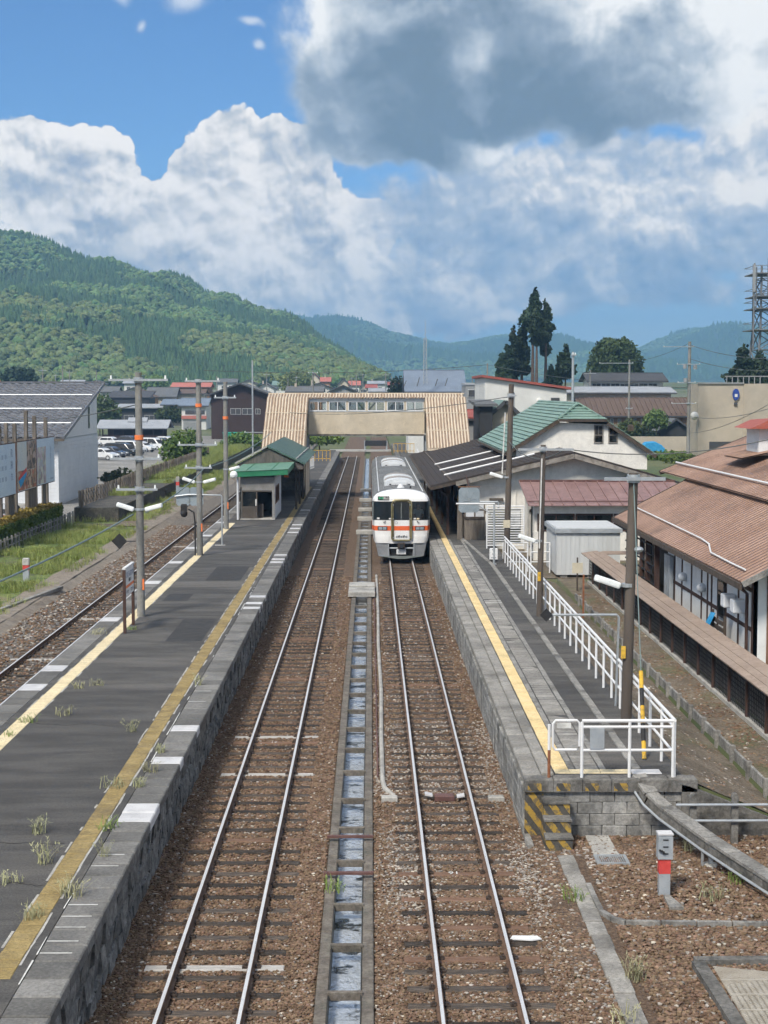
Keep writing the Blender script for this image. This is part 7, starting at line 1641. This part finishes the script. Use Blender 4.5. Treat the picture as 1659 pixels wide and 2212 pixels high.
# right of the tracks
hp('white hall with large blue grey roof behind the footbridge', 882, 1000, 845, 803, 190, 12, 'w_white', 'r_blue', 'x', ((.35, .92, 1.6, .7), (.75, .92, 1.6, .7)), name='hall', cat='building', oh=.5, zb=0)
hp('grey green box building right of the footbridge', 1006, 1046, 832, 831, 175, 8, 'w_grey', 'r_pale', 's', ((.5, .9, 1.6, .9),), name='office', cat='building', oh=.1, zb=0)
a, b_ = atY(1047, 816, 150), atY(1224, 843, 150)
t = thing('white_warehouse', 'white warehouse with a slanting roof edged in red', 'building', (15, 150, 0), 'houses of the town')
MB().prism([(a.x, 0), (b_.x, 0), (b_.x, b_.z), (a.x, a.z)], 150, 164).build('wall', 'w_white', t); MB().add([(a.x-.3, 149.6, a.z+.05), (b_.x+.5, 149.6, b_.z+.05), (b_.x+.5, 164.5, b_.z+.05), (a.x-.3, 164.5, a.z+.05), (a.x-.3, 149.6, a.z+.28), (b_.x+.5, 149.6, b_.z+.28), (b_.x+.5, 164.5, b_.z+.28), (a.x-.3, 164.5, a.z+.28)],
    [(0, 3, 2, 1), (4, 5, 6, 7), (0, 1, 5, 4), (1, 2, 6, 5), (2, 3, 7, 6), (3, 0, 4, 7)]).build('roof', 'r_red', t)
for k, (x, y) in enumerate(((1195, 866), (1204, 866))): p = atY(x, y, 149.98); MB().box(p.x-.22, p.x+.2, 149.9, 149.98, p.z-.3, p.z+.3).build('window', 'r_dark', t)
p = atY(1165, 866, 149.95); MB().sphere((p.x, 149.9, p.z), .3, 8, 6).build('vent_cowl', 'w_white', t); p = atY(1110, 860, 149.95); MB().box(p.x-.03, p.x+.03, 149.9, 149.98, p.z-1, p.z+.6).build('downpipe', 'w_grey', t)
hp('dark grey narrow house between footbridge and station roof', 1037, 1064, 878, 868, 124, 8, 'w_dark', 'r_grey', 's', (), oh=.4, zb=0)
hp('tan gabled house with pale green porch roof behind the station', 1064, 1118, 893, 868, 128, 9, 'w_beige', 'r_teal', 'y', ((.3, .75, .8, 1.2),), oh=.5, zb=0)
hp('grey house with red trim under the right stair roof of the footbridge', 1008, 1040, 905, 890, 132, 9, 'w_grey', 'r_red', 'x', ((.5, .6, .9, 1.2),), oh=.3, zb=0)
hp('long cream building with grey eaves behind the brown warehouse', 1226, 1450, 848, 838, 250, 10, 'w_cream', 'r_pale', 'x', tuple((.1+.16*i, .86, 1.8, .9) for i in range(6)), name='hall', cat='building', oh=.8, zb=0)
hp('white clerestory house with dark roof before the round tree', 1276, 1432, 822, 808, 264, 9, 'w_white', 'r_dark', 'x', tuple((.08+.13*i, .93, 1.5, .55) for i in range(7)), name='hall', cat='building', oh=.8, zb=0)
hp('old warehouse with patched brown roof and boarded walls', 1262, 1500, 896, 862, 238, 12, 'w_brown', 'r_brown', 'x', tuple((.25+.07*i, .72, .5, 1.6) for i in range(6)), name='warehouse', cat='building', oh=.7, zb=0)
wh = bpy.data.objects['warehouse']
sl = [c for c in wh.children if c.name.startswith('roof_slope')][0]
for i in range(22):
    xx = atY(1262+i*11, 880, 238).x; MB().bar((xx, 237.4, atY(1262, 898, 237.4).z+.30), (xx, 244, atY(1380, 862, 244).z+.25), .14, .12).build('batten', 'r_brown', sl)
hp('small open gable shelter with grey roof by the beige block', 1425, 1494, 930, 906, 222, 6, 'w_dark', 'r_grey', 'y', (), name='shelter', cat='shelter', oh=.6, zb=0)
a, b_ = atY(1509, 829, 182), atY(1606, 827, 182)
t = thing('beige_block', 'plain beige concrete block with a blue oval sign and rooftop deck', 'building', (a.x+8, 182, 0), 'houses of the town')
MB().box(a.x, b_.x, 182, 186.6, 0, a.z).build('front_wall', 'w_beige', t); c_ = atY(1720, 827, 174); MB().add([(b_.x, 181.99, 0), (c_.x, 174, 0), (c_.x, 174, a.z), (b_.x, 181.99, a.z), (b_.x, 186.6, 0), (c_.x, 186.6, 0), (c_.x, 186.6, a.z), (b_.x, 186.6, a.z)], [(0, 1, 2, 3), (4, 7, 6, 5), (1, 5, 6, 2), (3, 2, 6, 7)]).build('angled_wall', 'w_beige', t)
MB().box(a.x-.1, b_.x+.05, 181.8, 182.3, a.z, a.z+.15).build('parapet', 'w_grey', t)
p = atY(1589.5, 852, 181.9); q = MB().tube([(p.x, 181.75, p.z), (p.x, 181.95, p.z)], .40, 18); q.v = [(x, y, p.z+(z-p.z)*1.7) for x, y, z in q.v]; sg = q.build('oval_sign', mat('sign_blue', (.02, .05, .26), (.03, .07, .32), scale=3, rough=.5), t); MB().box(p.x-.16, p.x+.16, 181.72, 181.75, p.z-.3, p.z+.05).build('emblem', 'w_white', sg); MB().box(p.x-.18, p.x+.18, 181.8, 181.98, p.z-1.3, p.z-.95).build('bracket', 'r_dark', t)
p = atY(1545, 965, 181.9); MB().box(p.x-.7, p.x+1.9, 181.9, 181.98, 0, p.z+.6).build('entrance', 'r_dark', t); p = atY(1500, 898, 181.5); MB().sphere((p.x, 181.4, p.z), .5, 10, 6).build('dish', 'w_white', t)
for i in range(7): p = atY(1570+i*12, 826, 184); MB().box(p.x-.04, p.x+.04, 184, 184.1, a.z, a.z+.9).build('rail_post', 'w_grey', t)
MB().box(atY(1566, 820, 184).x, c_.x, 184, 184.1, a.z+.85, a.z+.95).build('top_rail', 'w_grey', t)
# garden wall, hedge and tarpaulin beside the block
p0, p1 = atY(1360, 943, 213), atY(1500, 943, 213)
tag(MB().box(p0.x, p1.x, 213, 213.3, 0, p0.z).build('garden_wall', 'w_beige', origin=(p0.x, 213, 0)), 'low beige garden wall behind the station roof', 'wall')
p = atY(1408, 968, 204)
pr = [(-1.2, 0), (1.7, 0), (1.75, .5), (1.2, 1.0), (.4, 1.35), (-.6, 1.30), (-1.2, .8)]
t = thing('covered_car', 'car under a bright blue tarpaulin beside the beige block', 'car', (p.x, 204, 0)); MB().prism([(p.x+x_*1.1, .25+z_*1.25) for x_, z_ in pr], 204, 206).build('tarpaulin', 'blue', t, bev=.12); MB().tube([(p.x+.9, 203.9, .31), (p.x+.9, 204.1, .31)], .31, 12).build('wheel', 'black', t)
PL = thing('parking_shelter', 'long low open shelter with grey roof behind the parked cars', 'shelter', (-42, 268, 0))
a, b_ = atY(222, 924, 266), atY(352, 924, 266)
MB().slab((a.x-1, 265, 2.35), (b_.x+1, 265, 2.35), (b_.x+1, 269, 3.7), (a.x-1, 269, 3.7), .2).build('roof_slope', 'r_pale', PL); MB().slab((a.x-1, 269, 3.7), (b_.x+1, 269, 3.7), (b_.x+1, 273, 2.35), (a.x-1, 273, 2.35), .2).build('roof_slope', 'r_pale', PL)
MB().slab((a.x+4, 267.6, 3.4), (b_.x-3, 267.6, 3.4), (b_.x-3, 269, 4.1), (a.x+4, 269, 4.1), .2).build('ridge_vent', 'r_pale', PL); MB().prism([(265.2, 2.3), (272.8, 2.3), (269, 3.6)], b_.x+.5, b_.x+.7, 'x').build('gable', 'w_choc', PL)
MB().box(a.x, b_.x, 266, 266.15, 0, 1.1).build('front_boards', 'w_choc', PL); MB().box(a.x, b_.x, 271, 271.15, 0, 2.6).build('back_wall', 'w_choc', PL)
for i in range(7): xx = a.x+(b_.x-a.x)*i/6; MB().box(xx-.1, xx+.1, 265.9, 266.1, 0, 2.5).build('post', 'w_choc', PL)
a = atY(482, 940, 232); t = thing('green_container', 'bright green skip container at the end of the car park', 'container', (a.x+1.7, 232, 0)); MB().prism([(a.x, 0), (a.x+3.5, 0), (a.x+3.5, 2.3), (a.x, 2.3)], 232, 235).build('bin', 'w_green', t)
for i in range(6): MB().box(a.x+.1+i*.62, a.x+.2+i*.62, 231.93, 232, .2, 2.2).build('rib', 'w_green', t)
MB().box(a.x-.1, a.x+3.6, 231.9, 235.1, 2.3, 2.42).build('rim', 'w_green', t)

# parked cars
def car_proto():
    out = {}
    return out
for n_, c in (('car_white', (.72, .73, .74)), ('car_black', (.015, .016, .018)), ('car_silver', (.38, .40, .42)), ('car_dark', (.05, .055, .07))): mat(n_, c, rough=.25, coat=.6, spec=.5)
def car(label, x, y, rot, body, van=False, L=4.3, W=1.72, H=1.5):
    t = thing('parked_car', label, 'car', (0, 0, 0), 'cars in the car park')
    if van: P_ = [(-L/2, .35), (-L/2+.02, 1.0), (-L/2+.25, H-.12), (-L/2+.5, H), (L*.12, H), (L*.22, H-.08), (L*.37, .98), (L/2-.12, .82), (L/2, .55), (L/2-.03, .3)]
    else: P_ = [(-L/2, .35), (-L/2+.03, .85), (-L/2+.35, .98), (-L/2+.75, H-.1), (-L/2+1.1, H), (.15, H), (.45, H-.08), (1.05, .98), (L/2-.3, .80), (L/2, .55), (L/2-.03, .3)]
    def tap(z): return 1.0 if z < .95 else 1-.17*(z-.95)/(H-.95)
    b = MB(); n = len(P_)
    for s in (-1, 1): b.v += [(px, s*W/2*tap(pz), pz) for px, pz in P_]
    b.f = [tuple(range(n)), tuple(range(2*n-1, n-1, -1))]+[(i, i+n, (i+1) % n+n, (i+1) % n) for i in range(n)]
    b.build('body', body, t, smooth=False, bev=.07)
    zc = .98
    ws = P_[6:8]; (xa, za), (xb, zb_) = (P_[5] if van else P_[6]), (P_[6] if van else P_[7])
    if van: (xa, za), (xb, zb_) = P_[5], P_[6]
    def wsq(xa, za, xb, zb_, off):
        b = MB(); b.v = [(xa+off, -W/2*tap(za)*.9, za), (xa+off, W/2*tap(za)*.9, za), (xb+off, W/2*tap(zb_)*.93, zb_), (xb+off, -W/2*tap(zb_)*.93, zb_)]; b.f = [(0, 1, 2, 3)]; return b
    wsq(xa, za-.05, xb-.03, zb_+.04, .035).build('windscreen', 'black', t); (xa, za), (xb, zb_) = P_[2], P_[3]; wsq(xb, zb_-.05, xa+.03, za+.06, -.03).build('rear_window', 'black', t)
    for s in (-1, 1):
        fr = (L*.30 if van else .88); re = (-L/2+.32 if van else -L/2+.62)
        for (x0, x1) in ((re, -.15), (-.08, fr)):
            b = MB(); zt = H-.14; yb_, yt_ = s*(W/2*tap(zc)+.006), s*(W/2*tap(zt)+.008)
            xr0, xr1 = (x0+.18 if x0 == re else x0), (x1-.42 if x1 == fr else x1)
            b.v = [(x0, yb_, zc+.02), (x1, yb_, zc+.02), (xr1, yt_, zt), (xr0, yt_, zt)]; b.f = [(0, 1, 2, 3)]; b.build('side_window', 'black', t)
        for xw in (-L/2+.75, L/2-.8):
            w_ = MB().tube([(xw, s*(W/2-.18), .31), (xw, s*(W/2+.012), .31)], .31, 16).build('wheel', 'black', t); MB().tube([(xw, s*(W/2+.013), .31), (xw, s*(W/2+.02), .31)], .19, 12).build('rim', 'alu', w_)
        MB().box(L/2-.30, L/2-.04, min(s*W*.27, s*W*.44), max(s*W*.27, s*W*.44), .62, .76).build('headlight', 'lamp_white', t)
        MB().box(-L/2-.01, -L/2+.08, min(s*W*.33, s*W*.46), max(s*W*.33, s*W*.46), .7, .95).build('tail_light', 'red_paint', t)
        MB().cbox((.62, s*(W/2+.08), .98), (.12, .16, .12), .02).build('mirror', body, t)
    MB().box(L/2-.01, L/2+.015, -.5, .5, .38, .55).build('grille', 'black', t); MB().box(L/2+.012, L/2+.02, -.17, .17, .40, .50).build('number_plate', 'line_white', t)
    t.location = (x, y, .03); t.rotation_euler = (0, 0, rot); return t
cars = [('white small car nearest the tiled hall', 193, -33.6, 'car_white', 0, 1.5), ('dark blue hatchback second from the tiled hall', 198.5, -33.4, 'car_dark', 0, 1.5), ('black off-roader third from the tiled hall', 205, -33.2, 'car_black', 1, 1.72), ('large white van half hidden by the nearest platform pole', 211, -33.0, 'car_white', 1, 1.85),
        ('white saloon just right of the nearest platform pole', 219, -32.6, 'car_white', 0, 1.5), ('white people carrier with tinted windows right of the saloon', 226, -32.2, 'car_white', 1, 1.8), ('black car at the right end of the front row', 233, -31.7, 'car_black', 0, 1.55), ('white hatchback behind the black car at the row end', 243, -32.2, 'car_white', 0, 1.5),
        ('silver car at the left of the rear row', 236, -43.5, 'car_silver', 0, 1.5), ('white car second in the rear row', 241, -40.6, 'car_white', 0, 1.5), ('dark car third in the rear row, before the shelter', 247, -38.6, 'car_dark', 0, 1.5)]
for lb, y, x, m_, v, H_ in cars: car(lb, x, y, R(-22), m_, bool(v), 4.6 if v else 4.2, 1.74, H_)
car('white van behind the hedge under the pale blue hoarding', -23.0, 89.5, R(80), 'car_white', True, 4.4, 1.7, 1.85); car('silver car behind the timber boards of the hoardings', -22.9, 96.2, R(85), 'car_silver', False, 4.2, 1.7, 1.5)
for i in range(3):
    p = at(372-i*36+0, 1012+i*18, .02); tag(MB().bar((-33, 186-i*8, .018), (-28.2, 184-i*8, .018), .16, .006).build('parking_line', 'line_white', origin=(-30, 185-i*8, .012)), ('farthest', 'middle', 'nearest')[i]+' white bay line on the car park', 'marking', 'parking bay lines')

# ------------------------------------------------------------------ utility poles, antenna, lattice tower
def upole(label, x, ytop, Y, r=.15, m='pole_concrete', arms=(), zb=None, extra=None):
    p = atY(x, ytop, Y); zb = gz(p.x, Y) if zb is None else zb
    t = pole(label, p.x, Y, zb, p.z, r, m, arms=[(p.z-d, a, b_) for d, a, b_ in arms], group='utility poles of the town'); return t
upole('grey pole rising behind the green station roof', 1238, 760, 98, .10, 'galv', ((.0+.2, -.1, .2),)); upole('concrete pole with one sided crossarm before the brown warehouse', 1360, 777, 222, .17, arms=((.5, -4.4, .5), (7, -.5, .5)))
t = upole('tall pole with stacked crossarms and transformers left of the beige block', 1490, 738, 178, .21, arms=((.6, -3.1, .5), (2.6, -1.5, 1.2), (4.7, -1.4, .7), (7.1, -2.1, .8))); p = atY(1490, 738, 178)
for dz, dx in ((2.6, -.6), (2.7, .6), (4.2, -.5)): MB().cyl(p.x+dx, 177.6, p.z-dz-.5, p.z-dz, .22, n=10).build('transformer', 'w_grey', t)
upole('slim steel pole with side arm behind the third platform pole', 545, 778, 165, .10, 'galv', ((7.7, -.9, 1.8),)); upole('thin pole behind the footbridge left half', 676, 800, 240, .13, arms=((.4, -.8, .8),))
far_poles = [(92, 795, 330, 'above the tiled roof, left of a pair'), (135, 790, 330, 'above the tiled roof, tallest of a pair'), (150, 800, 420, 'above the tiled roof ridge, with no crossarm, right of the pair'), (208, 800, 420, 'just left of the tiled roof corner'), (120, 808, 520, 'low and thin between the pair over the tiled roof'),
  (468, 812, 430, 'between the second and third platform poles'), (576, 805, 430, 'above the right slope of the chocolate brown house'), (622, 818, 500, 'short one over the left stair roof of the footbridge'), (640, 812, 420, 'over the orange walled house'), (700, 822, 640, 'shortest one among the far houses on the rise'), (760, 815, 520, 'beside the cream gabled house'),
  (770, 808, 440, 'over the bright red roof'), (784, 806, 480, 'with no neighbour roof, right of the bright red roof'), (805, 818, 640, 'tiny one over the pale flat roof'), (833, 806, 420, 'tallest one right of the pale flat roof'), (846, 812, 520, 'thin one at the foot of the far mountains'), (868, 815, 600, 'tiny one left of the blue grey hall'),
  (1053, 785, 260, 'with crossarm above the left corner of the white warehouse'), (1035, 812, 300, 'right of the blue grey hall'), (1020, 818, 420, 'small one above the grey green box building'), (1275, 800, 260, 'left of the round tree')]
for i, (x, yt, Y, wh) in enumerate(far_poles):
    p = atY(x, yt, Y); pole('far pole '+wh, p.x, Y, gz(p.x, Y), p.z, .16, arms=((p.z-.5, -1.0, 1.0),) if i % 2 == 0 else (), ins=False, group='far utility poles')
p = atY(918.5, 730, 188); t = thing('radio_mast', 'slim lattice radio mast with whip aerial rising behind the footbridge', 'mast', (p.x, 188, 9))
for dx, dy in ((-.22, -.15), (.22, -.15), (0, .25)): MB().tube([(p.x+dx, 188+dy, 9.5), (p.x+dx*.7, 188+dy*.7, p.z)], .05, 6).build('leg', 'galv', t)
for i in range(12): z = 9.6+i*.52; MB().bar((p.x-.2, 187.85, z), (p.x+.2, 187.85, z+.5), .04).build('lacing', 'galv', t)
MB().tube([(p.x, 188, p.z), (p.x, 188, atY(918.5, 692, 188).z)], .03, 6).build('whip_aerial', 'galv', t)
for dx, zz in ((-2.6, 9.6), (-1, 10.0), (1.2, 9.8), (2.4, 9.9)): MB().tube([(p.x+dx, 187.5, 9.2), (p.x+dx+.3, 187.5, zz+.3)], .06, 6).build('stay', 'r_grey', t)
LT = thing('lattice_tower', 'grey steel lattice mast with antenna platforms at the right edge', 'tower', (57, 220, 0)); mat('tower_steel', (.13, .14, .15), (.19, .20, .21), scale=1, rough=.6)
cx = atY(1668, 700, 220).x; zt = atY(1650, 577, 220).z
def hw(z): return 3.6-1.4*min(1, z/17)
zs = [8, 11.5, 14.5, 17.3, 20.0, 22.3, 24.5]
for sx_ in (-1, 1):
    for sy_ in (-1, 1): MB().tube([(cx+sx_*hw(0), 220+sy_*hw(0), 0), (cx+sx_*hw(17), 220+sy_*hw(17), 17.3), (cx+sx_*hw(17), 220+sy_*hw(17), zt)], .16, 6).build('leg', 'tower_steel', LT)
for z0, z1 in zip([3.5]+zs, zs):
    a, b_ = hw(z0), hw(z1)
    for (p, q, r_, s_) in (((-1, -1), (1, -1), 0, 0), ((-1, 1), (1, 1), 0, 0), ((-1, -1), (-1, 1), 0, 0), ((1, -1), (1, 1), 0, 0)):
        MB().bar((cx+p[0]*a, 220+p[1]*a, z0), (cx+q[0]*b_, 220+q[1]*b_, z1), .12).build('diagonal', 'tower_steel', LT); MB().bar((cx+q[0]*a, 220+q[1]*a, z0), (cx+p[0]*b_, 220+p[1]*b_, z1), .12).build('diagonal', 'tower_steel', LT); MB().bar((cx+p[0]*b_, 220+p[1]*b_, z1), (cx+q[0]*b_, 220+q[1]*b_, z1), .12).build('girt', 'tower_steel', LT)
for z, w in ((17.3, 3.4), (20.3, 3.3), (22.0, 3.2), (25.2, 3.3)):
    pf = MB().box(cx-w, cx+w, 220-w, 220+w, z-.12, z+.02).build('platform', 'tower_steel', LT)
    for s in (-1, 1):
        MB().bar((cx-w, 220+s*w, z+1.0), (cx+w, 220+s*w, z+1.0), .07).build('handrail', 'tower_steel', pf); MB().bar((cx+s*w, 220-w, z+1.0), (cx+s*w, 220+w, z+1.0), .07).build('handrail', 'tower_steel', pf)
for dx, z0, z1 in ((-3.5, 14.5, 26.5), (-3.2, 20, 26), (-1.6, 22, 27.2), (-.4, 22, 27.6)): MB().tube([(cx+dx, 216.6, z0), (cx+dx, 216.6, z1)], .09 if dx > -3.4 else .12, 6).build('antenna', 'tower_steel', LT)
MB().box(cx-3.75, cx-3.4, 216.3, 216.7, 22.5, 26.3).build('panel_antenna', 'w_grey', LT)

# ------------------------------------------------------------------ trees
def tree(name, label, X, Y, zb, zt, blobs, n, size, m, tr=.3, group='trees of the town', seed=1, lean=0.0, limbs=6):
    t = thing(name, label, 'tree', (X, Y, zb), group); r_ = random.Random(seed)
    MB().tube([(X, Y, zb-.3), (X+lean*.4, Y, zb+(zt-zb)*.5), (X+lean, Y, zt-.6)], tr, 8, True, .05).build('trunk', 'bark', t, smooth=True)
    tot = sum(b[3]*b[4]*b[3] for b in blobs)
    def fn(r):
        q = r.random()*tot
        for (dx, dy, z, rx, rz) in blobs:
            q -= rx*rz*rx
            if q <= 0: break
        d = Vector((r.gauss(0, 1), r.gauss(0, 1), r.gauss(0, 1))).normalized(); k = r.random()**.30; cl = 1+.30*MN.noise(d*2.6+Vector((seed, z, dx)))
        return (X+dx+d.x*rx*k*cl, Y+dy+d.y*rx*k*cl, z+d.z*rz*k*cl)
    leaf_mass('crown', m, t, n, fn, size, seed)
    lm = MB()
    for i in range(limbs):
        (dx, dy, z, rx, rz) = blobs[i % len(blobs)]; a = r_.uniform(0, 6.3); lm.tube([(X+lean*.3, Y, z-rz*.5), (X+dx+math.cos(a)*rx*.6, Y+dy+math.sin(a)*rx*.6, z+r_.uniform(-.2, .4)*rz)], tr*.3, 5, True, .03)
    lm.build('limbs', 'bark', t); return t
def pxt(x, y, Y): return atY(x, y, Y)
def cone_blobs(zb, zt, r, n, wob=.3, seed=0, flat=.5):
    q = random.Random(seed); out = []
    for i in range(n):
        f = i/(n-1); rr = r*(1-f*.85)*(.75+.5*q.random()) if f > .12 else r*.7
        out.append((q.uniform(-1, 1)*wob*r, q.uniform(-1, 1)*wob*r, zb+(zt-zb)*(.06+.90*f), rr, (zt-zb)/n*flat*1.6))
    return out
Y = 262.0
def cedar(label, x, ytop, ycb, rpx, seed, lean=0, n=3000, Yd=0):
    p = pxt(x, ytop, Y+Yd); zc = pxt(x, ycb, Y+Yd).z; r = rpx/FPX*(Y+Yd); return tree('cedar_tree', label, p.x, Y+Yd, 0, p.z, cone_blobs(zc, p.z, r, 11, .35, seed, .75), n, .42, 'leaf_dark', .48, 'tall cedars behind the white warehouse', seed, lean)
cedar('tallest cedar of the clump, with a long bare trunk', 1152, 624, 712, 24, 3, n=3600); cedar('cedar with a rounded crown on a bare trunk, right of the tallest', 1180, 652, 735, 17, 4, n=2800); cedar('narrow cedar in front of the tallest one', 1160, 672, 742, 19, 5, n=2800, Yd=-4)
cedar('bushy cedar left of the tallest, leafy almost to the ground', 1128, 695, 805, 22, 6, n=3200, Yd=2); cedar('cedar second from the left of the clump', 1110, 706, 815, 18, 7, n=2600); cedar('lowest cedar at the left end of the clump', 1084, 762, 818, 13, 8, n=1500); cedar('short dense cedar filling the left foot of the clump', 1098, 745, 822, 16, 9, n=2000, Yd=-3)
cedar('small lower crown on the trunk of the right hand cedar', 1178, 735, 765, 13, 12, n=900, Yd=3)
def fir(label, x, ytop, yb, rpx, seed, n=1500, Yd=-20, m='leaf_dark'):
    p = pxt(x, ytop, Y+Yd); zc = pxt(x, yb, Y+Yd).z; return tree('fir_tree', label, p.x, Y+Yd, 0, p.z, cone_blobs(zc, p.z, rpx/FPX*(Y+Yd), 8, .12, seed, .5), n, .40, m, .25, 'firs behind the white warehouse', seed)
fir('spreading dark pine just left of the grey pole', 1222, 748, 815, 24, 21, 2200); fir('slim young fir right of the bare cedar trunk', 1206, 768, 835, 9, 22, 900); fir('bushy young fir in front of the bare cedar trunk', 1190, 790, 838, 15, 23, 1400)
p = pxt(1328, 775, 300); r = 1.0
tree('broad_tree', 'huge round broadleaf tree behind the clerestory house', p.x, 300, 0, pxt(1328, 722, 300).z, [(0, 0, p.z+.3, 4.6, 3.6), (-2.6, 0, p.z-1.8, 2.9, 2.7), (2.7, -.5, p.z-.8, 3.0, 3.0), (-1.5, .5, p.z+2.0, 2.4, 2.2), (1.2, 0, p.z+1.8, 3.0, 2.2), (3.6, 0, p.z-2.6, 1.9, 1.9), (-3.9, 0, p.z-3.6, 1.7, 1.7), (0, -1.5, p.z-2.6, 3.8, 2.4)], 9000, .38, 'leaf_round', .7, seed=31, limbs=10)
p = pxt(1608, 745, 212); tree('fir_tree', 'dark fir at the foot of the lattice mast', p.x, 212, 0, p.z, cone_blobs(pxt(1608, 825, 212).z-1, p.z, 2.6, 9, .1, 5, .45), 2600, .40, 'leaf_dark', .3, 'firs by the lattice mast', 33); p = pxt(1640, 760, 214); tree('fir_tree', 'lower dark fir right under the lattice mast', p.x, 214, 0, p.z, cone_blobs(pxt(1640, 825, 205).z-1, p.z, 2.8, 8, .1, 6, .45), 2400, .40, 'leaf_dark', .3, 'firs by the lattice mast', 34)
def bush(label, x, y, Yd, rx, rz, m, seed, n=900, name='shrub', size=.25, zc=None):
    p = pxt(x, y, Yd); return tree(name, label, p.x, Yd, 0 if Yd < 300 else gz(p.x, Yd), p.z+rz*.6, [(0, 0, p.z, rx, rz), (rx*.5, 0, p.z-rz*.3, rx*.7, rz*.7), (-rx*.5, 0, p.z-rz*.25, rx*.7, rz*.8)], n, size, m, .12, 'shrubs and garden trees', seed)
bush('round garden tree before the brown warehouse', 1418, 906, 219, 1.6, 1.4, 'leaf_light', 41, 1600, size=.22); bush('dark clipped shrub left of the garden tree', 1362, 926, 218, 2.0, 1.4, 'leaf_round', 42, 1200, size=.24); bush('low dark clipped dome beside the garden wall', 1392, 936, 217, 1.6, 1.0, 'leaf_dark', 43, 900, size=.2)
bush('leafy shrub along the foot of the beige block', 1445, 986, 186, 3.4, .7, 'leaf_shrub', 44, 1500, size=.2); bush('second leafy shrub nearer the brown roof', 1478, 992, 177, 2.0, .6, 'leaf_shrub', 45, 900, size=.2)
bush('bright leafy bush growing through the board fence', 398, 968, 172, 2.3, 2.0, 'leaf_shrub', 46, 2000, size=.26); bush('dark green tree at the corner of the tiled hall', 215, 885, 300, 3.6, 3.0, 'leaf_round', 47, 2000, size=.42); bush('dark tree above the left end of the tiled roof', 42, 812, 420, 4.4, 2.6, 'leaf_dark', 48, 1600, size=.6)
bush('green shrubs behind the skip container', 525, 950, 215, 2.6, 1.0, 'leaf_shrub', 49, 1500, size=.25); bush('small round shrub before the low wing of the slate house', 370, 893, 345, 3.0, 2.0, 'leaf_round', 50, 1200, size=.4); bush('yellow green bush among the far roofs left', 335, 826, 520, 4.0, 2.6, 'leaf_light', 51, 1000, size=.6)
bush('bushy tree among the far houses in the middle', 640, 822, 520, 5.5, 3.4, 'leaf_olive', 52, 1500, size=.6); bush('dark shrub left of the blue grey hall', 862, 838, 300, 2.0, 2.4, 'leaf_dark', 53, 900, size=.35); bush('green bushes below the footbridge on the left', 690, 945, 200, 2.8, .9, 'leaf_shrub', 54, 1200, size=.25)
bush('low spreading plant by the board fence, nearer than the bush', 262, 1030, 128, 1.6, .6, 'leaf_round', 55, 700, size=.2)
# fences at the far platform ends
def picket(label, p, q, h, n, m='white_paint', name='white_fence'):
    p, q = Vector(p), Vector(q); t = thing(name, label, 'fence', p)
    for i in range(n+1): c = p.lerp(q, i/n); MB().bar(c, c+Vector((0, 0, h)), .05).build('picket', m, t)
    for z in (.25, h-.05): MB().bar(p+Vector((0, 0, z)), q+Vector((0, 0, z)), .05).build('rail', m, t)
picket('white railing at the far left end of the island platform', (-7.6, 134, PZ), (-5.6, 152, PZ), 1.2, 24); picket('white railing beside the station platform beyond the train', (4.6, 128, PZ), (5.2, 172, PZ), 1.3, 36)
picket('yellow railing across the far end of the island platform', (-6.9, 168, PZ), (-4.4, 168, PZ), 1.2, 6, 'hazard_yellow', 'yellow_fence'); picket('yellow railing across the far end of the station platform', (2.9, 190, PZ), (5.4, 190, PZ), 1.2, 5, 'hazard_yellow', 'yellow_fence')
t = thing('level_crossing', 'pale deck and dark gantry across the tracks beyond the footbridge', 'crossing', (0, 225, 0)); MB().box(-6, 5, 224, 228, -.15, .03).build('deck', 'concrete_pale', t); MB().box(-.8, 2.4, 226, 226.4, .6, 1.4).build('barrier', 'black', t)
for x in (-.8, 2.4): MB().box(x-.1, x+.1, 226, 226.3, 0, 1.4).build('post', 'grey_paint', t)
# long distribution wires over the town
cable('long wire across the view above the footbridge', sag(atY(440, 800, 240), atY(1052, 788, 260), .8), .05); cable('long wire continuing right over the station roofs', sag(atY(1052, 788, 260), atY(1490, 838, 178), .6), .03)
cable('lower wire from the tall pole towards the right edge', sag(atY(1490, 775, 178), atY(1700, 800, 150), .5), .03); cable('upper wire from the tall pole towards the right edge', sag(atY(1490, 745, 178), atY(1700, 775, 150), .5), .03); cable('wire slanting down across the beige block', sag(atY(1490, 900, 178), atY(1700, 870, 120), .6), .025)
cable('second wire slanting across the beige block', sag(atY(1492, 935, 178), atY(1700, 850, 100), .6), .022); cable('wire from tall pole to the green station roof ridge pole', sag(atY(1488, 742, 178), atY(1360, 782, 222), .4), .02)
q = atY(1700, 940, 48); cable('cable sweeping from the slim pole across to the brown roof', sag((PR2.x+.9, PR2.y, 6.6), q, .35), .02)

# ------------------------------------------------------------------ haze: real air between the camera and the mountains
hz = MB().box(-2700, 2700, -150, 4800, -1.6, 262)
ho = hz.build('haze', 'black'); ho.data.materials.clear()
hm = bpy.data.materials.new('haze'); hm.use_nodes = True; ht = hm.node_tree; ht.nodes.remove(ht.nodes['Principled BSDF'])
pv = ht.nodes.new('ShaderNodeVolumePrincipled'); pv.inputs['Color'].default_value = (.33, .62, 1.0, 1); pv.inputs['Density'].default_value = .00027; pv.inputs['Anisotropy'].default_value = .2
ht.links.new(pv.outputs[0], ht.nodes['Material Output'].inputs['Volume']); ho.data.materials.append(hm)
tag(ho, 'thin pale blue haze filling the valley', 'haze', kind='stuff')
